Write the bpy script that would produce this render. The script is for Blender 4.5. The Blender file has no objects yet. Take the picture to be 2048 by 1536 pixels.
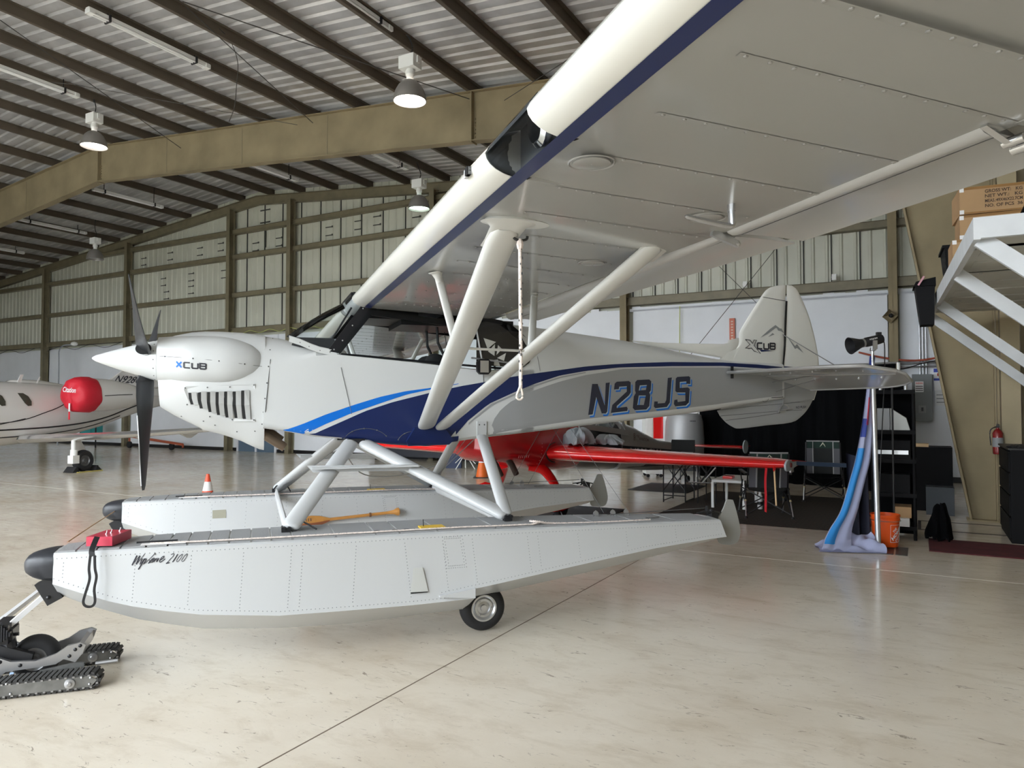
import bpy, bmesh, math, random
from mathutils import Vector as V, Matrix
from mathutils.bvhtree import BVHTree
random.seed(7)
SC = bpy.context.scene
COL = SC.collection
rad = math.radians

# ---------------------------------------------------------------- camera
FPX = 1450.0
PITCH = math.atan(44 / 1450)
EYE = V((0, 0, 1.65))
cam_data = bpy.data.cameras.new('camera')
cam_data.sensor_width = 36
cam_data.lens = FPX / 2048 * 36
cam_data.clip_start = 0.02
cam = bpy.data.objects.new('camera', cam_data)
COL.objects.link(cam)
cam.location = EYE
cam.rotation_euler = (rad(90) + PITCH, 0, 0)
SC.camera = cam

# ---------------------------------------------------------------- light
SC.view_settings.view_transform = 'Standard'
SC.view_settings.look = 'None'
SC.view_settings.gamma = 1
SC.view_settings.use_curve_mapping = False
SC.view_settings.exposure = 0.0
world = bpy.data.worlds.new('overcast_sky')
SC.world = world
world.use_nodes = True
wn = world.node_tree.nodes
bg = wn['Background']
# overcast sky: three times brighter overhead than at the horizon
_g = wn.new('ShaderNodeTexCoord'); _x = wn.new('ShaderNodeSeparateXYZ'); _r = wn.new('ShaderNodeValToRGB')
_L = world.node_tree.links.new
_L(_g.outputs['Generated'], _x.inputs[0]); _L(_x.outputs[2], _r.inputs[0])
_e = _r.color_ramp.elements
_e[0].position = 0.0; _e[0].color = (.62, .66, .70, 1); _e[1].position = 1.0; _e[1].color = (.86, .94, 1.0, 1)
_L(_r.outputs[0], bg.inputs[0])
bg.inputs[1].default_value = 15.6
# daylight coming through the open hangar door (portal: only guides sampling of the sky)
def portal(name, loc, rot, sx, sy):
    l = bpy.data.lights.new(name, 'AREA')
    l.shape = 'RECTANGLE'; l.size = sx; l.size_y = sy
    l.cycles.is_portal = True
    o = bpy.data.objects.new(name, l); COL.objects.link(o)
    o.location = loc; o.rotation_euler = rot
    return o

# ---------------------------------------------------------------- helpers
class Frame:
    """ground frame: origin on the floor, turned about the vertical"""
    def __init__(s, x, y, deg):
        s.o = (x, y); s.a = rad(deg); s.M = Matrix.Translation((x, y, 0)) @ Matrix.Rotation(s.a, 4, 'Z'); s.I = s.M.inverted()
    def wld(s, x, y, z=0): return s.M @ V((x, y, z))
A = Frame(-.608, 6.51, 19.7)      # seaplane
H = Frame(0, 0, -29.4)            # hangar
R = Frame(.15, 11.2, 51.5)        # red aerobatic plane
J = Frame(-13.1, 18.7, 70.6)      # jet

def sight(px, py):
    a = (px - 1024) / FPX; b = (768 - py) / FPX
    c, s = math.cos(PITCH), math.sin(PITCH)
    return V((a, c - b * s, s + b * c)).normalized()

MATS = {}
def mat(name, col, rough=.5, metal=0, coat=0, bump=0, bscale=40, var=0, vscale=3, emit=0, alpha=1, spec=.5):
    if name in MATS: return MATS[name]
    m = bpy.data.materials.new(name); m.use_nodes = True
    nt = m.node_tree; b = nt.nodes['Principled BSDF']
    b.inputs['Base Color'].default_value = (*col, 1)
    b.inputs['Roughness'].default_value = rough
    b.inputs['Metallic'].default_value = metal
    b.inputs['Specular IOR Level'].default_value = spec
    if coat: b.inputs['Coat Weight'].default_value = coat; b.inputs['Coat Roughness'].default_value = .06
    if emit: b.inputs['Emission Color'].default_value = (*col, 1); b.inputs['Emission Strength'].default_value = emit
    if alpha < 1: b.inputs['Alpha'].default_value = alpha
    if var or bump:
        tc = nt.nodes.new('ShaderNodeTexCoord')
    if var:
        n = nt.nodes.new('ShaderNodeTexNoise'); n.inputs['Scale'].default_value = vscale; n.inputs['Detail'].default_value = 6
        nt.links.new(tc.outputs['Object'], n.inputs['Vector'])
        r = nt.nodes.new('ShaderNodeMapRange'); r.inputs[1].default_value = .3; r.inputs[2].default_value = .7
        r.inputs[3].default_value = 1 - var; r.inputs[4].default_value = 1 + var
        nt.links.new(n.outputs[0], r.inputs[0])
        x = nt.nodes.new('ShaderNodeVectorMath'); x.operation = 'SCALE'; x.inputs[0].default_value = col
        nt.links.new(r.outputs[0], x.inputs['Scale']); nt.links.new(x.outputs[0], b.inputs['Base Color'])
    if bump:
        n = nt.nodes.new('ShaderNodeTexNoise'); n.inputs['Scale'].default_value = bscale; n.inputs['Detail'].default_value = 4
        nt.links.new(tc.outputs['Object'], n.inputs['Vector'])
        bp = nt.nodes.new('ShaderNodeBump'); bp.inputs['Strength'].default_value = bump; bp.inputs['Distance'].default_value = .02
        nt.links.new(n.outputs[0], bp.inputs['Height']); nt.links.new(bp.outputs[0], b.inputs['Normal'])
    MATS[name] = m
    return m

def glassmat(name, tint=(.9, .95, .95), gloss=.12, rough=.02):
    if name in MATS: return MATS[name]
    m = bpy.data.materials.new(name); m.use_nodes = True
    nt = m.node_tree; nt.nodes.clear()
    o = nt.nodes.new('ShaderNodeOutputMaterial'); t = nt.nodes.new('ShaderNodeBsdfTransparent'); g = nt.nodes.new('ShaderNodeBsdfGlossy')
    mx = nt.nodes.new('ShaderNodeMixShader'); lw = nt.nodes.new('ShaderNodeLayerWeight')
    lw.inputs[0].default_value = gloss
    t.inputs[0].default_value = (*tint, 1); g.inputs['Roughness'].default_value = rough
    nt.links.new(lw.outputs['Fresnel'], mx.inputs[0]); nt.links.new(t.outputs[0], mx.inputs[1]); nt.links.new(g.outputs[0], mx.inputs[2])
    nt.links.new(mx.outputs[0], o.inputs[0])
    MATS[name] = m
    return m

class MB:
    """collects shapes and links them as ONE mesh"""
    def __init__(s): s.v = []; s.f = []; s.mi = []; s.k = 0
    def add(s, vs, fs):
        n = len(s.v); s.v += [tuple(v) for v in vs]
        s.f += [tuple(n + i for i in f) for f in fs]; s.mi += [s.k] * len(fs)
        return s
    def box(s, x0, x1, y0, y1, z0, z1):
        return s.add([(x, y, z) for x in (x0, x1) for y in (y0, y1) for z in (z0, z1)],
                     [(0, 1, 3, 2), (4, 6, 7, 5), (0, 4, 5, 1), (2, 3, 7, 6), (0, 2, 6, 4), (1, 5, 7, 3)])
    def hexa(s, p):   # 8 corners: bottom 4 around, top 4 around
        return s.add(p, [(3, 2, 1, 0), (4, 5, 6, 7), (0, 1, 5, 4), (1, 2, 6, 5), (2, 3, 7, 6), (3, 0, 4, 7)])
    def beam(s, a, b, w, h, up=(0, 0, 1)):
        a = V(a); b = V(b); d = (b - a).normalized(); u = V(up)
        r = d.cross(u)
        if r.length < 1e-4: r = d.cross(V((1, 0, 0)))
        r.normalize(); u = r.cross(d)
        q = [r * x * w / 2 + u * y * h / 2 for x, y in ((-1, -1), (1, -1), (1, 1), (-1, 1))]
        return s.add([a + t for t in q] + [b + t for t in q], [(3, 2, 1, 0), (4, 5, 6, 7), (0, 1, 5, 4), (1, 2, 6, 5), (2, 3, 7, 6), (3, 0, 4, 7)])
    def tube(s, pts, r, n=8, oval=1, up=(0, 0, 1), caps=True):
        """r: number or list; oval: ratio of second radius measured along 'up' side"""
        pts = [V(p) for p in pts]; R_ = r if isinstance(r, (list, tuple)) else [r] * len(pts)
        rings = []
        for i, p in enumerate(pts):
            d = (pts[min(i + 1, len(pts) - 1)] - pts[max(i - 1, 0)]).normalized()
            a = d.cross(V(up))
            if a.length < 1e-3: a = d.cross(V((1, .1, 0)))
            a.normalize(); b = a.cross(d)
            rings.append([p + a * math.cos(t) * R_[i] + b * math.sin(t) * R_[i] * oval for t in [2 * math.pi * k / n for k in range(n)]])
        return s.loft(rings, caps=caps)
    def loft(s, rings, caps=True, close=True):
        n = len(rings[0]); vs = [p for r in rings for p in r]; fs = []
        for i in range(len(rings) - 1):
            for k in range(n if close else n - 1):
                a = i * n + k; b = i * n + (k + 1) % n
                fs.append((a, b, b + n, a + n))
        if caps and close:
            fs.append(tuple(range(n))[::-1]); fs.append(tuple((len(rings) - 1) * n + k for k in range(n)))
        return s.add(vs, fs)
    def lathe(s, prof, c=(0, 0, 0), ax=(0, 0, 1), n=24, caps=True, arc=None):
        """prof: list of (radius, distance along axis)"""
        c = V(c); ax = V(ax).normalized(); a = ax.cross(V((0, 0, 1)))
        if a.length < 1e-3: a = V((1, 0, 0))
        a.normalize(); b = ax.cross(a)
        rings = [[c + ax * h + (a * math.cos(t) + b * math.sin(t)) * r for t in [2 * math.pi * k / n for k in range(n)]] for r, h in prof]
        return s.loft(rings, caps=caps)
    def prism(s, poly, f, t0, t1):
        """poly 2D outline, f(x,y,t)->3D"""
        n = len(poly)
        vs = [f(x, y, t0) for x, y in poly] + [f(x, y, t1) for x, y in poly]
        fs = [tuple(range(n))[::-1], tuple(range(n, 2 * n))] + [(k, (k + 1) % n, n + (k + 1) % n, n + k) for k in range(n)]
        return s.add(vs, fs)
    def grid(s, f, nu, nv):
        vs = [f(i / nu, j / nv) for i in range(nu + 1) for j in range(nv + 1)]
        fs = [(i * (nv + 1) + j, (i + 1) * (nv + 1) + j, (i + 1) * (nv + 1) + j + 1, i * (nv + 1) + j + 1) for i in range(nu) for j in range(nv)]
        return s.add(vs, fs)
    def ball(s, c, r, n=10, sq=(1, 1, 1)):
        c = V(c); m = max(4, n // 2)
        rings = [[c + V((math.cos(t) * math.sin(p) * r * sq[0], math.sin(t) * math.sin(p) * r * sq[1], -math.cos(p) * r * sq[2])) for t in [2 * math.pi * k / n for k in range(n)]]
                 for p in [math.pi * (.04 + .92 * j / m) for j in range(m + 1)]]
        return s.loft(rings)
    def dot(s, p, nrm, r, h=.002):
        p = V(p); d = V(nrm).normalized(); a = d.cross(V((0, 0, 1)))
        if a.length < 1e-3: a = V((1, 0, 0))
        a.normalize(); b = d.cross(a)
        return s.add([p + a * r, p + b * r, p - a * r, p - b * r, p + d * h], [(0, 1, 4), (1, 2, 4), (2, 3, 4), (3, 0, 4)])
    def bvh(s): return BVHTree.FromPolygons([V(v) for v in s.v], s.f)
    def build(s, name, ms, parent=None, smooth=35, frame=None, xf=None):
        me = bpy.data.meshes.new(name)
        me.from_pydata(s.v, [], s.f)
        if not isinstance(ms, (list, tuple)): ms = [ms]
        for m in ms: me.materials.append(m)
        me.polygons.foreach_set('material_index', [min(i, len(ms) - 1) for i in s.mi])
        bm = bmesh.new(); bm.from_mesh(me); bmesh.ops.recalc_face_normals(bm, faces=bm.faces); bm.to_mesh(me); bm.free()
        if smooth:
            me.polygons.foreach_set('use_smooth', [True] * len(me.polygons)); me.set_sharp_from_angle(angle=rad(smooth))
        me.update()
        o = bpy.data.objects.new(name, me); COL.objects.link(o)
        if parent: o.parent = parent
        if frame: o.location = (frame.o[0], frame.o[1], 0); o.rotation_euler = (0, 0, frame.a)
        return o

def thing(name, label, cat, frame=None, loc=None, rz=0, group=None):
    o = bpy.data.objects.new(name, None); COL.objects.link(o); o.empty_display_size = .1
    if frame: o.location = (frame.o[0], frame.o[1], 0); o.rotation_euler = (0, 0, frame.a)
    if loc is not None: o.location = loc; o.rotation_euler = (0, 0, rz)
    o['label'] = label; o['category'] = cat
    if group: o['group'] = group
    return o
def tag(o, label, cat, group=None, kind=None):
    o['label'] = label; o['category'] = cat
    if group: o['group'] = group
    if kind: o['kind'] = kind
    return o
def struct(o): o['kind'] = 'structure'; return o
KIDS = {}
def copy_tree(o, parent=None):
    c = o.copy(); COL.objects.link(c); c.parent = parent
    for ch in [x for x in list(COL.objects) if x.parent == o]: copy_tree(ch, c)
    return c
def smoothstep(a, b, x):
    t = min(1, max(0, (x - a) / (b - a))); return t * t * (3 - 2 * t)
def interp(tab, x):
    if x <= tab[0][0]: return tab[0][1]
    for (x0, y0), (x1, y1) in zip(tab, tab[1:]):
        if x <= x1: return y0 + (y1 - y0) * (x - x0) / (x1 - x0)
    return tab[-1][1]
def spline(pts, n=8):
    """Catmull-Rom through 2D/3D points"""
    P = [V(p) for p in pts]; out = []
    for i in range(len(P) - 1):
        p0 = P[max(i - 1, 0)]; p1 = P[i]; p2 = P[i + 1]; p3 = P[min(i + 2, len(P) - 1)]
        for k in range(n):
            t = k / n
            out.append(.5 * ((2 * p1) + (p2 - p0) * t + (2 * p0 - 5 * p1 + 4 * p2 - p3) * t * t + (3 * p1 - p0 - 3 * p2 + p3) * t ** 3))
    return out + [P[-1]]
_tx = {}
def text_mesh(s, bold=0, res=3):
    k = (s, bold)
    if k not in _tx:
        cu = bpy.data.curves.new('t', 'FONT'); cu.body = s; cu.size = 1; cu.resolution_u = res; cu.offset = bold
        ob = bpy.data.objects.new('t', cu); COL.objects.link(ob); bpy.context.view_layer.update()
        me = bpy.data.meshes.new_from_object(ob)
        vs = [tuple(v.co) for v in me.vertices]; fs = [tuple(p.vertices) for p in me.polygons]
        bpy.data.objects.remove(ob); bpy.data.meshes.remove(me); bpy.data.curves.remove(cu)
        x0 = min(v[0] for v in vs); x1 = max(v[0] for v in vs); y0 = min(v[1] for v in vs); y1 = max(v[1] for v in vs)
        _tx[k] = ([((v[0] - x0) / (x1 - x0), (v[1] - y0) / (y1 - y0)) for v in vs], fs)
    return _tx[k]
def lettering(mb, s, f, bold=0, shear=0):
    """f(u,v) maps the text box (0..1, 0..1) into space"""
    vs, fs = text_mesh(s, bold)
    mb.add([f(x + shear * (y - .5), y) for x, y in vs], fs)
def plane_map(o, ux, uy):
    o = V(o); ux = V(ux); uy = V(uy)
    return lambda u, v: o + ux * u + uy * v
def stroke_quads(pts, w):
    """2D polyline -> mitred quads"""
    n = len(pts); L = []; closed = pts[0] == pts[-1]
    for i in range(n):
        a = V(pts[i - 1]) if i else (V(pts[-2]) if closed else None)
        b = V(pts[i]); c = V(pts[i + 1]) if i < n - 1 else (V(pts[1]) if closed else None)
        d1 = (b - a).normalized() if a else (c - b).normalized(); d2 = (c - b).normalized() if c else d1
        n1 = V((-d1.y, d1.x)); n2 = V((-d2.y, d2.x)); m = (n1 + n2)
        m = m.normalized() if m.length > 1e-4 else n1
        k = w / 2 / max(.35, m.dot(n1)); L.append((b + m * k, b - m * k))
    return [(L[i][0], L[i + 1][0], L[i + 1][1], L[i][1]) for i in range(n - 1)]
# ================================================================ HANGAR (frame H: x right along the back wall, y deep)
UL, UR, VB, VF = -43.0, 2.0, 18.42, -6.0
RIDGE = -20.95
def roof_z(u): return 9.5 - .09 * abs(u - RIDGE)

def floor_material():
    m = bpy.data.materials.new('polished_concrete'); m.use_nodes = True
    nt = m.node_tree; b = nt.nodes['Principled BSDF']; N = nt.nodes.new; Lk = nt.links.new
    tc = N('ShaderNodeTexCoord')
    def noise(scale, detail=5, sc=(1, 1, 1), rough=.6, dist=0):
        mp = N('ShaderNodeMapping'); mp.inputs['Scale'].default_value = sc; Lk(tc.outputs['Object'], mp.inputs[0])
        n = N('ShaderNodeTexNoise'); n.inputs['Scale'].default_value = scale; n.inputs['Detail'].default_value = detail
        n.inputs['Roughness'].default_value = rough; n.inputs['Distortion'].default_value = dist
        Lk(mp.outputs[0], n.inputs['Vector']); return n.outputs[0]
    def ramp(x, pts):
        r = N('ShaderNodeValToRGB'); e = r.color_ramp.elements
        while len(e) < len(pts): e.new(.5)
        for i, (p, c) in enumerate(pts): e[i].position = p; e[i].color = (*c, 1)
        Lk(x, r.inputs[0]); return r.outputs[0]
    def mix(a, b_, f, op='MIX'):
        x = N('ShaderNodeMix'); x.data_type = 'RGBA'; x.blend_type = op
        if isinstance(f, float): x.inputs[0].default_value = f
        else: Lk(f, x.inputs[0])
        Lk(a, x.inputs[6])
        if isinstance(b_, tuple): x.inputs[7].default_value = (*b_, 1)
        else: Lk(b_, x.inputs[7])
        return x.outputs[2]
    base = ramp(noise(.55, 7), [(.3, (.62, .535, .42)), (.5, (.73, .655, .545)), (.7, (.80, .74, .635))])
    streak = ramp(noise(2.0, 8, (1, 2.2, 1), .72, .4), [(.3, (.84, .81, .77)), (.50, (1, 1, 1)), (.8, (1.0, 1.0, 1.0))])
    c = mix(base, streak, 1.0, 'MULTIPLY')
    # rusty blotches
    bl = ramp(noise(.8, 9, (1, 1.6, 1), .7, 1.0), [(.60, (0, 0, 0)), (.72, (1, 1, 1))])
    c = mix(c, (.42, .31, .22), N_mul(nt, bl, .32))
    # small scuffs
    sc = ramp(noise(7, 10, (1, 2.6, 1), .75, 1.5), [(.60, (0, 0, 0)), (.65, (1, 1, 1))])
    c = mix(c, (.23, .18, .14), N_mul(nt, sc, .75))
    fs = ramp(noise(26, 8, (1, 1.8, 1), .8, 1.0), [(.64, (0, 0, 0)), (.69, (1, 1, 1))])
    c = mix(c, (.20, .16, .13), N_mul(nt, fs, .65))
    wp = ramp(noise(3.2, 8, (1, 1, 1), .7, 2.0), [(.66, (0, 0, 0)), (.74, (1, 1, 1))])
    c = mix(c, (.78, .76, .70), N_mul(nt, wp, .35))
    Lk(c, b.inputs['Base Color'])
    r = N('ShaderNodeMapRange'); Lk(noise(3.5, 8, (1, 3, 1)), r.inputs[0]); r.inputs[1].default_value = .3; r.inputs[2].default_value = .7
    r.inputs[3].default_value = .10; r.inputs[4].default_value = .24; Lk(r.outputs[0], b.inputs['Roughness'])
    bp = N('ShaderNodeBump'); bp.inputs['Strength'].default_value = .12; bp.inputs['Distance'].default_value = .01
    Lk(noise(5, 5, (1, 2.5, 1)), bp.inputs['Height']); Lk(bp.outputs[0], b.inputs['Normal'])
    b.inputs['Specular IOR Level'].default_value = .30
    return m
def N_mul(nt, x, k):
    n = nt.nodes.new('ShaderNodeMath'); n.operation = 'MULTIPLY'; n.inputs[1].default_value = k; nt.links.new(x, n.inputs[0]); return n.outputs[0]
FLOOR = floor_material()
STEEL = mat('beige_primed_steel', (.30, .245, .15), .6, var=.2, vscale=1.2, spec=.2)
PURL = mat('shaded_primer_steel', (.105, .083, .060), .55, var=.15, vscale=1)  # beige primer with the roof shadow put into its colour
SHEET = mat('galvanised_roof_sheet', (.58, .575, .58), .40, metal=.5, var=.22, vscale=1.3)
WSHEET = mat('cream_wall_sheet', (.60, .60, .50), .42, var=.1, vscale=.6)
BOARD = mat('white_wall_board', (.82, .84, .88), .55, var=.06, vscale=.8)
BLACK = mat('black_plastic', (.012, .012, .014), .45)
DARK = mat('dark_gap', (.01, .01, .01), .8)
GIRT = mat('olive_girt_steel', (.22, .19, .12), .5, var=.15)

struct(MB().box(UL, UR + 6, VF, VB, -.15, 0).build('floor', FLOOR, frame=H, smooth=0))
struct(MB().box(-120, 60, -90, VF, -.15, -.004).build('floor_apron', mat('apron_concrete', (.22, .215, .20), .8, var=.1), frame=H, smooth=0))
# roof: ribbed sheet, ribs run down the slope
def ribbed(L, a0, a1, pitch, h, top, gap=None):
    """profile points (a, height) of a ribbed sheet"""
    pr = []; a = a0
    while a < a1:
        pr += [(a, 0), (a + pitch - 3 * h, 0), (a + pitch - 2 * h, h), (a + pitch - h, h)]
        a += pitch
    return pr + [(a1 + pitch, 0)]
pr = ribbed(0, VF - 1, VB, .305, .038, 0)
for name, u0, u1 in (('ceiling_left', UL - .2, RIDGE), ('ceiling_right', RIDGE, UR + 6)):
    mb = MB()
    mb.loft([[V((u, v, roof_z(u) + h)) for v, h in pr if v < VB + .3] for u in (u0, u1)], caps=False, close=False)
    mb.loft([[V((u, v, roof_z(u) + .12)) for v in (VF - 1, VB + .3)] for u in (u0, u1)], caps=False, close=False)
    struct(mb.build(name, SHEET, frame=H, smooth=0))
TRIMS = []
def trim(mb, m, smooth=0):
    TRIMS.append(1)
    return struct(mb.build('trim_%d' % len(TRIMS), m, frame=H, smooth=smooth))
u = -17.16 + 1.53 * 12 - .0
k = 0
while u > UL:
    if u < UR:
        z = roof_z(u); mb = MB()
        mb.box(u - .004, u + .004, VF, VB, z - .2, z - .005); mb.box(u - .07, u, VF, VB, z - .205, z - .195); mb.box(u, u + .07, VF, VB, z - .012, z - .004)
        trim(mb, PURL)
    u -= 1.53
# main rigid frame rafter (web + flanges), tapered
def rafter(v, us, dep, fl=.11, mt=STEEL, stiff=()):
    mb = MB()
    tops = [roof_z(u) - .2 for u in us]
    for i in range(len(us) - 1):
        a, b = us[i], us[i + 1]; ta, tb = tops[i], tops[i + 1]; ba, bb = ta - dep[i], tb - dep[i + 1]
        def q(y0, y1, z):
            mb.hexa([(a, y0, z[0]), (b, y0, z[1]), (b, y1, z[1]), (a, y1, z[0]), (a, y0, z[2]), (b, y0, z[3]), (b, y1, z[3]), (a, y1, z[2])])
        q(v - .006, v + .006, (ba, bb, ta, tb)); q(v - fl, v + fl, (ta - .016, tb - .016, ta, tb)); q(v - fl, v + fl, (ba, bb, ba + .018, bb + .018))
    for su in stiff:
        t = roof_z(su) - .2; d = interp(list(zip(us, dep)), su)
        mb.box(su - .012, su + .012, v - fl, v + fl, t - d - .03, t)
        for j in range(6): mb.box(su + .03, su + .055, v - .03, v, t - d + .08 + j * .075, t - d + .105 + j * .075)
    return trim(mb, mt)
US = [UL, -32, RIDGE, -14, -8, -3, -.28]
rafter(12.5, US, [1.5, 1.25, 1.06, 1.02, 1.04, 1.15, 1.3], stiff=(RIDGE, -7.95))
rafter(VB - .12, [UL, RIDGE, UR], [.32, .32, .32], fl=.09, mt=GIRT)
rafter(VF + .1, [UL, RIDGE, UR], [.6, .6, .6])
# faint weld seams of the rafter web
mb = MB()
for su in (-5, -12.0, -14.9, -17.9, -25): mb.box(su - .008, su + .008, 12.486, 12.494, roof_z(su) - 1.2, roof_z(su) - .25)
trim(mb, mat('beige_steel_seam', (.27, .23, .15), .6))
# tapered main columns
for v in (12.5,):
    mb = MB(); zt = roof_z(.5) - .2
    def colm(y0, y1, xs):
        mb.hexa([(xs[0], y0, 0), (xs[1], y0, 0), (xs[1], y1, 0), (xs[0], y1, 0), (xs[2], y0, zt), (xs[3], y0, zt), (xs[3], y1, zt), (xs[2], y1, zt)])
    colm(v - .006, v + .006, (.62, .93, -.62, .93)); colm(v - .11, v + .11, (.60, .63, -.66, -.63)); colm(v - .11, v + .11, (.92, .94, .92, .94))
    mb.box(.56, .96, v - .14, v + .14, 0, .02)
    trim(mb, STEEL)
# back wall: upper ribbed sheet above white lower board
pr = ribbed(0, UL, UR + 5, .305, .03, 0)
mb = MB()
mb.loft([[V((u, VB + .0 - h, z)) for u, h in pr] for z in (4.42, 9.6)], caps=False, close=False)
mb.box(UL, UR + 6, VB + .06, VB + .1, 0, 9.7)
struct(mb.build('wall_back', WSHEET, frame=H, smooth=0))
mb = MB()
for a, b in ((UL, -34.62), (-34.38, -28.5), (-28.3, -22.3), (-22.1, -21.85), (-20.95, -20.75), (-19.85, -19.2), (-19.0, -13.1), (-12.9, -6.98), (-6.62, -3.4), (-3.38, -.62), (-.38, UR + 5)):
    mb.box(a, b, VB - .12, VB - .04, .12 if b < -8 else 0, 4.2)
    if b > -5 and a < 0: mb.box(a, b, VB - .12, VB - .04, 4.15, 4.26)
mb.box(-21.9, -19.8, VB - .12, VB - .04, 2.15, 4.2)
for j in range(60):
    u = -13 + j * .235; mb.box(u, u + .235, VB - .118, VB - .05, 4.15, 4.2 + random.random() * .10)
struct(mb.build('wall_back_lower', BOARD, frame=H, smooth=0))
mb = MB(); mb.box(UL, UR, VB - .13, VB - .03, 0, .12); struct(mb.build('baseboard_back', BLACK, frame=H, smooth=0))
for z, h in ((4.42, .2), (5.75, .15), (7.17, .15), (8.1, .15)):
    mb = MB()
    lim = (UL, UR + 2) if z < 7.2 else (RIDGE - (9.0 - z) / .09, min(UR, RIDGE + (9.0 - z) / .09))
    mb.box(lim[0], lim[1], VB - .2, VB - .192, z - h / 2, z + h / 2); mb.box(lim[0], lim[1], VB - .25, VB - .02, z - h / 2 - .006, z - h / 2); mb.box(lim[0], lim[1], VB - .25, VB - .19, z + h / 2, z + h / 2 + .006)
    trim(mb, GIRT)
for u in (-34.5, -28.4, -22.2, -19.1, -13.0, -6.8, -.5):
    zt = roof_z(u) - .45; mb = MB(); w = .09
    mb.box(u - w, u + w, VB - .40, VB - .385, 0, zt); mb.box(u - .006, u + .006, VB - .4, VB - .15, 0, zt); mb.box(u - w, u + w, VB - .165, VB - .15, 0, zt)
    mb.box(u - w - .03, u + w + .03, VB - .43, VB - .12, 0, .02)
    trim(mb, STEEL if u > -8 else GIRT)
# dark gaps in the right part of the sheet and lap seams
mb = MB(); u = -21.6
while u < UR:
    mb.box(u - .012, u + .012, VB - .036, VB - .001, 4.5, roof_z(u) - .5); u += .915 if u < -8 else .61
trim(mb, mat('dark_lap_seam', (.05, .05, .045), .8))
# skylight clip marks: small L shaped patches high on the wall
mb = MB(); random.seed(3)
for (uu, zz) in ((-27.9, 7.7), (-26.2, 7.75), (-24.4, 7.75), (-23.2, 7.8), (-22.6, 7.85), (-26.6, 6.75), (-24.9, 6.8), (-23.0, 6.75), (-21.3, 7.6), (-20.1, 7.65), (-17.7, 7.75), (-16.4, 7.8), (-15.6, 7.85), (-14, 7.9), (-26.4, 6.2), (-24.9, 6.3)):
    for dz in (0, -.28): mb.box(uu, uu + .3, VB - .045, VB - .03, zz + dz, zz + dz + .03); mb.box(uu + .28, uu + .33, VB - .05, VB - .03, zz + dz - .01, zz + dz + .05)
mb.box(-20.9, -20.4, VB - .05, VB - .03, 8.75, 8.79); mb.box(-20.9, -20.4, VB - .05, VB - .03, 8.3, 8.34); mb.box(-20.65, -20.6, VB - .05, VB - .03, 7.4, 8.0)
trim(mb, mat('dark_patch', (.06, .06, .05), .7))
# blue grey door between the two middle columns
d = MB().box(-21.8, -19.9, VB - .16, VB - .1, 0, 2.1)
struct(d.build('door_1', mat('blue_grey_door', (.13, .19, .26), .5), frame=H, smooth=0))
mb = MB().box(-21.86, -21.78, VB - .19, VB - .1, 0, 2.18).box(-20.9, -20.82, VB - .19, VB - .1, 0, 2.1).box(-19.92, -19.84, VB - .19, VB - .1, 0, 2.18).box(-21.86, -19.84, VB - .19, VB - .1, 2.1, 2.18)
trim(mb, BOARD)
# side walls
pr2 = ribbed(0, VF, VB, .305, .03, 0)
mb = MB(); mb.loft([[V((UL + h, v, z)) for v, h in pr2] for z in (0, 7.6)], caps=False, close=False); mb.box(UL - .1, UL - .06, VF, VB, 0, 8)
struct(mb.build('wall_left', WSHEET, frame=H, smooth=0))
mb = MB(); mb.box(UR, UR + .08, 6.5, 12.7, 0, 8).box(1.26, UR, 12.62, 12.7, 0, 8).box(1.26, 1.34, 12.7, VB, 0, 8).box(UR + .08, UR + 6, 6.5, 6.58, 0, 8).box(UR + 5.92, UR + 6, VF, 6.5, 0, 8)
struct(mb.build('wall_right', mat('tan_wall_board', (.40, .35, .25), .6, var=.08), frame=H, smooth=0))
# front wall: closed on the left, header above the wide open door
DL, DR, DH = -25.0, -.8, 7.0
struct(MB().box(UL, DL, VF - .1, VF, 0, 9.6).box(DL, DR, VF - .1, VF, DH, 9.6).box(DR, UR + 6, VF - .1, VF, 0, 9.6).build('wall_front', WSHEET, frame=H, smooth=0))
# unseen low block added to hide bright horizon sky and dim reflections
struct(MB().box(-110, 60, -50, -46, 0, 5.2).build('wall_sky_blocker', mat('sky_blocker_grey', (.22, .22, .21), .8), frame=H, smooth=0))
# floor joints
mb = MB()
mb.box(-2.66, -2.652, VF, 8.25, .0002, .0012); mb.box(-2.72, -2.712, 8.25, VB, .0002, .0012)
trim(mb, mat('dark_joint', (.20, .15, .11), .9))
mb = MB(); mb.box(-30, UR, 8.225, 8.243, .0002, .0012)
trim(mb, mat('pale_joint', (.72, .68, .60), .6))
# bracing rods and loose cable under the roof
ROD = mat('dark_rod', (.06, .055, .05), .5)
def cable(pts, r, label, cat='cable', name='bracing_rod', group=None, m=ROD):
    o = MB().tube(pts, r * .6, 6).build(name, m, frame=H); return tag(o, label, cat, group)
cable([(-9.2, 5.0, 8.0), (-12.35, 12.38, 8.3)], .014, 'thin dark diagonal rod meeting the beam at two bolts left of the bright lamp', 'rod')
cable([(-10.4, 7.5, 8.25), (-7.98, 12.38, 7.95)], .016, 'black cable crossing behind the bright right-hand lamp', 'rod')
cable([(-14.0, 6.3, 8.5), (-17.15, 12.38, 8.55)], .014, 'thin dark rod running down past the left hanging lamp to the beam', 'rod')
cable([(-20.0, 6.3, 8.9), (-16.2, 9.0, 8.75), (-12.85, 12.38, 8.35)], .010, 'long sagging thin wire between left purlins and the beam bolts', 'wire', 'wire')
cable([(-4.6, 10.8, 7.55), (-7.15, 12.38, 7.75)], .012, 'short thin rod above the wing landing light reaching the beam', 'rod')
cable([(-6.2, 12.6, 7.0), (-9.3, 18.0, 8.0)], .012, 'thin rod behind the beam seen beside the white leading edge', 'rod')
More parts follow.
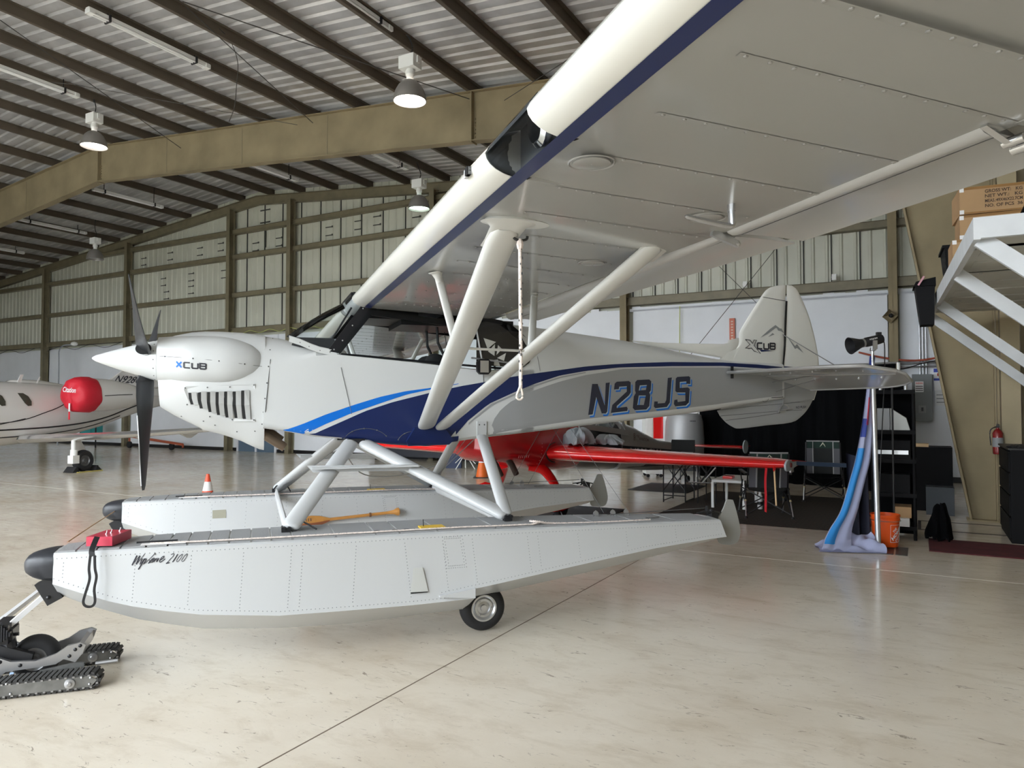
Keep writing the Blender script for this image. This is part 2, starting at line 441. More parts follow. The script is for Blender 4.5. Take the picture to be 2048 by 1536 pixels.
cable([(-5.0, 17.9, 2.9), (-2.4, 17.9, 6.0)], .012, 'rod brace rising to the right across the back wall behind the fin', 'rod')
cable([(-5.2, 18.05, 6.1), (-3.2, 18.05, 3.9)], .012, 'rod brace falling to the right across the back wall before the fin', 'rod')
p = [V((-11.15, 8.0, 8.3)), V((-11.9, 9.3, 8.1)), V((-12.1, 9.7, 8.35)), V((-12.3, 9.9, 7.95)), V((-12.4, 9.95, 7.3)), V((-12.7, 10.1, 7.22))]
cable(spline([(-10.9, 8.6, 8.45), (-11.2, 9.1, 8.5), (-11.6, 9.6, 8.4), (-11.75, 9.7, 8.0), (-11.8, 9.7, 7.6), (-12.2, 9.9, 7.45)], 6), .012, 'loose black cable looping down from the roof left of the rope rod', 'cable', 'loose_cable')
# wires along the top of the white boards
for a, b, col, lb in ((-43, -34.7, BLACK, 'black cable sagging in loops along the left end of the back wall'), (-34.3, -28.5, BLACK, 'black cable looped along the wall above the jet tail'), (-22.1, -14, mat('yellow_cord', (.55, .6, .2), .6), 'yellow green cord lying along the top of the white boards')):
    pts = []; k = 0; u = a
    while u <= b:
        pts.append((u, VB - .28, 4.28 + (.0 if k % 2 else (-.16 if col is BLACK else .1)))); u += 1.1 if col is BLACK else .5; k += 1
    cable(spline(pts, 5), .018, lb, 'cable', 'wall_cable', m=col)

# ---------------------------------------------------------------- hanging lamps
LAMPWHITE = mat('white_enamel', (.86, .86, .83), .4)
def bell_lamp(u, v, zb, ztop, on, tint, label, r=.29, tilt=0):
    t = thing('hanging_lamp', label, 'lamp', loc=H.wld(u, v, zb), rz=H.a, group='bell shaped high bay lamps under the roof')
    z = .34
    MB().box(-.16, .16, -.12, .12, z + .22, z + .44).box(-.19, .19, -.03, .03, z + .30, z + .42).build('ballast_box', LAMPWHITE, t, 0)
    MB().lathe([(.06, z + .02), (.065, z + .1), (.08, z + .12), (.08, z + .18), (.06, z + .22)], n=14).build('neck', LAMPWHITE, t)
    prf = [(.07, z + .03), (.13, z), (.2, z - .07), (.25, z - .16), (.28, z - .26), (r, .0), (r - .012, .0), (.265, z - .26), (.235, z - .16), (.19, z - .08), (.1, z - .02)]
    MB().lathe(prf, n=32, caps=False).build('reflector', mat('grey_spun_aluminium', (.32, .30, .28), .45, metal=.5), t)
    MB().lathe([(.0, .03), (.15, .03), (r - .03, .045), (r - .03, .055), (.0, .06)], n=28, caps=False).build('lens', mat('lamp_glow_%g' % on, tint, .5, emit=on) if on else mat('clear_lens', (.5, .5, .5), .15, metal=.3), t)
    MB().tube(spline([(0, 0, z + .44), (.05, 0, z + .6), (-.03, 0, z + .8), (-.12, .05, ztop - zb)], 6), .012, 6).build('supply_cord', BLACK, t)
    if on:
        l = bpy.data.lights.new('lamp_light', 'SPOT'); l.energy = 40 * on / 6; l.color = tint; l.spot_size = rad(150); l.spot_blend = .5; l.shadow_soft_size = .2
        o = bpy.data.objects.new('lamp_light', l); COL.objects.link(o); o.parent = t; o.location = (0, 0, -.03)
    return t
bell_lamp(-7.64, 9.95, 6.93, 8.15, 14, (1, .9, .78), 'brightest bell lamp hanging right of centre with warm white glow')
bell_lamp(-16.98, 9.95, 7.79, 8.9, 9, (1, .93, .86), 'lit bell lamp hanging at the left in front of the beam bend', r=.30)
bell_lamp(-11.58, 15.5, 6.9, 8.2, 5, (.75, 1, .85), 'lit bell lamp with greenish glow behind the beam beside the wing')
bell_lamp(-26.26, 15.5, 7.02, 8.5, 0, (1, 1, 1), 'unlit bell lamp hanging far left before the corrugated back wall')
# fluorescent strip fixtures
TUBE = mat('unlit_fluorescent_tube', (.95, .95, .94), .3)
for (u, v1, z, lb) in ((-12.4, 9.55, 8.43, 'near left fluorescent strip, nearest of those left of the bright lamp'), (-16.6, 9.35, 8.66, 'fluorescent strip at the left edge above the left bell lamp'),
                       (-8.0, 9.85, 8.2, 'fluorescent strip at the top centre ending beside the bright lamp'), (-22.9, 15.85, 8.53, 'fluorescent strip just below the bend of the beam'),
                       (-28.4, 16.4, 8.38, 'fluorescent strip above the unlit far left lamp'), (-16.5, 15.9, 8.5, 'fluorescent strip behind the middle of the beam'),
                       (-12.6, 16.3, 8.35, 'fluorescent strip behind the beam below the bright lamp'), (-32.7, 16.3, 8.03, 'farthest fluorescent strip at the left picture edge')):
    t = thing('fluorescent_fixture', lb, 'light fixture', loc=H.wld(u, v1 - 2.44, z), rz=H.a, group='fluorescent strips under the roof purlins')
    MB().box(-.05, .05, 0, 2.44, .03, .09).box(-.07, .07, 0, .1, -.01, .07).box(-.07, .07, 2.34, 2.44, -.01, .07).build('housing', LAMPWHITE, t, 0)
    for s in (-1, 1): MB().tube([(s * .035, .1, .005), (s * .035, 2.34, .005)], .019, 10).build('fluorescent_tube', TUBE, t)
    for y in (.35, 2.1): MB().box(-.085, .085, y, y + .03, -.025, .1).box(-.004, .004, y, y + .02, .1, roof_z(u) - z - .15).build('mounting_bracket', BLACK, t, 0)
portal('door_portal', H.wld((DL + DR) / 2, VF - .05, DH / 2), (rad(90), 0, H.a + math.pi), DR - DL, DH)
# ================================================================ SEAPLANE (frame A: x aft, y to its right = away from the camera, z up)
PAINT = mat('white_aircraft_paint', (.60, .61, .605), .30, coat=.1)
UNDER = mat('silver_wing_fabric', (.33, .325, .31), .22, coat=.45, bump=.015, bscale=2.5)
SILVER = mat('silver_grey_paint', (.35, .36, .37), .36, metal=.2)
PALE = mat('warm_white_paint', (.74, .735, .69), .28, coat=.4)
NAVY = mat('navy_paint', (.010, .020, .09), .3, coat=0, spec=.35)
BLUE = mat('bright_blue_paint', (.0, .15, .62), .3, coat=.1)
ALU = mat('brushed_aluminium', (.62, .63, .65), .28, metal=.9)
CHROME = mat('polished_metal', (.75, .76, .78), .08, metal=1)
RUBBER = mat('tyre_rubber', (.014, .014, .016), .7)
SEAM = mat('panel_seam', (.10, .10, .10), .7)
GLASS = glassmat('clear_plexiglass', (.90, .93, .93), .10)
plane = thing('floatplane', 'white blue and silver high wing floatplane filling the foreground of the hangar', 'seaplane', frame=A)

# ---- fuselage
BOT = [(-1.54, 1.475), (-1.396, 1.453), (-1.148, 1.405), (-.874, 1.378), (-.524, 1.33), (-.238, 1.312), (0, 1.345), (.295, 1.38), (.964, 1.443), (1.217, 1.468), (2.172, 1.547), (2.786, 1.61), (3.74, 1.735)]
HW = [(-1.54, .36), (-1.2, .375), (.6, .375), (1.3, .315), (2.17, .215), (2.8, .13), (3.3, .075), (3.74, .035)]
SILL = [(-1.54, 2.19), (-1.4, 2.17), (-1.15, 2.11), (-.985, 2.072), (-.77, 2.057), (-.32, 2.02), (.22, 1.965), (.6, 1.97), (.9, 2.0)]
TOPZ = [(.6, 2.40), (.83, 2.385), (1.16, 2.352), (1.96, 2.27), (2.7, 2.15), (3.1, 2.11), (3.74, 2.10)]
SH = [(.6, 2.12), (1.3, 2.12), (1.96, 2.12), (2.98, 2.08), (3.74, 2.06)]
def sec(x, top, hw, zb, sh, n=6):
    """half section from bottom centre to top centre then mirrored"""
    r = min(.05, hw * .5); P = [(0, zb - .005), (hw - r, zb)]
    P += [(hw - r + r * math.sin(t), zb + r - r * math.cos(t)) for t in [math.pi / 2 * k / 3 for k in range(1, 4)]]
    P += [(hw, zb + (sh - zb) * k / 4) for k in range(1, 4)] + [(hw, sh - .01)]
    if top - sh > .03:
        P += [((hw - .0) * math.cos(t) ** .8, sh + (top - sh) * math.sin(t) ** 1.15) for t in [math.pi / 2 * k / n for k in range(1, n)]] + [(0, top)]
    else:
        P += [(hw * (1 - k / n), sh + (top - sh) * k / n) for k in range(1, n)] + [(0, top)]
    P = P[1:]
    return [V((x, -y, z)) for y, z in P] + [V((x, y, z)) for y, z in P[-2::-1]]
fus = MB()
xs = [-1.54, -1.47, -1.4, -1.3, -1.148, -1.0, -.874, -.7, -.524, -.38, -.238, -.1, 0, .15, .295, .45, .6, .72]
rings = []
for x in xs:
    zs = interp(SILL, x); top = zs + (.04 if x < -1.35 else .005)
    if x < -1.3: top = interp([(-1.54, 2.225), (-1.35, 2.20), (-1.3, 2.15)], x)
    sh = interp([(-1.54, 1.98), (-1.35, 1.98), (-1.3, 2.0), (-1.148, 2.06), (-1.0, 2.07)], x) if x < -1.0 else zs
    if -1.35 < x < -1.0: top = interp([(-1.35, 2.20), (-1.148, 2.13), (-1.0, 2.085)], x)
    rings.append(sec(x, top, interp(HW, x), interp(BOT, x), sh))
fus.loft(rings)
xs = [.60, .8, .964, 1.217, 1.5, 1.8, 2.172, 2.5, 2.786, 3.1, 3.4, 3.715]
fus.loft([sec(x, interp(TOPZ, x), interp(HW, x), interp(BOT, x), interp(SH, x)) for x in xs])
fus_b = fus.bvh()
AI = A.I.to_3x3()
EYE_A = A.I @ EYE
def trace(b, px, py, off=.0025, dy=None):
    """where the line of sight meets a surface, lifted slightly off it"""
    d = AI @ sight(px, py); h = b.ray_cast(EYE_A, d)
    if h[0] is None: return None
    n = h[1] if h[1].dot(d) < 0 else -h[1]
    return h[0] + n * off
def sidepoint(b, x, z, off=.003):
    h = b.ray_cast(V((x, -3, z)), V((0, 1, 0)))
    if h[0] is None: return V((x, 0, z))
    n = h[1] if h[1].y < 0 else -h[1]
    return h[0] + n * off
def XZ(px, py, b=fus_b if 0 else None, y=-.36):
    d = AI @ sight(px, py); t = (y - EYE_A.y) / d.y; p = EYE_A + d * t
    return p.x, p.z
def side_xz(L, y=None):
    """picture outline -> (x,z) on the fuselage side plane"""
    out = []
    for px, py in L:
        yy = -.36 if y is None else y
        for _ in range(6):
            x, z = XZ(px, py, y=yy)
            if y is None: yy = -interp(HW, x)
        out.append((x, z))
    return out
fus.k = 1
def band(mb, top, bot, b, off, step=.05, nz=6, mirror=True):
    """painted band between two curves on the fuselage side"""
    x0 = max(top[0][0], bot[0][0]); x1 = min(top[-1][0], bot[-1][0]); n = max(2, int((x1 - x0) / step))
    def g(i, j):
        x = x0 + (x1 - x0) * i; lo = interp(BOT, x) + .008; zt = max(lo + .004, interp(top, x)); zb = max(lo, interp(bot, x)); z = zb + (zt - zb) * j
        p = sidepoint(b, x, z, off); return p
    mb.grid(g, n, nz)
    if mirror: mb.grid(lambda i, j: V((g(i, j).x, -g(i, j).y, g(i, j).z)), n, nz)
def low(x0, x1, n=12, d=.012): return [(x0 + (x1 - x0) * k / n, interp(BOT, x0 + (x1 - x0) * k / n) + d) for k in range(n + 1)]
bt = side_xz([(567, 861), (603, 849), (649, 830), (704, 811), (759, 794), (813, 782), (860, 776), (917, 767)])
bb = side_xz([(567, 862), (608, 869), (649, 849), (701, 827), (759, 807), (813, 789), (860, 779), (917, 768)])
mb = MB(); band(mb, bt, bb, fus_b, .0025); mb.build('blue_stripe', BLUE, plane)
nt_ = side_xz([(618, 872), (677, 846), (731, 822), (786, 804), (854, 787), (923, 772), (964, 765), (1016, 755), (1068, 747), (1120, 740), (1171, 733), (1220, 729), (1273, 726), (1342, 724), (1444, 725), (1513, 729), (1564, 734)])
nb_ = side_xz([(904, 879), (917, 863), (936, 841), (977, 808), (1032, 783), (1068, 768), (1120, 751), (1171, 742), (1239, 735), (1342, 732.5), (1444, 732), (1513, 736), (1564, 739)])
x9 = nb_[0][0]
nb_ = low(nt_[0][0], x9 - .01) + nb_
mb = MB(); band(mb, nt_, nb_, fus_b, .0025, nz=10); mb.build('navy_sweep', NAVY, plane)
gt = side_xz([(933, 850), (941, 841), (982, 808), (1035, 784.5), (1068, 770), (1120, 753.5), (1171, 744)])
gb = side_xz([(937, 850), (946, 841), (986, 810), (1037, 787.5), (1070, 773), (1121, 756), (1171, 746)])
mb = MB(); band(mb, gt, gb, fus_b, .003); mb.build('grey_pinstripe', SILVER, plane)
st_ = side_xz([(977.5, 866), (980, 854), (994, 827), (1018, 805), (1059, 784), (1090, 773), (1120, 763), (1171, 750), (1205, 745), (1245, 738), (1342, 735), (1444, 735), (1513, 739), (1564, 742)])
mb = MB(); band(mb, st_, low(st_[0][0], 3.70, 30, .004), fus_b, .002, nz=8); mb.build('silver_side', SILVER, plane)
# underside colours
mb = MB()
def bellypt(x, j):
    R_ = sec(x, 2, interp(HW, x), interp(BOT, x), 1.9); q = (j - .5) * 2; s_ = 1 if q > 0 else -1; q = abs(q)
    P_ = [V((x, 0, interp(BOT, x) - .006))] + [V((x, p.y * -s_, p.z)) for p in R_[:4]]; f = q * (len(P_) - 1.001); i_ = int(f); p = P_[i_] + (P_[i_ + 1] - P_[i_]) * (f - i_)
    return p + V((0, s_ * .003 * (q > .2), -.003))
mb.grid(lambda i, j: bellypt(-.94 + .97 * i, j), 24, 20)
mb.build('belly_paint', NAVY, plane)
# panel lines, screws
def seamline(b, pts, w=.004, off=.0035):
    P = [trace(b, *p, off=off) for p in pts]; P = [p for p in P if p]
    if len(P) > 1: fus.tube(P, w / 2, 4)
seamline(fus_b, [(674, 707), (682, 735), (690, 770), (697, 800), (703, 828)])
seamline(fus_b, [(966, 745), (967, 765)])
seamline(fus_b, [(1066, 650), (1070, 690), (1076, 720), (1080, 742)], .003)
def rowpx(a, b_, n): return [(a[0] + (b_[0] - a[0]) * k / (n - 1), a[1] + (b_[1] - a[1]) * k / (n - 1)) for k in range(n)]
# arc of screws round the access covers on the navy belly
for cx, cy, rx, ry in ((732, 886, 46, 29), (832, 888, 38, 26)):
    P = [trace(fus_b, cx + rx * math.cos(t), cy - ry * math.sin(t), .004) for t in [.5 + 2.3 * k / 12 for k in range(13)]]
    P = [p for p in P if p]
    if len(P) > 2: fus.tube(P, .0022, 4)
    for p in P[::3]: fus.dot(p + V((0, -.002, 0)), (0, -1, 0), .007, .004)
# fairing strip round the windshield base
pts = [trace(fus_b, *p, off=.004) or V((*XZ(*p)[:1], -.36, XZ(*p)[1])) for p in ((578, 675), (600, 682), (618, 690), (640, 698), (660, 702), (674, 703))]
for sg in (1, -1):
    mb = MB(); mb.loft([[V((p.x, sg * p.y, p.z)) + d for d in (V((0, 0, .018)), V((0, -sg * .006, .012)), V((0, -sg * .006, -.03)), V((0, .0, -.034)))] for p in pts]); mb.k = 1
    for p in pts: mb.dot((p.x, sg * p.y - sg * .007, p.z - .012), (0, -sg, 0), .005, .003)
    mb.build('windshield_fairing', [PAINT, SEAM], plane)

# ---- N28JS
LN = [  # outlines traced from the side lettering (picture points)
 ('N', [[(1176, 830), (1184, 768), (1195, 768), (1209, 811), (1211, 766), (1219, 765), (1214, 823), (1211, 827), (1203, 827), (1192, 794), (1185, 829)]]),
 ('2', [[(1221, 826), (1224, 810), (1253, 783), (1253, 772.5), (1238, 773.5), (1237, 778.5), (1227.5, 779), (1229, 767), (1233, 763.5), (1257, 762), (1261, 765), (1261, 785), (1257, 791), (1233, 812), (1233, 816), (1253, 813.5), (1255, 817), (1254, 822)]]),
 ('8', [[(1270, 764), (1274, 760), (1298, 759), (1302, 763), (1301, 781), (1298, 785), (1300, 790), (1298, 812), (1292, 819), (1269, 820.5), (1265, 816), (1267, 793), (1271, 786), (1269.5, 781)],
        [(1279, 771), (1277, 781), (1291, 780), (1293, 770)], [(1277, 791), (1274, 810), (1287, 810), (1291, 791)]]),
 ('J', [[(1335, 756), (1343, 755), (1339, 805), (1333, 814), (1310, 816.5), (1307, 813), (1308, 803), (1315, 803), (1315, 807), (1329, 806), (1332, 800)]]),
 ('S', [[(1380, 768), (1380, 755), (1377, 752.5), (1354, 754), (1351, 757), (1350, 782), (1353, 785), (1370, 785), (1370, 802), (1355, 804), (1354, 799), (1348, 800), (1347, 808), (1350, 813), (1371, 811), (1377, 805), (1379, 778), (1375, 775), (1359, 776), (1359, 764), (1372, 763), (1372, 767.5)]]),
]
def glyph(mb, polys, dx, dy, off):
    outer = [(p[0] + dx, p[1] + dy) for p in polys[0]]
    P = side_xz(outer); bmx = bmesh.new()
    holes = [side_xz([(p[0] + dx, p[1] + dy) for p in h]) for h in polys[1:]]
    from mathutils.geometry import tessellate_polygon
    loops = [[V((x, z, 0)) for x, z in P]] + [[V((x, z, 0)) for x, z in h[::-1]] for h in holes]
    tri = tessellate_polygon(loops); flat = [v for l in loops for v in l]
    for sgn in (1,):
        vs = []
        for v in flat: vs.append(sidepoint(fus_b, v.x, v.y, off))
        mb.add(vs, [tuple(t) for t in tri])
    bmx.free()
mb = MB()
for nme, polys in LN: glyph(mb, polys, 3.6, 5.0, .0035)
mb.build('registration_shadow', BLUE, plane, 0)
mb = MB()
for nme, polys in LN: glyph(mb, polys, 1.4, 1.8, .0042)
mb.build('registration_outline', mat('pale_outline', (.45, .55, .62), .3), plane, 0)
mb = MB()
for nme, polys in LN: glyph(mb, polys, 0, 0, .005)
mb.build('registration_letters', mat('navy_lettering', (.015, .02, .045), .25, coat=.4), plane, 0)

fo = fus.build('fuselage', [PAINT, SEAM], plane, 30)
# ---- cowling
cw = MB()
CT = [(-2.30, 2.165), (-2.2, 2.205), (-2.1, 2.232), (-1.95, 2.249), (-1.685, 2.243), (-1.53, 2.225)]
CB = [(-2.30, 1.64), (-2.2, 1.575), (-1.98, 1.455), (-1.87, 1.425), (-1.75, 1.385), (-1.66, 1.345), (-1.6, 1.31), (-1.545, 1.288)]
rings = []
for x in (-2.30, -2.285, -2.2, -2.08, -1.98, -1.87, -1.78, -1.7, -1.62, -1.565, -1.53):
    t = interp(CT, x); b_ = interp(CB, x); hw = interp([(-2.3, .23), (-2.2, .29), (-2.0, .335), (-1.7, .355), (-1.53, .362)], x)
    ring = []
    for k in range(28):
        a = 2 * math.pi * k / 28 + math.pi / 28; cs, sn = math.cos(a), math.sin(a)
        wy = abs(cs) ** .62 * (1 if cs > 0 else -1) * hw; zz = abs(sn) ** .62 * (1 if sn > 0 else -1)
        lowf = 1 - .42 * smoothstep(.2, 1, -zz) * (1 if x > -2.2 else .8)
        ring.append(V((x, wy * lowf, (t + b_) / 2 + zz * (t - b_) / 2)))
    rings.append(ring)
cw.loft(rings)
# cylinder cheek pods
for s in (-1, 1):
    rings = []
    for i in range(15):
        f = i / 14; x = -2.305 + f * .79
        k = (1 - max(0, (f - .45) / .55) ** 2.4) ** .5 if f < 1 else .02
        k = max(k, .02); zc = 2.005 - .01 * f; h = .175 * (1.0 + .1 * math.sin(f * 3)) * k; w = .15 * k
        yc = s * interp([(-2.305, .16), (-2.1, .24), (-1.8, .275), (-1.5, .275)], x)
        rings.append([V((x, yc + s * math.cos(a) * w, zc + math.copysign(abs(math.sin(a)) ** .8, math.sin(a)) * h)) for a in [2 * math.pi * q / 20 for q in range(20)]])
    cw.loft(rings)
cw_b = cw.bvh()
cw.k = 1

for p in [(371, 776), (415, 775), (460, 774), (508, 770), (375, 808), (420, 832), (465, 838), (508, 839), (330, 713), (386, 717), (438, 722), (489, 728), (363, 832), (407, 842), (430, 850), (540, 700), (537, 733), (534, 766), (530, 797), (527, 824), (524, 848), (474, 863), (510, 862)]:
    q = trace(cw_b, *p, off=.008 if 365 < p[0] < 512 and 766 < p[1] < 842 else .001) or trace(fus_b, *p, off=.001)
    if q: cw.dot(q, (-.1, -1, 0), .007, .004)
for L in ([(545.5, 677), (541, 720), (536, 770), (531, 820), (527, 856)],):
    P = [p for p in [trace(fus_b, *q, off=.003) or trace(cw_b, *q, off=.003) for q in L] if p]; cw.tube(P, .003, 4)
P = [trace(cw_b, *q, off=.001) for q in ((318, 712), (360, 715), (420, 720), (480, 727), (524, 733))]; cw.tube([p for p in P if p], .0015, 4)
cowl = cw.build('cowling', [PAINT, SEAM], plane, 50)
mb = MB()
P = [trace(cw_b, *p, off=.004) for p in [(368, 778), (372, 773), (510, 768), (510, 842), (467, 842), (452, 838), (381, 810)]]
mb.add(P + [p + V((0, -.006, 0)) for p in P], [tuple(range(7, 14))] + [(k, (k + 1) % 7, 7 + (k + 1) % 7, 7 + k) for k in range(7)])
mb.build('louvre_panel', PAINT, cowl, 0)
for tx, ty, bx, by in ((378, 784, 383, 807), (397, 784, 401, 815), (415, 784, 418, 822), (432, 784, 435, 828), (449, 783, 452, 833), (466, 783, 470, 834), (483, 781, 487, 836)):
    g = MB(); q = [trace(cw_b, *p, off=.0125) for p in ((tx, ty), (tx + 6, ty), (bx + 6, by), (bx, by))]
    mids = [trace(cw_b, (tx + bx) / 2 + e, (ty + by) / 2, off=.0125) for e in (-1.5, 4.5)]
    g.add([q[0], q[1], mids[1], q[2], q[3], mids[0]], [(0, 1, 2, 5), (5, 2, 3, 4)])
    g.build('cooling_slot', DARK, cowl, 0)
    g = MB(); e = [trace(cw_b, x_, y_, off=.011) for x_, y_ in ((tx + 6, ty - 1), ((tx + bx) / 2 + 4.5, (ty + by) / 2), (bx + 6, by + 1))]
    e2 = [trace(cw_b, x_, y_, off=.011) for x_, y_ in ((tx + 16, ty - 1), ((tx + bx) / 2 + 15, (ty + by) / 2), (bx + 15, by + 1))]
    g.add(e + [p + V((0, -.013, 0)) for p in e] + e2, [(3, 4, 7, 6), (4, 5, 8, 7), (0, 1, 4, 3), (1, 2, 5, 4), (0, 3, 6), (2, 8, 5)])
    g.build('louvre_blade', PAINT, cowl, 0)
# XCUB on the cheek
def tech(mb, word, f, w=.3, adv=1.35):
    G = {'X': [[(0, 0), (1, 1)], [(0, 1), (1, 0)]], 'C': [[(1, 1), (.12, 1), (0, .88), (0, .12), (.12, 0), (1, 0)]], 'U': [[(0, 1), (0, .12), (.12, 0), (.88, 0), (1, .12), (1, 1)]],
         'B': [[(0, 0), (0, 1), (.88, 1), (1, .9), (1, .62), (.9, .52), (0, .52)], [(.9, .52), (1, .42), (1, .12), (.88, 0), (0, 0)]]}
    x = 0; tot = adv * (len(word) - 1) + 1
    for ch in word:
        for st in G[ch]:
            for q in stroke_quads([(a * 1.0, b) for a, b in st], w): mb.add([f((x + p.x) / tot, p.y) for p in q], [(0, 1, 2, 3)])
        x += adv
def cowlmap(b, p00, p10, p01, off=.003):
    def f(u, v):
        px = p00[0] + (p10[0] - p00[0]) * u + (p01[0] - p00[0]) * v; py = p00[1] + (p10[1] - p00[1]) * u + (p01[1] - p00[1]) * v
        return trace(b, px, py, off) or V((0, 0, 0))
    return f
mb = MB(); tech(mb, 'X', cowlmap(cw_b, (353, 734), (363, 734.7), (353, 723)), .3); mb.build('emblem_letter', BLUE, cowl, 0)
mb = MB(); tech(mb, 'CUB', cowlmap(cw_b, (368, 735.2), (412, 738.3), (368, 724.8)), .27); mb.build('emblem_lettering', mat('ink', (.02, .02, .03), .4), cowl, 0)
# ---- spinner and propeller
sp = MB(); prof = [(.0015, -2.788), (.010, -2.782), (.024, -2.762), (.047, -2.70), (.082, -2.60), (.110, -2.51), (.134, -2.43), (.151, -2.37), (.160, -2.325), (.150, -2.318), (0.02, -2.318)]
ZH = 2.008
sp.lathe([(r, x + 2.3) for r, x in prof], (-2.3, 0, ZH), (1, 0, -.02), 40, caps=False)
sp.k = 1
for k in range(14):
    a = 2 * math.pi * k / 14; sp.dot(V((-2.345, .156 * math.cos(a), ZH + .156 * math.sin(a))), (0, math.cos(a), math.sin(a)), .006, .004)
spin = sp.build('spinner', [PAINT, SEAM], plane, 40)
CARB = mat('black_composite_blade', (.018, .019, .022), .42)
for i, ang in enumerate((-90, 30, 150)):
    a = rad(ang + 1); d = V((0, -math.cos(a), math.sin(a))); tn = V((0, math.sin(a), math.cos(a)))
    g = MB(); rings = []
    for f, ch, tw in ((.06, .022, 60), (.1, .05, 58), (.16, .075, 50), (.28, .088, 38), (.42, .09, 28), (.6, .082, 21), (.8, .062, 17), (.95, .04, 15), (.985, .02, 15)):
        r = f * 1.03; tt = rad(tw); cd = V((-math.sin(tt), 0, 0)) + tn * math.cos(tt); nd = V((math.cos(tt), 0, 0)) + tn * math.sin(tt)
        th = ch * (.16 if f > .1 else .7)
        rings.append([V((-2.415, 0, ZH)) + d * r + cd * ch * math.cos(q) + nd * th * math.sin(q) for q in [2 * math.pi * k / 12 for k in range(12)]])
    g.loft(rings); bl = g.build('propeller_blade', CARB, spin, 60)
    # pale leading edge guard near the tip
    g = MB(); g.tube([V((-2.415, 0, ZH)) + d * r * 1.03 + (V((-math.sin(rad(tw)), 0, 0)) + tn * math.cos(rad(tw))) * ch for r, ch, tw in ((.42, .0895, 28), (.6, .0815, 21), (.8, .0615, 17), (.95, .0395, 15))], .004, 5)
    g.build('leading_edge_guard', ALU, bl)
    g = MB(); g.lathe([(.0, .0), (.052, .0), (.056, .006), (.0, .007)], V((-2.415, 0, ZH)) + d * .158, d, 20, caps=False); g.build('blade_root_hole', DARK, bl)
# exhaust under the firewall
mb = MB(); mb.tube([(-1.66, -.16, 1.50), (-1.5, -.17, 1.40), (-1.37, -.175, 1.315)], .038, 14, caps=False); mb.tube([(-1.6, -.08, 1.50), (-1.48, -.08, 1.42), (-1.4, -.08, 1.36)], .045, 12)
mb.build('exhaust_pipe', mat('heat_stained_steel', (.20, .15, .11), .35, metal=.8), plane)

# ---- cabin: glass, frames, contents
FR = mat('black_cabin_trim', (.010, .010, .012), .4, spec=.3)
def Y(px, py, y): x, z = XZ(px, py, y=y); return V((x, y, z))
mb = MB()
WSb = [V((-1.36, 0, 2.232)), V((-1.28, -.16, 2.205)), V((-1.15, -.28, 2.15)), V((-1.04, -.345, 2.085))]
WSt = [V((-.84, 0, 2.565)), V((-.83, -.16, 2.56)), V((-.80, -.28, 2.535)), V((-.75, -.345, 2.49))]
for s in (1, -1): mb.grid(lambda i, j: (lambda a, b: V((a.x + (b.x - a.x) * j, s * (a.y + (b.y - a.y) * j), a.z + (b.z - a.z) * j + .02 * math.sin(math.pi * j))))(spline(WSb, 4)[round(i * 12)], spline(WSt, 4)[round(i * 12)]), 12, 5)
mb.build('windshield', GLASS, plane)
mb = MB()
for s in (1, -1):
    mb.add([V((-1.0, s * .374, 2.075)), V((.60, s * .374, 1.972)), V((.60, s * .36, 2.36)), V((-.2, s * .36, 2.45)), V((-.70, s * .36, 2.475))], [(0, 1, 2, 3, 4)])
mb.build('side_window', GLASS, plane, 0)
mb = MB()   # A pillars, upper rail, sill trim
for s in (-1, 1):
    a = [V((-1.06, s * .365, 2.09)), V((-.955, s * .372, 2.075)), V((-.66, s * .36, 2.46)), V((-.77, s * .36, 2.50))]
    mb.add(a + [p + V((0, -s * .02, 0)) for p in a], [(0, 1, 2, 3), (7, 6, 5, 4), (0, 4, 5, 1), (1, 5, 6, 2), (2, 6, 7, 3), (3, 7, 4, 0)])
    mb.beam((-.86, s * .37, 2.56), (.42, s * .37, 2.375), .03, .035)
    mb.beam((-.70, s * .34, 2.42), (.45, s * .34, 2.31), .02, .05)
    mb.tube([(-.98, s * .34, 2.10), (-.72, s * .33, 2.48)], .014, 8); mb.tube([(.48, s * .345, 2.37), (.62, s * .36, 1.97)], .014, 8)
    mb.tube([(-.95, s * .35, 2.07), (.6, s * .35, 1.965)], .010, 6)
mb.tube([(-1.0, 0, 2.2), (-.80, 0, 2.54)], .008, 8)
mb.beam((-.86, -.37, 2.56), (-.86, .37, 2.56), .03, .03)
mb.add([V((-.86, -.37, 2.562)), V((-.86, .37, 2.562)), V((.1, .37, 2.43)), V((.1, -.37, 2.43))], [(0, 1, 2, 3)])
mb.build('cabin_frame', FR, plane)
for p in ((685, 681), (705, 651), (726, 617), (668, 699)):
    x, z = XZ(*p, y=-.372); g = MB().dot((x, -.373, z), (0, -1, 0), .007, .004); g.build('frame_screw', ALU, plane, 0)
mb = MB()   # glare shield
mb.hexa([(-1.33, -.26, 2.14), (-.98, -.33, 2.07), (-.98, .33, 2.07), (-1.33, .26, 2.14), (-1.30, -.14, 2.215), (-1.0, -.27, 2.205), (-1.0, .27, 2.205), (-1.30, .14, 2.215)])
mb.build('glare_shield', mat('black_crackle', (.02, .02, .022), .8), plane, 0)
for s in (-1, 1):
    mb = MB(); mb.tube([(-.87, s * .30, 2.05), (-.93, s * .30, 2.25)], .014, 8, oval=.6)
    mb.build('cabin_tube', mat('grey_tube', (.35, .37, .4), .3), plane)
mb = MB()   # headliner, wiring and rear frame
mb.box(-.45, .55, -.3, .3, 2.335, 2.40); mb.box(-.75, -.3, -.28, .28, 2.38, 2.46)
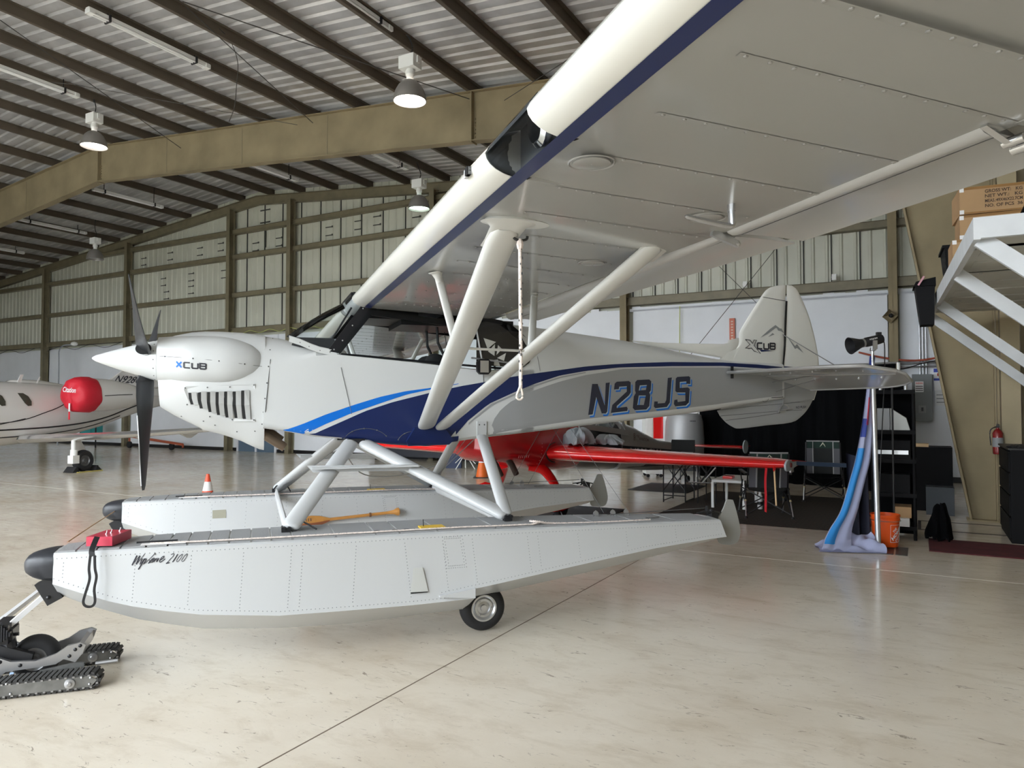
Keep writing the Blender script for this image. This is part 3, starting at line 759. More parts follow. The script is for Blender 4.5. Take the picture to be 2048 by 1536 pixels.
for s in (-1, 1):
    mb.tube([(-.12, s * .2, 2.36), (-.11, s * .2, 2.2), (-.05, s * .2, 2.08), (.0, s * .2, 2.04)], .012, 8)
    mb.tube([(.05, s * .2, 2.34), (.08, s * .22, 2.2), (.02, s * .2, 2.1)], .004, 5)
mb.box(.06, .12, -.34, -.2, 2.27, 2.36)
mb.build('headliner', FR, plane, 0)
for s in (-1, 1):
    mb = MB(); mb.ball((-.12, s * .16, 2.03), .1, 14, (1.0, .55, .78)); mb.ball((-.02, s * .16, 2.04), .07, 12, (.8, .7, .9)); mb.build('seat_back', mat('black_fabric', (.015, .015, .016), .9), plane)
# rear quarter window: black tinted with the steel truss showing
mb = MB(); W = side_xz([(952, 648), (985, 638), (1020, 648), (1048, 664), (1066, 688), (1068, 708), (1058, 726), (1045, 735), (952, 731)], y=-.37)
mb.add([sidepoint(fus_b, x, z, .006) if x > .62 else V((x, -.381, z)) for x, z in W], [tuple(range(9))])
mb.build('rear_window', mat('dark_tinted_window', (.01, .01, .012), .12, coat=.5), plane, 0)
rw = MB()
for T in ([(967, 676), (992, 684), (975, 698)], [(976, 703), (990, 688), (989, 712)], [(996, 690), (1004, 698), (993, 710)], [(994, 716), (1012, 706), (1008, 722)], [(988, 720), (996, 719), (1000, 732), (988, 731)]):
    rw.add([V((x, -.386, z)) for x, z in side_xz(T, y=-.386)], [tuple(range(len(T)))])
rw.build('window_opening', mat('pale_wall_seen_through', (.52, .52, .48), .5), plane, 0)
mb = MB()
mb.tube([V((x, -.385, z)) for x, z in side_xz([(951, 648), (966, 731)], y=-.385)], .008, 8)
mb.build('door_post', ALU, plane)
mb = MB()   # round dark window behind the struts with pale centre panel (mirror box)
c = V((.232, -.42, 1.985))
mb.prism([(x * .062, z * .066) for x, z in ((-.6, -1), (.6, -1), (1, -.6), (1, .6), (.6, 1), (-.6, 1), (-1, .6), (-1, -.6))], lambda x, z, t: V((c.x + x, c.y + t, c.z + z)), -.04, 0); mb.k = 1
mb.prism([(x * .036, z * .05) for x, z in ((-1, -1), (1, -1), (1, 1), (-1, 1))], lambda x, z, t: V((c.x + x, c.y - .04 + t, c.z + z)), -.008, 0)
mb.build('door_mirror', [FR, ALU], plane, 0)
mb = MB(); mb.tube([(.13, -.41, 2.06), (.52, -.40, 2.02)], .008, 6); mb.build('grab_rail', ALU, plane)

# ---- dorsal fin, fin, rudder, ventral fin
def slab(name, outline, th, m, y=0, taper=True, parent=plane, n=1):
    P = side_xz(outline, y=y); mb = MB()
    cx = sum(p[0] for p in P) / len(P); cz = sum(p[1] for p in P) / len(P)
    N = len(P); V0 = []
    for f, t in ((1, .002), (.93, th * .75), (.75, th)):
        V0.append((f, t))
    for s in (-1, 1):
        vs = [V((cx + (x - cx) * f, y + s * t, cz + (z - cz) * f)) for f, t in V0 for x, z in P]
        mb.add(vs, [(i * N + k, i * N + (k + 1) % N, (i + 1) * N + (k + 1) % N, (i + 1) * N + k) for i in range(2) for k in range(N)] + [tuple(2 * N + k for k in range(N))])
    vs = [V((x, y + s * .002, z)) for s in (-1, 1) for x, z in P]; mb.add(vs, [(k, (k + 1) % N, N + (k + 1) % N, N + k) for k in range(N)])
    return mb.build(name, m, parent, 45), mb.bvh()
def sm(pts, n=5): return [(p.x, p.y) for p in spline(pts, n)]
fin, fin_b = slab('fin', sm([(1436, 722), (1460, 712), (1476, 690), (1478, 668)], 3) + sm([(1481, 660), (1500, 628), (1523, 592), (1535, 578), (1550, 572), (1571, 570)], 4) + [(1570.5, 600), (1570, 640), (1568, 700), (1565, 738), (1562, 800), (1530, 803), (1450, 820), (1440, 760)], .016, PALE)
slab('dorsal_fairing', [(1262, 681), (1300, 685), (1380, 687), (1455, 688), (1474, 684), (1477, 676), (1478, 690), (1468, 708), (1450, 717), (1380, 705), (1300, 692)], .014, PALE)
rud, rud_b = slab('rudder', [(1574, 570)] + sm([(1583, 571), (1594, 580), (1608, 608), (1620, 640), (1629, 675), (1635, 705), (1638, 735), (1637, 768), (1628, 800)], 3) + [(1600, 806), (1566, 803), (1569, 700), (1573, 620)], .013, PALE)
ven, ven_b = slab('ventral_fin', [(1434, 821)] + sm([(1440, 832), (1452, 845), (1466, 854), (1480, 857), (1530, 851), (1582, 845), (1602, 833), (1616, 817), (1626, 798), (1637, 770)], 3) + [(1600, 775), (1566, 780), (1500, 800)], .012, SILVER)
# silver lower part of fin and rudder below the stripe
for nm, b_, L in (('fin_lower_paint', fin_b, [(1440, 733), (1500, 736), (1564, 741), (1561, 798), (1500, 812), (1442, 818)]), ('rudder_lower_paint', rud_b, [(1569, 742), (1637, 742), (1636, 768), (1628, 798), (1600, 804), (1567, 801)])):
    mb = MB(); n = len(L)
    P = side_xz(L, y=-.02); mb.add([V((x, -.019, z)) for x, z in P], [tuple(range(n))]); mb.build(nm, SILVER, plane, 0)
mb = MB(); P = side_xz([(1444, 724), (1513, 728), (1564, 732), (1600, 735), (1600, 738), (1564, 741), (1513, 736), (1444, 732)], y=-.03); mb.add([V((x, -.024, z)) for x, z in P], [tuple(range(8))]); mb.build('tail_stripe', NAVY, plane, 0)
mb = MB()
P = side_xz([(1571, 602), (1575, 602), (1573, 650), (1571, 700), (1567, 742), (1565, 795), (1561, 795), (1564, 740), (1568, 690), (1569, 640)], y=-.02); mb.add([V((x, -.0205, z)) for x, z in P], [tuple(range(10))])
mb.tube([V((*XZ(p[0], p[1], y=-.018)[:1], -.018, XZ(p[0], p[1], y=-.018)[1])) for p in ((1526, 594), (1548, 598), (1571, 602))], .003, 4)
mb.build('rudder_gap', DARK, plane, 0)
GREYINK = mat('grey_graphic', (.25, .26, .26), .4)
def xzy(L, y): return [V((x, y, z)) for x, z in side_xz(L, y=y)]
mb = MB()
for T in ([(1521, 675), (1540, 658), (1551, 650), (1556, 656), (1551, 656), (1535, 668)], [(1551, 650), (1560, 657), (1563, 657), (1568, 666), (1561, 662), (1556, 661)], [(1536, 674), (1545, 666), (1549, 669)],
          [(1574, 672), (1590, 692), (1594, 688), (1607, 706), (1594, 696), (1590, 698)]): mb.add(xzy(T, -.0215), [tuple(range(len(T)))])
mb.build('mountain_graphic', GREYINK, plane, 0)
mb = MB()
X_ = [(1491, 679), (1500, 680), (1505, 687), (1508, 680), (1513, 680), (1508, 691), (1521, 707), (1508, 702), (1503, 696), (1498, 697), (1491, 696), (1500, 689)]
P = xzy(X_ + X_[:1], -.0225); mb.tube(P, .004, 4, caps=False)
f = lambda u, v: (lambda q: V((q[0], -.0225, q[1])))(XZ(1515 + 35 * u - 0 * v, 697.5 + 1.0 * u - 11.5 * v, y=-.0225))
tech(mb, 'CUB', f, .27); mb.build('tail_lettering', mat('ink', (.02, .02, .03), .4), plane, 0)
mb = MB(); mb.add(xzy([(1519, 699.5), (1547, 701), (1523, 703.5)], -.0225), [(0, 1, 2)]); mb.build('lettering_underline', NAVY, plane, 0)
mb = MB(); lettering(mb, 'NO PUSH', lambda u, v: (lambda q: V((q[0], -.016, q[1])))(XZ(1592 + 20 * u, 817.5 - 1.2 * u - 5 * v, y=-.016)), .01); mb.build('warning_lettering', mat('ink', (.02, .02, .03), .4), plane, 0)
mb = MB()
for L in ([(1441, 832), (1560, 822), (1604, 820)], [(1451, 841), (1500, 835), (1560, 826)], [(1434, 821), (1500, 813), (1560, 808), (1600, 804), (1620, 794)]): mb.tube(xzy(L, -.014), .0018, 4)
mb.tube(xzy([(1480, 799), (1566, 794)], -.05), .005, 6)
t = [2 * math.pi * k / 20 for k in range(21)]; mb.tube(xzy([(1530 + 8 * math.cos(a), 793 + 11 * math.sin(a)) for a in t], -.055), .002, 4)
mb.build('control_rod', SEAM, plane)
mb = MB()
mb.tube(xzy([(1567, 798), (1566, 808), (1560, 815), (1556, 826)], -.035), .008, 6); mb.tube(xzy([(1566, 808), (1574, 811), (1578, 818)], -.035), .006, 6); mb.tube(xzy([(1562, 819), (1586, 817)], -.035), .007, 6); mb.tube(xzy([(1558, 823), (1572, 821)], -.035), .006, 6)
mb.build('tail_fitting', ALU, plane)

# ---- tailplane (thin, elevators drooped slightly)
TP = mat('tail_fabric', (.42, .42, .42), .25, coat=.6)
for s in (-1, 1):
    mb = MB()
    def tp(i, j):  # i span, j chord
        y = .06 + 1.52 * i; e = 1 - math.sqrt(max(0, 1 - (max(0, i - .6) / .4) ** 2)); xl = 2.93 + .33 * min(i, .8) + .40 * e; xr = 4.05 - .36 * e
        x = xl + (xr - xl) * j
        return V((x, s * y, 1.99 + .01 * i - .26 * max(0, x - 3.42)))
    for dz in (-.016, .016): mb.grid(lambda i, j: tp(i, j) + V((0, 0, dz * math.sin(math.pi * min(1, max(0, .03 + .94 * j))) ** .5)), 12, 8)
    edge = [tp(0, 0)] + [tp(i / 12, 0) for i in range(13)] + [tp(1, j / 8) for j in range(1, 9)] + [tp(1 - i / 12, 1) for i in range(13)]
    mb.tube(edge, .014, 8)
    tpo = mb.build('tailplane', TP if s < 0 else TP, plane, 60)
    g = MB(); g.tube([tp(i / 12, 0) + V((-.002, 0, 0)) for i in range(13)], .0165, 8); g.build('leading_edge', ALU, tpo)
    g = MB(); g.tube([tp(.02, .45) + V((0, 0, -.02)), tp(.98, .45) + V((0, 0, -.02))], .006, 5)
    for i in range(1, 6):
        q = tp(i / 6, .6); g.ball(q + V((0, 0, -.02)), .01, 6); q = tp(i / 6, .3); g.ball(q + V((0, 0, -.02)), .008, 6)
    g.build('elevator_hinge', ALU, tpo)
mb = MB()
mb.tube([(3.73, 0, 2.42), (4.0 - .4, -.95, 2.0)], .005, 5); mb.tube([(3.73, 0, 2.42), (3.6, .95, 2.0)], .005, 5)
mb.tube([(3.6, -.03, 1.80), (3.6, -.95, 1.97)], .006, 5, oval=.5); mb.tube([(3.6, .03, 1.80), (3.6, .95, 1.97)], .006, 5)
mb.tube([(3.55, -.03, 1.9), (3.55, -.95, 1.97)], .004, 5)
mb.build('bracing_wire', mat('grey_wire', (.25, .25, .25), .4, metal=.6), plane)
mb = MB(); P = side_xz([(1460, 733), (1466, 733), (1466, 757), (1460, 757)], y=-.13); mb.add([V((x, -.14, z)) for x, z in P], [(0, 1, 2, 3)]); mb.build('tailplane_slot', DARK, plane, 0)

# ---- wings
def airfoil(xl, zb, c=1.45, t=.2):
    """from trailing bottom forward round the nose to trailing top"""
    P = [(c, .0), (c * .75, .0), (c * .5, .0), (c * .25, .0), (.15, .0)]
    P += [(.13 - .13 * math.sin(a) ** 1.0, .07 - .069 * math.cos(a)) for a in [math.pi / 2 * k / 6 for k in range(1, 7)]]
    P += [(.01, .09), (.035, .125), (.08, .155), (.16, .182), (.3, .198), (.5, .2), (.75, .175), (1.0, .135), (1.25, .075), (c, .03)]
    return [V((xl + x, 0, zb + z - .045 * x)) for x, z in P]
NY = 5.33
for s in (-1, 1):
    wing = MB(); ys = [.40, .8, 2, 3.2, 3.968, 3.975, 4.365, 4.385, 5.0, 5.22, 5.30, 5.33]
    rings = []
    for y in ys:
        k = 1 if y < 5.1 else max(.25, (1 - ((y - 5.1) / .26) ** 2) ** .5)
        c = 1.15
        A_ = airfoil(-.87, 2.455, 1.17)
        zc = 2.53
        if s < 0 and 3.97 < y < 4.38: A_ = [V((max(p.x, -.735), 0, max(p.z, 2.462) if p.x < -.70 else p.z)) for p in A_]
        rings.append([V((p.x if y < 5.1 else -.3 + (p.x + .3) * (.8 + .2 * k), s * y, zc + (p.z - zc) * k)) for p in A_])
    wing.loft(rings)
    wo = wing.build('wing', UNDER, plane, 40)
    # bright leading edge skin
    g = MB()
    rr = []
    for y in [.40 + .35 * k for k in range(14)] + [5.1, 5.2]:
        A_ = airfoil(-.873, 2.4525, 1.17)[4:17]
        rr.append([V((p.x, s * y, p.z)) for p in A_])
    L0 = [r for r in rr if abs(r[0].y) < 3.95] + [[V((p.x, s * 3.97, p.z)) for p in rr[0]]]
    L1 = [[V((p.x, s * 4.37, p.z)) for p in rr[0]]] + [r for r in rr if abs(r[0].y) > 4.37]
    g.loft(L0, caps=False, close=False); g.loft(L1, caps=False, close=False)
    g.build('leading_edge_skin', mat('cream_white_gloss', (.76, .75, .69), .25, coat=.6), wo, 60)
    g = MB(); z0 = 2.452
    g.add([V((-.752, s * .42, z0 + .004)), V((-.752, s * 5.2, z0 + .004)), V((-.718, s * 5.2, z0 - .001)), V((-.718, s * .42, z0 - .001))], [(0, 1, 2, 3)])
    g.loft([[V((p.x, s * y, p.z)) for p in airfoil(-.875, 2.4505, 1.17)[4:6]] for y in (.42, 5.2)], caps=False, close=False)
    g.build('wing_stripe', NAVY, wo, 0)
    # landing light bay
    if s < 0:
        g = MB(); g.box(-.745, -.738, -4.366, -3.974, 2.452, 2.62); g.loft([[V((p.x, y, p.z)) for p in airfoil(-.870, 2.4525, 1.17)[10:16]] for y in (-4.366, -3.974)], caps=False, close=False)
        for y in (-4.368, -3.972): g.add([V((p.x + .004, y, p.z)) for p in airfoil(-.873, 2.4525, 1.17)[4:17]], [tuple(range(13))])
        g.build('landing_light_bay', mat('dark_bay', (.06, .065, .07), .35), wo, 0)
        g = MB(); g.lathe([(.0, 0), (.055, 0), (.07, .012), (.066, .03), (.04, .06), (0.0, .07)], (-.80, -4.24, 2.53), (1, 0, .15), 20, caps=False); g.build('landing_light', CHROME, wo)
        g = MB(); g.loft([[V((p.x, y, p.z)) for p in airfoil(-.876, 2.452, 1.17)[4:17]] for y in (-4.37, -3.97)], caps=False, close=False); g.build('light_cover', glassmat('light_cover_glass', (.85, .87, .88), .12), wo, 60)
        g = MB()
        for y in (-4.0, -4.12, -4.25): g.dot((-.725, y, 2.449), (0, 0, -1), .007, .003)
        g.build('cover_screw', ALU, wo, 0)
        g = MB(); g.box(-.885, -.872, -3.80, -3.74, 2.5, 2.53); g.k = 1; g.box(-.89, -.874, -3.80, -3.77, 2.5, 2.53); g.build('stall_vane', [PAINT, BLACK], wo, 0)
    # rib stitch lines on the underside
    zb = lambda x: 2.455 - .045 * (x + .87) - .0015
    for y in (.79, 1.14, 1.49, 1.84, 2.19, 2.54, 2.89, 3.24, 3.59, 3.94, 4.29, 4.64, 4.99, 5.23):
        g = MB(); g.box(-.60, .27, s * y - .012, s * y + .012, zb(.27) - .0005, zb(.27)) if 0 else None
        g.add([V((x, s * y + e, zb(x))) for x, e in ((-.60, -.011), (.28, -.011), (.28, .011), (-.60, .011))], [(0, 1, 2, 3)])
        for k in range(13 if s < 0 else 5):
            x = -.58 + k * .068 * (1 if s < 0 else 3); g.ball((x, s * y, zb(x) - .0005), .007, 6, (1, 1, .5))
        g.build('rib_tape', UNDER, wo)
    # inspection covers
    for x, y in ((-.68, 4.22), (.097, 3.87), (.072, 2.87), (-.45, 4.24)) if s < 0 else ():
        if x == -.68: continue
        g = MB(); g.lathe([(0, 0), (.062, 0), (.062, .004), (.055, .006), (0, .006)], (x if x != -.45 else -.60, -y, zb(x) - .001), (0, 0, -1), 28, caps=False); g.dot((x if x != -.45 else -.6, -y, zb(x) - .007), (0, 0, -1), .005)
        g.lathe([(.07, 0), (.074, .003), (.078, 0)], (x if x != -.45 else -.60, -y, zb(x) - .001), (0, 0, -1), 28, caps=False)
        g.build('inspection_cover', UNDER, wo)
    # flap and aileron: round nosed slotted surfaces under the trailing edge
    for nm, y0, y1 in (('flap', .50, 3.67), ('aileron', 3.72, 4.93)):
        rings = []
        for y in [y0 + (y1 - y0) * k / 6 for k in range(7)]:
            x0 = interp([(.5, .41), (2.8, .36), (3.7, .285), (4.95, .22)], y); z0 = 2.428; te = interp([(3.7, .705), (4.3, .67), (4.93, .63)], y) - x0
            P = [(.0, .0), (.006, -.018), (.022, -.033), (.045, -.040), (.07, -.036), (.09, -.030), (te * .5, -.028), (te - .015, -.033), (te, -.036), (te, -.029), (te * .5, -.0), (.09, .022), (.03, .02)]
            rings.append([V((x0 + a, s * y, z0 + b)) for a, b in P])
        g = MB().loft(rings); fo_ = g.build(nm, mat('lit_silver_control_surface', (.47, .465, .45), .3, coat=.3), wo, 40)  # wing silver lightened in colour, as if catching more light
        xa = interp([(.5, .41), (2.8, .36), (3.7, .285), (4.95, .22)], y0); g = MB(); g.tube([(xa + .092, s * y0, z0 - .032), (x0 + .092, s * y1, z0 - .031)], .0015, 4)
        g.build('skin_seam', SEAM, wo)
    g = MB(); g.beam((.24, s * 3.695, 2.40), (.37, s * 3.695, 2.36), .02, .03); g.ball((.37, s * 3.695, 2.358), .016, 8)
    g.build('flap_hinge', ALU, wo)
    g = MB(); g.beam((.22, s * 4.95, 2.41), (.33, s * 4.95, 2.37), .02, .025); g.tube([(.32, s * 4.93, 2.372), (.32, s * 4.99, 2.372)], .014, 12); g.tube([(.355, s * 4.93, 2.36), (.355, s * 4.99, 2.36)], .016, 12)
    g.build('aileron_hinge', CHROME, wo)
    # fixed tip trailing part
    g = MB(); g.loft([[V((.28, s * y, 2.40)), V((tx, s * y, 2.385)), V((tx, s * y, 2.395)), V((.28, s * y, 2.46))] for y, tx in ((4.99, .61), (5.15, .58), (5.27, .5), (5.32, .36))]); g.build('wing_tip', UNDER, wo)
mb = MB()   # wing centre section over the cabin
mb.loft([[V((p.x, y, p.z)) for p in airfoil(-.85, 2.47, 1.3)[4:]] + [V((.45, y, 2.44))] for y in (-.41, .41)])
mb.build('centre_section', PAINT, plane, 40)
# pitot mast
mb = MB(); mb.tube([(.077, -4.05, 2.43), (.077, -4.05, 2.385)], .019, 16, oval=.55); mb.tube([(.077, -4.05, 2.39), (.079, -4.05, 2.335)], .017, 16, oval=.6)
mb.tube(spline([(.088, -4.05, 2.347), (.078, -4.05, 2.333), (.05, -4.05, 2.331), (-.06, -4.05, 2.342), (-.126, -4.05, 2.351)], 5), [.0105] * 16 + [.009] * 4 + [.004], 12)
mb.build('pitot_mast', mat('satin_metal', (.55, .56, .58), .25, metal=.85), plane)
# lift struts
STRUT = mat('white_strut_paint', (.60, .60, .575), .28, coat=.3)
def strut(name, a, b, ch, th=.42, m=STRUT, along=(1, 0, 0), par=plane, n=16, ends=1):
    a = V(a); b = V(b); d = (b - a).normalized(); u = V(along); u = (u - d * u.dot(d)).normalized(); w = d.cross(u)
    g = MB(); L = (b - a).length; rings = []
    for f, k in ((0, .55), (.012, .9), (.03, 1), (.97, 1), (.988, .9), (1, .55)):
        p = a + d * L * f
        rings.append([p + u * ch / 2 * k * (math.cos(t) + .12 * math.cos(2 * t)) + w * ch / 2 * th * k * math.sin(t) for t in [2 * math.pi * q / n for q in range(n)]])
    g.loft(rings); return g.build(name, m, par, 50)
for s in (-1, 1):
    f = strut('lift_strut', (-.275, s * .42, 1.47), (-.605, s * 3.40, 2.42), .145)
    r = strut('lift_strut', (-.15, s * .42, 1.46), (.185, s * 3.33, 2.42), .118)
    for (x, y, fx) in ((-.60, 3.42, -1), (.19, 3.34, 1)):
        g = MB(); g.prism([(.13 * math.cos(t) * (1.0 if math.cos(t) < 0 else 1.25), .085 * math.sin(t)) for t in [2 * math.pi * k / 24 for k in range(24)]], lambda a_, b_, t: V((x + .03 + a_, s * (y + b_), t)), 2.434, 2.450)
        rings = []
        for q, (k, zz, yy) in enumerate(((1.0, 2.436, 0), (.75, 2.430, -.0), (.62, 2.42, -.02), (.56, 2.39, -.12), (.55, 2.375, -.19))):
            rings.append([V((x + .01 + .13 * k * math.cos(t), s * (y + yy + .075 * k * math.sin(t)), zz)) for t in [2 * math.pi * w_ / 20 for w_ in range(20)]])
        g.loft(rings); g.build('strut_cuff', STRUT, plane, 50)
    # blue root cuff
    g = MB()
    g.loft([[V((x, s * y, z)) for x, y, z in Rg] for Rg in ([(-.36, .37, 1.47), (-.10, .37, 1.465), (-.10, .44, 1.46), (-.36, .44, 1.465)], [(-.42, .37, 1.36), (-.02, .37, 1.36), (-.02, .40, 1.36), (-.42, .40, 1.36)], [(-.40, .34, 1.315), (-.05, .34, 1.32), (-.05, .37, 1.325), (-.40, .37, 1.32)])]); g.build('strut_root_fairing', NAVY, plane, 40)
    # jury struts
    ft = V((-.605, 3.40 * s, 2.42)); f0 = V((-.275, s * .42, 1.47)); k = .56; jf = f0 + (ft - f0) * k; rt = V((.185, 3.33 * s, 2.42)); r0 = V((-.15, s * .42, 1.46)); jr = r0 + (rt - r0) * k
    for top, bt_ in ((V((-.60, s * 2.15, 2.45)), jf), (V((.20, s * 1.70, 2.44)), jr)):
        strut('jury_strut', bt_, top, .05, .5)
        g = MB(); g.lathe([(.052, 0), (.05, .006), (.034, .015), (.022, .045), (.02, .07)], top + V((0, 0, .002)), bt_ - top, 18); g.build('jury_strut_collar', STRUT, plane)
    strut('jury_brace', jf, jr, .03, .5)
    for p, q in ((f0 + (ft - f0) * .25, 0), (r0 + (rt - r0) * .28, 0)):
        g = MB(); g.ball(p + V((0, -s * .0, 0)) + V((0, s * .035, -.01)), .012, 8); g.build('strut_bolt', ALU, plane)
# ================================================================ FLOATS
DECKG = mat('grey_anti_slip_deck', (.30, .305, .31), .75, bump=.2, bscale=120)
HULL = mat('white_float_paint', (.55, .56, .565), .35, coat=.15)
RIV = mat('rivet_heads', (.30, .31, .32), .5)
BUMP = mat('black_rubber_bow', (.02, .022, .028), .45, bump=.05, bscale=30)
EX, EY = EYE_A.x, EYE_A.y
HWD = [(-2.72, .14), (-2.6, .165), (-2.3, .215), (-1.9, .255), (-1.4, .28), (0, .28), (.8, .25), (1.93, .165)]      # half width of the deck
DK = [(-2.72, .775), (-2.2, .79), (-1.33, .79), (-.235, .787), (.8, .765), (1.93, .733)]
CH = [(-2.80, .645), (-2.62, .575), (-2.36, .48), (-1.97, .395), (-1.46, .345), (-1.0, .337), (-.58, .333), (-.17, .34)]
CH2 = [(-.42, .372), (-.17, .405), (.45, .482), (1.2, .568), (1.99, .615)]
KL = [(-2.79, .56), (-2.6, .455), (-2.3, .33), (-1.93, .23), (-1.43, .183), (-.97, .167), (-.17, .19)]
KL2 = [(-.17, .26), (.2, .30), (.95, .395), (1.75, .51), (1.92, .56)]
def float_ring(x, ch, kl, cy, s):
    w = interp(HWD, x); d = interp(DK, x); c = interp(ch, x); k = min(interp(kl, x), c - .01); wc = w * 1.04
    L = [(0, d + .012), (w * .93, d + .004), (w, d - .008), (wc, c), (wc + .004, c - .012), (wc * .55, (c * .42 + k * .58)), (.02, k), (0, k - .012)]
    return [V((x, cy + s * -y, z)) for y, z in L] + [V((x, cy + s * y, z)) for y, z in L[-2:0:-1]]
def make_float(cy, near):
    """cy: centre line; outer side is the side away from the aircraft centre"""
    so = -1 if cy < 0 else 1
    root = MB()
    xs = [-2.72, -2.65, -2.55, -2.42, -2.28, -2.1, -1.9, -1.7, -1.45, -1.2, -.97, -.6, -.3, -.17]
    root.loft([float_ring(x, CH, KL, cy, 1) for x in xs])
    xs = [-.17, 0, .2, .5, .95, 1.3, 1.6, 1.80, 1.93]
    R2 = [float_ring(x, CH2, KL2, cy, 1) for x in xs]
    for k, p in enumerate(R2[-1]):
        p.x += .045 * (interp(DK, 1.93) - p.z) / .12
    root.loft(R2)
    hb = root.bvh(); root.k = 1
    # rivet rows on both sides
    sides = (-1, 1)
    for sd in sides:
        if near and sd > 0: continue
        if not near and sd > 0: continue
        def yy(x, z):
            w = interp(HWD, x); return cy + sd * (w + .04 * w * smoothstep(0, 1, (interp(DK, x) - z) / .4))
        def riv(x, z, r=.0042):
            h = hb.ray_cast(V((x, cy + sd * 1.0, z)), V((0, -sd, 0)))
            if h[0]: root.dot(h[0], (0, sd, 0), r, .003)
        stp = .0265 if near else .045
        x = -2.70
        while x < 1.93:
            riv(x, interp(DK, x) - .028); x += stp
        x = -2.76
        while x < -.2:
            riv(x + .02, interp(CH, x) + .012); x += stp
        x = -.40
        while x < 1.95:
            riv(x, interp(CH2, x) + .012); x += stp
        for xr in (-2.66, -2.27, -1.96, -1.66, -1.375, -1.305, -.97, -.66, -.40, -.19, .22, .30, .62, 1.03, 1.48, 1.88):
            z = interp(DK, xr) - .055; zb = (interp(CH, xr) if xr < -.3 else interp(CH2, xr)) + .03
            while z > zb:
                f = (interp(DK, xr) - z); riv(xr + (f * .12 if xr > -.7 else -f * .06), z); z -= .021 if near else .035
        for (x0, x1, z0, z1) in ((-.40 + .02, -.27, .56, .745), (-.415 + .02, -.255, .545, .757)):
            n = 9
            for k in range(n + 1):
                riv(x0 + (x1 - x0) * k / n, z1); riv(x0 + (x1 - x0) * k / n + .03, z0); riv(x0 + .03 * (1 - k / n), z0 + (z1 - z0) * k / n); riv(x1 + .03 * (1 - k / n), z0 + (z1 - z0) * k / n)
    f = root.build('float', [HULL, RIV], plane, 30)
    f['label'] = 'near white float with script lettering' if near else 'far white float behind the near one'
    # bow bumper
    g = MB(); rings = []
    for q in range(8):
        t = q / 7; x = -2.72 - .175 * math.sin(t * math.pi / 2); k = max(.03, math.cos(t * math.pi / 2) ** .75)
        w = .142 * k; zc = interp([(0, .71), (1, .695)], t)
        top = zc + (.785 - zc) * k; bt_ = zc - (zc - .60) * k
        rings.append([V((x, cy + y * w, z)) for y, z in ((0, top + .006), (.8, top - .004), (1, top - .03 * k), (1.02, zc), (.85, bt_ + .03 * k), (.3, bt_), (0, bt_ - .012), (-.3, bt_), (-.85, bt_ + .03 * k), (-1.02, zc), (-1, top - .03 * k), (-.8, top - .004))])
    g.loft(rings); b_ = g.build('bow_bumper', BUMP, f, 50)
    g = MB(); g.beam((-2.80, cy, .60), (-2.73, cy, .47), .07, .09, (1, 0, 0)); g.ball((-2.765, cy - .04, .50), .012, 8); g.build('tow_bracket', BLACK, f, 30)
    # deck panels: strips of non-skid
    dk = []
    xs = [-2.705, -2.60, -2.49, -2.36, -2.22, -2.10, -1.99, -1.87, -1.75, -1.62, -1.50, -1.37, -1.10, -.84, -.68, -.42, 0, .36, .80, 1.15, 1.5, 1.86]
    for a, b in zip(xs, xs[1:]):
        g = MB(); wa = interp(HWD, a + .01) * .9; wb = interp(HWD, b - .01) * .9
        for e in (0,):
            g.hexa([(a + .006, cy - wa, interp(DK, a) + .005), (b - .006, cy - wb, interp(DK, b) + .005), (b - .006, cy + wb, interp(DK, b) + .005), (a + .006, cy + wa, interp(DK, a) + .005),
                    (a + .006, cy - wa, interp(DK, a) + .0135), (b - .006, cy - wb, interp(DK, b) + .0135), (b - .006, cy + wb, interp(DK, b) + .0135), (a + .006, cy + wa, interp(DK, a) + .0135)])
        g.build('deck_pad', DECKG, f, 0)
    g = MB(); x0 = -.52
    g.box(x0, x0 + .17, cy - .20, cy - .08, .802, .812); g.build('yellow_walk_patch', mat('yellow_sticker', (.75, .48, .03), .5), f, 0)
    g = MB(); g.tube([(x0 + .03, cy - .12, .81), (x0 + .028, cy - .12, .86)], .003, 5); g.build('deck_pin', BLACK, f)
    for x in (-.82, -.70, -.62):
        g = MB(); g.lathe([(0, 0), (.022, 0), (.02, .008), (0, .009)], (x, cy - .17, .80), (0, 0, 1), 14, caps=False); g.build('bilge_plug', mat('black_cap', (.02, .02, .02), .5), f)
    for x in (.95, 1.10, 1.22):
        g = MB(); g.tube([(x - .02, cy + .1, .765), (x - .02, cy + .1, .80), (x, cy + .1, .82), (x + .02, cy + .1, .80), (x + .02, cy + .1, .765)], .005, 6); g.lathe([(.016, -.006), (.02, -.006), (.02, .006), (.016, .006)], (x, cy + .1, .80), (0, 1, 0), 14); g.build('cable_pulley', ALU, f)
    g = MB(); g.beam((1.30, cy - .07, .77), (1.42, cy - .07, .77), .012, .012); g.beam((1.34, cy - .07, .765), (1.38, cy - .07, .765), .02, .02); g.build('deck_cleat', mat('worn_metal', (.35, .35, .35), .3, metal=.8), f)
    # water rudder with its bracket
    g = MB()
    yr = cy - .02
    P = [(1.99, .70), (2.06, .80), (2.085, .855), (2.10, .872), (2.145, .870), (2.16, .855), (2.195, .75), (2.225, .62), (2.215, .55), (2.19, .515), (2.14, .50), (2.07, .505), (2.02, .52), (2.0, .57)]
    g.prism(sm(P + P[:1], 3)[:-1], lambda a, b, t: V((a, yr + t, b)), -.006, .006); g.build('water_rudder', mat('grey_rudder_paint', (.30, .30, .285), .4), f, 40)
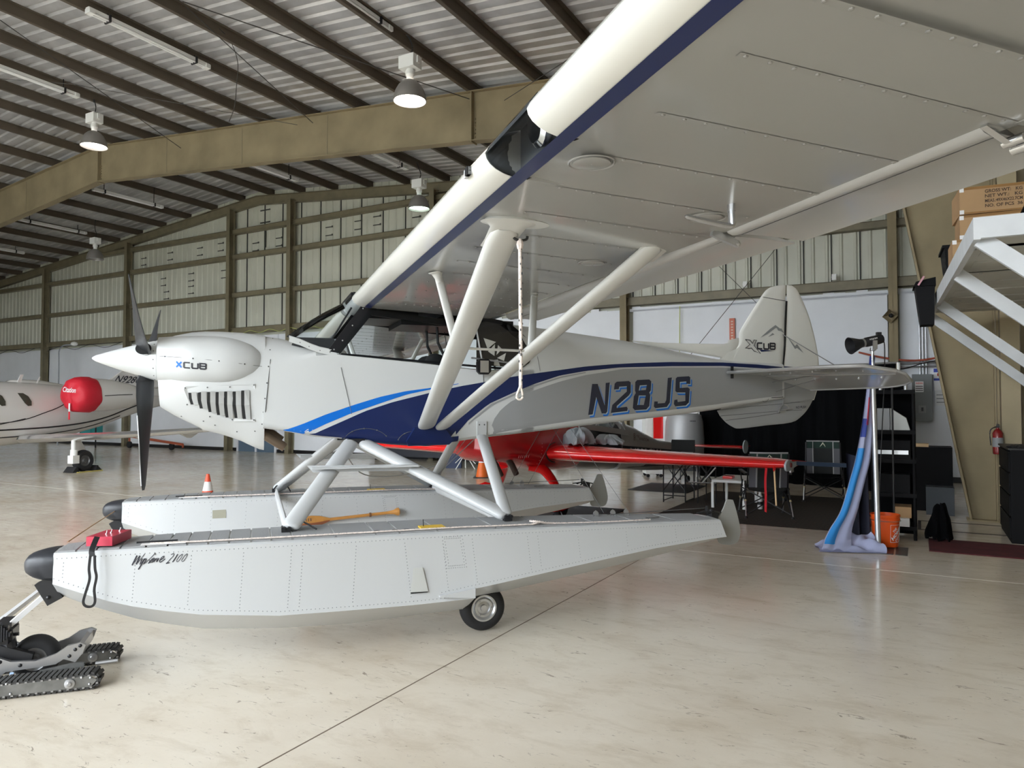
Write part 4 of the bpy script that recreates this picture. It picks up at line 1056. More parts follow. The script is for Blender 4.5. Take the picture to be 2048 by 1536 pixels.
    g = MB(); g.tube([(1.86, yr - .05, .765), (1.93, yr - .05, .79), (2.03, yr - .01, .77)], .007, 6); g.tube([(1.86, yr + .05, .765), (1.93, yr + .05, .79), (2.03, yr + .01, .77)], .007, 6); g.box(1.93, 1.99, yr - .03, yr + .03, .70, .78); g.tube([(1.90, yr, .77), (1.90, yr, .83)], .01, 6)
    g.tube([(1.76, yr - .06, .785), (1.90, yr - .06, .795)], .006, 6); g.ball((1.90, yr - .06, .80), .014, 8); g.ball((1.93, yr + .04, .81), .012, 8)
    g.build('rudder_linkage', BLACK, f)
    # main wheel behind the step
    g = MB(); wx, wy = -.01, cy + .05; r = .170
    g.lathe([(.095, -.055), (.12, -.062), (.145, -.055), (.165, -.035), (.170, 0), (.165, .035), (.145, .055), (.12, .062), (.095, .055)], (wx, wy, r), (0, 1, 0), 48, caps=False); w_ = g.build('wheel', RUBBER, f, 50)
    g = MB(); g.lathe([(.0, -.05), (.022, -.052), (.026, -.04), (.045, -.036), (.05, -.048), (.066, -.05), (.07, -.042), (.085, -.058), (.096, -.058), (.096, .05), (.0, .05)], (wx, wy, r), (0, 1, 0), 36, caps=False)
    for k in range(3): a = 2.1 * k; g.ball((wx + .056 * math.cos(a), wy - .052, r + .056 * math.sin(a)), .006, 6)
    g.build('wheel_hub', ALU, f)
    g = MB(); g.beam((wx, wy + .07, r), (wx - .02, wy + .07, .36), .03, .04); g.box(-.10, .02, cy - .03, cy + .1, .30, .38); g.build('wheel_fork', HULL, f, 0)
    # step recess on the side, keel bracket
    if near:
        g = MB(); ys = cy - .2935
        A4 = [(-.617, .402), (-.493, .398), (-.535, .568), (-.598, .57)]
        B4 = [(-.600, .42), (-.520, .418), (-.545, .555), (-.590, .556)]
        g.add([V((x, ys - .004, z)) for x, z in A4] + [V((x, ys - .0045, z)) for x, z in B4], [(k, (k + 1) % 4, 4 + (k + 1) % 4, 4 + k) for k in range(4)] + [(4, 5, 6, 7)])
        g.build('footstep', mat('recess_shade_paint', (.55, .56, .54), .4), f, 0)
        g = MB(); n = 0
        g.add([V((x, ys - .005, z)) for x, z in ((-.617, .408), (-.495, .404), (-.50, .398), (-.612, .398))], [(0, 1, 2, 3)]); g.build('footstep_lip', DARK, f, 0)
    # mooring line in its tray on the deck edge
    return f, hb
FN, fn_b = make_float(-1.22, True)
FF, ff_b = make_float(1.18, False)
# script lettering on the near float, traced strokes
INK = mat('ink', (.02, .02, .03), .4)
def fl(px, py, off=.003): return trace(fn_b, px, py, off) or V((0, 0, 0))
def script(strokes, w0):
    mb = MB()
    for st, w in strokes:
        w *= 1.35
        pts = [(p.x, p.y) for p in spline(st, 4)] if len(st) > 2 else st
        for q in stroke_quads(pts, w): mb.add([fl(p.x, p.y) for p in q], [(0, 1, 2, 3)])
    return mb
def wz(L): return [(250 + x / 13.65, 1080 + y / 13.65) for x, y in L]
S_ = [(wz([(330, 420), (265, 550), (195, 690)]), 1.9), (wz([(210, 660), (330, 520), (410, 425)]), .9), (wz([(410, 425), (360, 550), (305, 665)]), 1.9), (wz([(315, 650), (430, 520), (540, 380)]), .9),
      (wz([(475, 500), (415, 640), (405, 655)]), 1.5), (wz([(410, 655), (470, 600), (530, 510)]), .8), (wz([(540, 500), (450, 670), (365, 805)]), 1.8), (wz([(500, 570), (570, 510), (580, 540), (520, 640), (500, 650)]), 1.3),
      (wz([(540, 640), (680, 510), (835, 350)]), .9), (wz([(660, 530), (690, 620), (700, 600)]), .8), (wz([(760, 500), (640, 640)]), 1.6), (wz([(800, 480), (730, 620)]), 1.6), (wz([(830, 400), (845, 390)]), 1.4),
      (wz([(840, 500), (780, 600)]), 1.5), (wz([(790, 590), (880, 500), (860, 600)]), 1.1), (wz([(870, 600), (930, 490)]), 1.3), (wz([(940, 560), (1050, 490), (1060, 440), (1000, 480), (950, 580), (980, 600), (1100, 510)]), 1.2),
      (wz([(1260, 400), (1330, 365), (1330, 420), (1230, 530), (1150, 620)]), .9), (wz([(1120, 635), (1180, 625), (1220, 615)]), 1.7), (wz([(1440, 385), (1370, 500), (1300, 600)]), 1.5),
      (wz([(1560, 385), (1480, 450), (1410, 560), (1440, 590), (1520, 500), (1575, 400), (1560, 385)]), .8), (wz([(1690, 375), (1620, 440), (1550, 550), (1580, 585), (1660, 490), (1705, 390), (1690, 375)]), .8)]
script(S_, 1).build('script_lettering', INK, FN, 0)
# small data plate and caution sticker on the far float
mb = MB(); P = [trace(ff_b, *p, .003) for p in ((425, 1020.5), (452, 1019), (452, 1035.5), (425, 1037))]
if all(P): mb.add(P, [(0, 1, 2, 3)]); mb.build('data_plate', mat('dull_brass', (.33, .32, .25), .4), FF, 0)
# step flap at the tail of the near forebody
mb = MB(); mb.hexa([(-.42, -1.54, .362), (-.17, -1.54, .335), (-.17, -.93, .335), (-.42, -.93, .362), (-.42, -1.54, .372), (-.17, -1.54, .40), (-.17, -.93, .40), (-.42, -.93, .372)]); mb.build('step_transom', HULL, FN, 0)
# ---- float struts, spreader bars, step boards
def fitting(x, y, z, par=plane):
    g = MB(); g.beam((x - .03, y, z + .012), (x + .03, y, z + .012), .05, .035); g.tube([(x - .02, y - .04, z + .03), (x - .02, y + .04, z + .03)], .012, 8); g.tube([(x + .02, y - .04, z + .03), (x + .02, y + .04, z + .03)], .012, 8); g.build('strut_fitting', BLACK, par)
for s in (-1, 1):
    fy = s * 1.20
    strut('float_strut', (-1.385, fy, .83), (-.865, s * .36, 1.365), .125, .5, HULL)
    strut('float_strut', (.165, fy, .83), (-.785, s * .36, 1.355), .125, .5, HULL)
    strut('float_strut', (.165, fy, .84), (.235, s * .36, 1.40), .10, .5, HULL)
    fitting(-1.40, fy, .80); fitting(.18, fy, .80)
    g = MB(); g.box(-.90, -.76, s * .36 - .03, s * .36 + .03, 1.345, 1.385); g.build('fuselage_fitting', BLACK, plane, 0)
    g = MB(); g.box(.19, .275, s * .378 - .012, s * .378 + .012, 1.37, 1.52)
    g.k = 1
    for a, b in ((.21, 1.49), (.255, 1.49), (.22, 1.39), (.25, 1.39)): g.dot((a, s * .378 + s * .013, b), (0, s, 0), .008, .004)
    g.build('strut_plate', [HULL, SEAM], plane, 0)
    # step board hung on the struts
    g = MB(); y0 = s * .70
    g.prism([(-1.235, 1.205), (-.37, 1.185), (-.41, 1.145), (-1.19, 1.155)], lambda a, b, t: V((a, y0 + t, b)), -.012, .012); g.box(-1.2, -.40, y0 - .07, y0 + .07, 1.178, 1.192)
    g.build('step_board', HULL, plane, 0)
for x in (-1.39, .17):
    strut('spreader_bar', (x, -1.15, .80), (x, 1.13, .80), .085, .5, HULL, along=(0, 0, 1))
# wires and cords between floats and fuselage
WIRE = mat('grey_wire', (.25, .25, .25), .4, metal=.6)
for a, b, r in (((.15, -1.2, .85), (-.80, .36, 1.36), .004), ((.15, 1.18, .85), (.20, -.36, 1.39), .004), ((.2, -.38, 1.5), (.16, 1.1, .85), .003), ((-1.36, 1.15, .85), (-.86, -.34, 1.37), .004)):
    MB().tube([a, b], r, 5).build('bracing_wire', WIRE, plane)
for s in (-1, 1):
    MB().tube([(1.02, s * 1.12, .80), (1.00, s * .05, 1.5)], .0022, 4).build('rudder_cable', SEAM, plane)
    MB().tube([(1.24, s * 1.12, .80), (1.17, s * .05, 1.5)], .0022, 4).build('rudder_cable', SEAM, plane)
    MB().tube([(1.0, s * 1.22, .80), (1.4, s * 1.22, .805), (1.9, s * 1.22, .81)], .003, 4).build('rudder_cable', SEAM, plane)
MB().tube(spline([(-.9, .4, 1.33), (-.8, .55, 1.2), (-.6, .75, .99), (-.2, .9, .96), (.2, 1.0, 1.05), (.35, 1.05, 1.16)], 6), .006, 6).build('brake_hose', mat('grey_hose', (.35, .33, .3), .5), plane)
MB().tube(spline([(-1.42, 1.15, .83), (-1.38, 1.1, .88), (-1.3, 1.12, .87), (-1.26, 1.12, .81)], 5), .006, 6).build('brake_hose', BLACK, plane)
MB().tube(spline([(-1.38, -1.13, .83), (-1.30, -1.15, .86), (-1.2, -1.2, .81)], 5), .006, 6).build('brake_hose', BLACK, plane)

# ================================================================ THINGS ON OR AT THE FLOATPLANE
ROPEW = mat('speckled_cord', (.78, .68, .62), .8, var=.25, vscale=60)
def rope(name, pts, r, label, cat='rope', frame=A, m=ROPEW, fleck=None, group=None):
    mb = MB(); mb.tube(pts, r, 8)
    if fleck:
        mb.k = 1
        P = [V(p) for p in pts]; L = 0
        for a, b in zip(P, P[1:]):
            d = (b - a).length; n = max(1, int(d / fleck))
            for k in range(n):
                p = a + (b - a) * (k + .5) / n; ang = random.random() * 6
                mb.ball(p + V((math.cos(ang) * r * .75, math.sin(ang) * r * .75 if abs((b - a).z) > .3 * d else 0, .0 if abs((b - a).z) > .3 * d else r * .6)), r * .5, 4, (1, 1, 1.6))
    o = mb.build(name, [m, BLACK], frame=frame); tag(o, label, cat, group); return o
t = thing('tie_down_rope', 'pink flecked rope hanging from the front lift strut at the wing', 'rope', frame=A)
xh, yh = -.58, -3.33
bx, by = -.52, -3.36
g = MB(); P = spline([(bx, by, 2.385), (bx + .002, by, 2.1), (bx + .004, by, 1.9), (bx + .003, by, 1.73)], 8); g.tube(P, .0085, 8)
g.k = 1
for k in range(46): z = 2.37 - k * .0138; a = k * 2.4; g.ball((bx + .003 + .0065 * math.cos(a), by + .0065 * math.sin(a), z), .0045, 4, (1, 1, 1.5))
g.build('rope', [ROPEW, BLACK], t)
g = MB(); g.tube(spline([(bx, by, 1.735), (bx - .014, by, 1.70), (bx - .014, by, 1.685), (bx, by, 1.678), (bx + .012, by, 1.69), (bx + .008, by, 1.72), (bx, by, 1.735)], 4), .005, 6); g.build('rope_loop', mat('cream_cord', (.8, .72, .64), .8), t)
g = MB(); g.ball((bx, by, 2.36), .017, 8, (1, 1, 1.6)); g.build('knot', ROPEW, t)
g = MB(); g.tube(spline([(bx - .035, by, 2.405), (bx - .025, by, 2.385), (bx, by, 2.378), (bx + .03, by, 2.385), (bx + .035, by, 2.40)], 4), .006, 6); g.build('tie_down_ring', mat('dark_metal', (.08, .08, .08), .3, metal=.9), t)
# lines lying along both float decks
for cy, nm, lb in ((-1.22, 'n', 'flecked mooring line lying along the near float deck edge'), (1.18, 'f', 'flecked mooring line lying along the far float deck edge')):
    ye = lambda x: cy - interp(HWD, x) * .80
    P = [(x, ye(x), interp(DK, x) + .022) for x in [-2.2 + .1 * k for k in range(26)]]
    rope('mooring_line', P, .0055, lb, fleck=.035)
rope('coiled_line', spline([(.28, -1.40, .79), (.32, -1.42, .80), (.36, -1.38, .80), (.3, -1.36, .81), (.34, -1.41, .81), (.5, -1.39, .785), (.9, -1.40, .775), (1.3, -1.36, .765)], 6), .008, 'knotted pinkish line on the near float deck behind the rear strut', fleck=.04)
# pale boards (tray edge) near the bow
for cy, lb in ((-1.22, 'black edged white tray strip on the near float bow deck'), (1.18, 'black edged white tray strip on the far float bow deck')):
    t = thing('line_tray', lb, 'tray', frame=A)
    g = MB(); y0 = cy - .17; g.box(-2.25, -2.0, y0 - .035, y0 + .03, .806, .81); g.build('tray', mat('white_plastic', (.8, .78, .78), .5), t, 0)
    g = MB(); g.beam((-2.28, y0 + .035, .815), (-2.05, y0 + .035, .815), .012, .01); g.build('tray_edge', BLACK, t, 0)
# red control box with black strap on the near bow
t = thing('red_box', 'small red metal box with switches sitting on the near float bow', 'box', frame=A)
g = MB(); c = [(-2.555, -1.335), (-2.41, -1.375), (-2.34, -1.13), (-2.485, -1.09)]
z0, z1 = .806, .862
g.hexa([(x, y, z0) for x, y in c] + [(x, y, z1) for x, y in c]); g.build('box_body', mat('raspberry_red_metal', (.50, .018, .055), .35), t, 0)
for x, y in ((-2.44, -1.22), (-2.40, -1.17), (-2.46, -1.26)): g = MB(); g.tube([(x, y, z1), (x + .005, y, z1 + .022)], .004, 6); g.lathe([(.008, 0), (.008, .005)], (x, y, z1), (0, 0, 1), 8); g.build('toggle_switch', CHROME, t)
t = thing('webbing_strap', 'black webbing strap loop hanging from the red box over the float side', 'strap', frame=A)
def strap_loop(pts, w, name, par, m=BLACK):
    P = [V(p) for p in pts]; rings = []
    for i, p in enumerate(P):
        d = (P[min(i + 1, len(P) - 1)] - P[max(i - 1, 0)]).normalized(); n = V((0, -1, 0)); b = d.cross(n)
        if b.length < .2: b = V((1, 0, 0))
        b.normalize(); rings.append([p - b * w / 2, p + b * w / 2, p + b * w / 2 + n * .004, p - b * w / 2 + n * .004])
    return MB().loft(rings).build(name, m, par, 0)
ys = -1.47
strap_loop(spline([(-2.485, -1.40, .870), (-2.492, -1.44, .84), (-2.500, ys, .80), (-2.495, ys - .01, .77)], 4), .03, 'strap_tail', t)
strap_loop(spline([(-2.505, ys - .01, .775), (-2.510, ys - .015, .70), (-2.505, ys - .02, .64), (-2.525, ys - .02, .56), (-2.535, ys - .02, .51), (-2.520, ys - .02, .485), (-2.490, ys - .02, .483), (-2.475, ys - .02, .51), (-2.480, ys - .02, .58), (-2.470, ys - .02, .65), (-2.478, ys - .02, .70), (-2.482, ys - .015, .775)], 6), .014, 'strap_loop', t)
# wooden paddle held on the inner side of the far float
t = thing('wooden_paddle', 'varnished wooden paddle clipped to the far float side', 'paddle', frame=A)
WOOD = mat('varnished_wood', (.55, .25, .06), .3, coat=.4, var=.15, vscale=8)
yp = .845
g = MB(); a = V((-1.18, yp, .545)); b = V((-.235, yp, .605)); g.tube([a + (b - a) * .22, b + (b - a) * -.10], .015, 10); g.build('shaft', WOOD, t)
g = MB(); d = (b - a).normalized(); n = V((-d.z, 0, d.x)); L = [(0, .044), (.03, .052), (.1, .054), (.18, .044), (.24, .024), (.27, .014)]
out = [a + d * x + n * w for x, w in L] + [a + d * x - n * w for x, w in L[::-1]]; N_ = len(out)
g.add([p + V((0, -.012, 0)) for p in out] + [p + V((0, .012, 0)) for p in out], [tuple(range(N_)), tuple(range(N_, 2 * N_))[::-1]] + [(k, (k + 1) % N_, N_ + (k + 1) % N_, N_ + k) for k in range(N_)]); bl = g.build('blade', WOOD, t, 30)
g = MB(); out2 = [a + d * x + n * (-w * .25) for x, w in L] + [a + d * x - n * w for x, w in L[::-1]]
g.add([p + V((0, -.0135, 0)) for p in out2], [tuple(range(len(out2)))]); g.build('dark_inlay', mat('dark_wood', (.22, .07, .03), .35), bl, 0)
g = MB(); 
for u in (0, .022, .044): q = a + d * (.05 + u) + n * .02; g.tube([q + V((0, -.014, 0)) + n * .014, q + V((0, -.014, 0)) - n * .014], .003, 4)
g.build('printed_mark', INK, bl)
g = MB(); g.tube([b - d * .12, b - d * .06, b - d * .03, b - d * .01, b], [.014, .022, .038, .04, .03], 14); g.build('grip', WOOD, t)
g = MB(); g.tube([b, b + d * .04], .008, 8); g.build('tip_pin', ALU, t)
g = MB(); g.tube([b - d * .30, b - d * .28], .021, 12); g.build('collar', mat('brown_leather', (.18, .08, .03), .5), t)
# thin line between the two bows
rope('bow_cord', [(-2.70, -1.10, .80), (-2.76, 0, .74), (-2.78, 1.10, .70)], .004, 'thin tan cord strung between the two float bows', m=mat('tan_cord', (.45, .28, .15), .8))

# ================================================================ TUG (tracked tow robot)
t = thing('tracked_tug', 'tracked aircraft tug with black tyre and metal crawler tracks at lower left', 'aircraft tug', frame=A)
TM = mat('scuffed_grey_metal', (.22, .22, .215), .4, metal=.7, var=.25, vscale=12)
TL = mat('cast_aluminium', (.45, .45, .46), .35, metal=.85)
TR = mat('track_rubber', (.05, .048, .046), .8)
def track(y, x1, z0, w=.13, h=.105, L=1.25):
    x0 = x1 - L
    def path(k, inset=0):
        r = h / 2 - inset; s_ = L - h; per = 2 * s_ + 2 * math.pi * r; d = (k % 1) * per
        if d < s_: return V((x0 + h / 2 + d, 0, z0 + h - inset)), V((0, 0, 1))
        d -= s_
        if d < math.pi * r: a = d / r; return V((x1 - h / 2 + r * math.sin(a), 0, z0 + h / 2 + r * math.cos(a))), V((math.sin(a), 0, math.cos(a)))
        d -= math.pi * r
        if d < s_: return V((x1 - h / 2 - d, 0, z0 + inset)), V((0, 0, -1))
        d -= s_; a = d / r; return V((x0 + h / 2 - r * math.sin(a), 0, z0 + h / 2 - r * math.cos(a))), V((-math.sin(a), 0, -math.cos(a)))
    g = MB(); n = 120; rings = []
    for k in range(n + 1):
        p, nn = path(k / n, .014); rings.append([p + V((0, y - w / 2, 0)), p + V((0, y + w / 2, 0)), p + V((0, y + w / 2, 0)) - nn * .008, p + V((0, y - w / 2, 0)) - nn * .008])
    g.loft(rings, caps=False)
    for k in range(92):
        p, nn = path(k / 92, .014); tt = V((nn.z, 0, -nn.x)); q = [tt * a * .009 for a in (-1, 1)]
        vs = []
        for e in (0, .009):
            for yy, of in ((-w / 2 + .004, -.006), (w / 2 - .004, .006)):
                for a in (-1, 1): vs.append(p + nn * e + tt * (a * .0095 + of) + V((0, y + yy, 0)))
        g.add(vs, [(0, 1, 3, 2), (4, 6, 7, 5), (0, 4, 5, 1), (2, 3, 7, 6), (0, 2, 6, 4), (1, 5, 7, 3)])
    tr = g.build('crawler_track', TR, t, 0)
    g = MB(); out = []
    for k in range(48): p, nn = path(k / 48, .022); out.append((p.x, p.z))
    g0 = g; g.prism(out, lambda a, b, s_: V((a, y + s_, b)), -w / 2 - .002, -w / 2 + .004); g.k = 1
    for k in range(64):
        p, nn = path(k / 64, .019); g0.box(p.x - .006, p.x + .006, y - w / 2 - .006, y - w / 2 - .002, p.z - .004, p.z + .004)
    for xx, zz in ((x1 - .06, .35), (x1 - .055, .7), (x1 - .10, .75), (x1 - .47, .85), (x1 - .45, .3), (x1 - .62, .3)): g0.ball((xx, y - w / 2 - .003, z0 + h * zz), .008, 8)
    g0.build('side_plate', [TM, TL], tr, 0)
    for xx, zz, r_ in ((x1 - .16, .5, .03), (x1 - .54, .5, .03), (x1 - .95, .5, .03)): g = MB(); g.lathe([(r_, 0), (r_ * .9, -.012), (r_ * .5, -.014), (r_ * .3, -.022), (0, -.022)], (xx, y - w / 2, z0 + h * zz), (0, 1, 0), 20, caps=False); g.build('roller', TL, tr)
track(-1.43, -2.435, .0); track(-.98, -2.40, .0)
g = MB(); ty = -1.18
g.lathe([(.068, -.055), (.09, -.06), (.115, -.052), (.128, -.03), (.131, 0), (.128, .03), (.115, .052), (.09, .06), (.068, .055)], (-2.838, ty, .132), (0, 1, 0), 40, caps=False); w_ = g.build('tyre', RUBBER, t, 50)
g = MB(); g.lathe([(0, -.045), (.018, -.047), (.026, -.028), (.044, -.026), (.056, -.044), (.069, -.053), (.071, .045), (0, .045)], (-2.838, ty, .132), (0, 1, 0), 30, caps=False); g.build('rim', TL, w_)
g = MB()   # cranked side arm
for yy in (-1.335, -1.03):
    P = [(-3.2, .10), (-3.2, .19), (-3.0, .20), (-2.93, .165), (-2.80, .155), (-2.70, .185), (-2.64, .225), (-2.575, .238), (-2.545, .222), (-2.56, .175), (-2.60, .125), (-2.66, .15), (-2.70, .125), (-2.78, .118), (-2.95, .11), (-3.02, .06), (-3.2, .05)]
    g.prism(P, lambda a, b, s_: V((a, yy + s_, b)), -.012, .012)
g.build('side_arm', TL, t, 0)
g = MB(); g.box(-2.59, -2.56, -1.323, -1.042, .17, .225); g.build('cross_plate', TL, t, 0)
g = MB(); g.prism([(-2.78, .10), (-2.60, .125), (-2.55, .12), (-2.55, .098), (-2.78, .08)], lambda a, b, s_: V((a, -1.35 + s_, b)), -.01, .01); g.build('lower_plate', TM, t, 0)
g = MB(); g.tube([(-2.50, -1.30, .09), (-2.38, -1.30, .095)], .012, 8); g.build('guide_bar', TL, t)
for q in ((-2.60, .20), (-2.575, .22), (-2.63, .165), (-2.88, .14), (-2.98, .17)): g = MB(); g.ball((q[0], -1.349, q[1]), .011, 8, (1, .4, 1)); g.build('bolt', BLACK, t)
g = MB(); g.hexa([(-3.05, -1.29, .19), (-2.84, -1.29, .13), (-2.84, -1.25, .13), (-3.05, -1.25, .19), (-3.05, -1.29, .27), (-2.83, -1.29, .18), (-2.83, -1.25, .18), (-3.05, -1.25, .27)]); g.build('pivot_arm', BLACK, t, 0)
g = MB(); g.box(-3.02, -2.94, -1.36, -1.15, .27, .38); g.box(-2.96, -2.925, -1.33, -1.2, .285, .345); g.tube([(-2.93, -1.30, .31), (-2.90, -1.30, .31)], .010, 8); g.tube([(-2.96, -1.25, .22), (-2.97, -1.25, .28)], .04, 10)
for k in range(5): g.box(-2.985 + .013 * k, -2.977 + .013 * k, -1.38, -1.35, .28 + .01 * k, .40 - .014 * k)
g.build('winch_motor', mat('black_gloss_plastic', (.012, .013, .018), .3), t, 0)
for a, b in (((-2.80, -1.24, .50), (-3.02, -1.30, .30)), ((-2.80, 1.14, .48), (-3.10, -1.0, .30))):
    g = MB(); g.beam(a, b, .028, .028); g.build('tow_bar', mat('white_tow_bar', (.75, .75, .76), .35), t, 0)
g = MB(); g.box(-2.93, -2.91, -1.352, -1.345, .065, .105); g.build('blue_label', mat('light_blue_label', (.45, .6, .8), .5), t, 0)
# ================================================================ RED, BLACK AND GREY AEROBATIC PLANE (frame R: x aft, y away)
REDP = mat('red_aircraft_paint', (.80, .008, .010), .22, coat=.5)
SHADED_RED = mat('shaded_red_paint', (.42, .006, .012), .22, coat=.7)  # same red as the wing, darkened to paint in the fuselage shade
GREYP = mat('grey_aircraft_paint', (.44, .44, .44), .35, coat=.3)
BLKP = mat('black_aircraft_paint', (.012, .013, .02), .3, coat=.4)
t = thing('aerobatic_plane', 'low wing red aerobatic plane with grey and black rear parked behind the floatplane', 'aeroplane', frame=R)
RF = [(-1.55, .03, 1.15, 1.15), (-1.50, .09, 1.07, 1.23), (-1.30, .18, .98, 1.33), (-1.28, .30, .95, 1.38), (-1.05, .42, .86, 1.42), (-.6, .47, .82, 1.44), (-.1, .48, .70, 1.45), (.4, .48, .63, 1.44), (1.0, .46, .62, 1.42)]
RB = [(1.0, .46, .62, 1.42), (1.8, .42, .56, 1.40), (2.4, .38, .52, 1.38)]
RC = [(2.4, .38, .52, 1.40), (3.0, .33, .47, 1.29), (3.6, .27, .42, 1.13), (4.2, .22, .38, .98), (5.2, .13, .33, .88), (6.0, .05, .30, .84)]
def rsec(x, w, zb, zt, ey=.6, ez=.75):
    zc = (zb + zt) / 2; h = (zt - zb) / 2
    return [V((x, w * math.copysign(abs(math.cos(a)) ** ey, math.cos(a)), zc + h * math.copysign(abs(math.sin(a)) ** ez, math.sin(a)))) for a in [2 * math.pi * (k + .5) / 24 for k in range(24)]]
nose = MB().loft([rsec(*q) for q in RF]); nose_b = nose.bvh(); no = nose.build('forward_fuselage', SHADED_RED, t, 50)
MB().loft([rsec(*q) for q in RB]).build('mid_fuselage', BLKP, t, 50)
rear = MB().loft([rsec(*q, .35, .45) for q in RC]); rb_ = rear.bvh(); ro = rear.build('rear_fuselage', GREYP, t, 50)
g = MB()   # black lower band on the rear side
g.grid(lambda i, j: (lambda x, z: (lambda h: (h[0] + V((0, -.004, 0))) if h[0] else V((x, -.3, z)))(rb_.ray_cast(V((x, -2, z)), V((0, 1, 0)))))(2.42 + 2.9 * i, (interp([(2.4, .55), (5.4, .42)], 2.42 + 2.9 * i)) + (interp([(2.4, .56), (5.4, .40)], 2.42 + 2.9 * i)) * j * .72), 16, 4)
g.build('black_band', BLKP, ro, 0)
def onrear(u, v, x0, x1, z0, z1, dz=0):
    x = x0 + (x1 - x0) * u; z = z0 + (z1 - z0) * v + dz * u; h = rb_.ray_cast(V((x, -2, z)), V((0, 1, 0))); return (h[0] if h[0] else V((x, -.3, z))) + V((0, -.008, 0))
g = MB(); lettering(g, 'N333GW', lambda u, v: onrear(u, v, 2.75, 4.2, .70, .90, -.10), .01); g.build('registration_letters', mat('pale_grey_lettering', (.6, .6, .6), .5), ro, 0)
g = MB(); lettering(g, 'AVIATION', lambda u, v: onrear(u, v, 3.15, 3.62, 1.02, 1.075, -.05), .01); lettering(g, 'CJ', lambda u, v: onrear(u, v, 3.03, 3.14, 1.07, 1.12, -.01), .01)
tt_ = [2 * math.pi * k / 16 for k in range(17)]
for c in range(3): g.tube([onrear(0, 0, 2.93 + .03 * math.cos(a), 3, 1.05 + .04 * c + .022 * math.sin(a), 0) for a in tt_], .003, 4)
g.build('sponsor_lettering', mat('maroon_lettering', (.10, .02, .02), .5), ro, 0)
# canopy rear section with black truss
g = MB(); g.loft([[V((x, -w, 1.36)), V((x, -w * .8, 1.36 + h)), V((x, w * .8, 1.36 + h)), V((x, w, 1.36))] for x, w, h in ((.2, .34, .05), (.8, .36, .26), (1.5, .36, .30), (2.2, .34, .22), (2.6, .3, .02))]); g.build('canopy', GLASS, t, 30)
for a, b in (((1.55, -.36, 1.30), (1.9, -.34, 1.5)), ((1.9, -.34, 1.5), (2.1, -.36, 1.28)), ((2.1, -.36, 1.28), (2.35, -.33, 1.45)), ((1.5, -.38, 1.3), (2.5, -.36, 1.2))): g = MB(); g.tube([a, b], .018, 6); g.build('frame_tube', mat('grey_tube', (.35, .37, .4), .3), t)
g = MB(); g.beam((.9, -.465, 1.335), (2.6, -.40, 1.17), .02, .09); g.build('canopy_rail', GREYP, t, 20)
g = MB(); g.beam((2.62, -.36, 1.15), (2.44, -.36, 1.42), .02, .05); g.build('canopy_arch', GREYP, t, 20)
# wings
for s in (-1, 1):
    rings = []
    for y, x0, c, zc, th in ((.40, -.02, 1.6, .935, .26), (1.5, .10, 1.35, .92, .215), (2.7, .22, 1.08, .918, .17), (3.7, .32, .88, .915, .14), (3.9, .36, .80, .915, .10)):
        P = [(c, 0)] + [(c * .3 - c * .3 * math.cos(a), th / 2 * math.sin(a)) for a in [math.pi / 2 * k / 8 for k in range(8, -1, -1)]] + [(c * .3 - c * .3 * math.cos(a), -th / 2 * math.sin(a)) for a in [math.pi / 2 * k / 8 for k in range(1, 9)]]
        rings.append([V((x0 + a, s * y, zc + b)) for a, b in P])
    w_ = MB().loft(rings).build('wing', REDP, t, 60)
    g = MB(); g.tube([V((.0 + .23 - .24 * math.cos(a), s * .47, .945 + .15 * math.sin(a))) for a in [-1.5 + 3 * k / 14 for k in range(15)]], .012, 6); g.build('root_seal', BLACK, w_)
    if s < 0:
        g = MB(); P = sm([(.18, .97), (.23, 1.01), (.32, 1.03), (.45, 1.0), (.7, .985), (.72, .96), (.5, .92), (.3, .89), (.2, .91), (.18, .97)], 3)
        g.prism(P[:-1], lambda a, b, q: V((a, -3.93 + q, b - .045)), -.012, .012); g.build('sight_gauge', mat('pale_blue_grey_plate', (.45, .50, .54), .4), w_, 0)
        g = MB(); g.lathe([(.0, 0), (.03, 0), (.03, .01), (0, .01)], (.36, -3.945, .915), (0, -1, 0), 14, caps=False); g.build('red_disc', mat('dark_red_disc', (.2, .02, .02), .4), w_)
        g = MB(); g.beam((.6, -3.93, .925), (.95, -4.45, .90), .03, .05, (0, 0, 1)); g.build('gauge_arm', mat('navy_tube', (.03, .05, .09), .4), w_, 20)
# tail
for s in (-1, 1):
    g = MB(); g.loft([[V((5.0 + .15 * f, s * y, .83)), V((5.12 + .1 * f, s * y, .86)), V((5.75, s * y, .84)), V((5.12 + .1 * f, s * y, .80))] for y, f in ((.08, 0), (.8, .6), (1.45, 1.2))]); so_ = g.build('tailplane', REDP if 1 else REDP, t, 40)
    g = MB(); g.lathe([(0, -.01), (.13, -.01), (.13, .01), (0, .01)], (5.32, s * 1.5, .84), (0, 1, .0), 18, caps=False); g.build('tip_plate', mat('pale_blue_grey_plate', (.45, .50, .54), .4), so_)
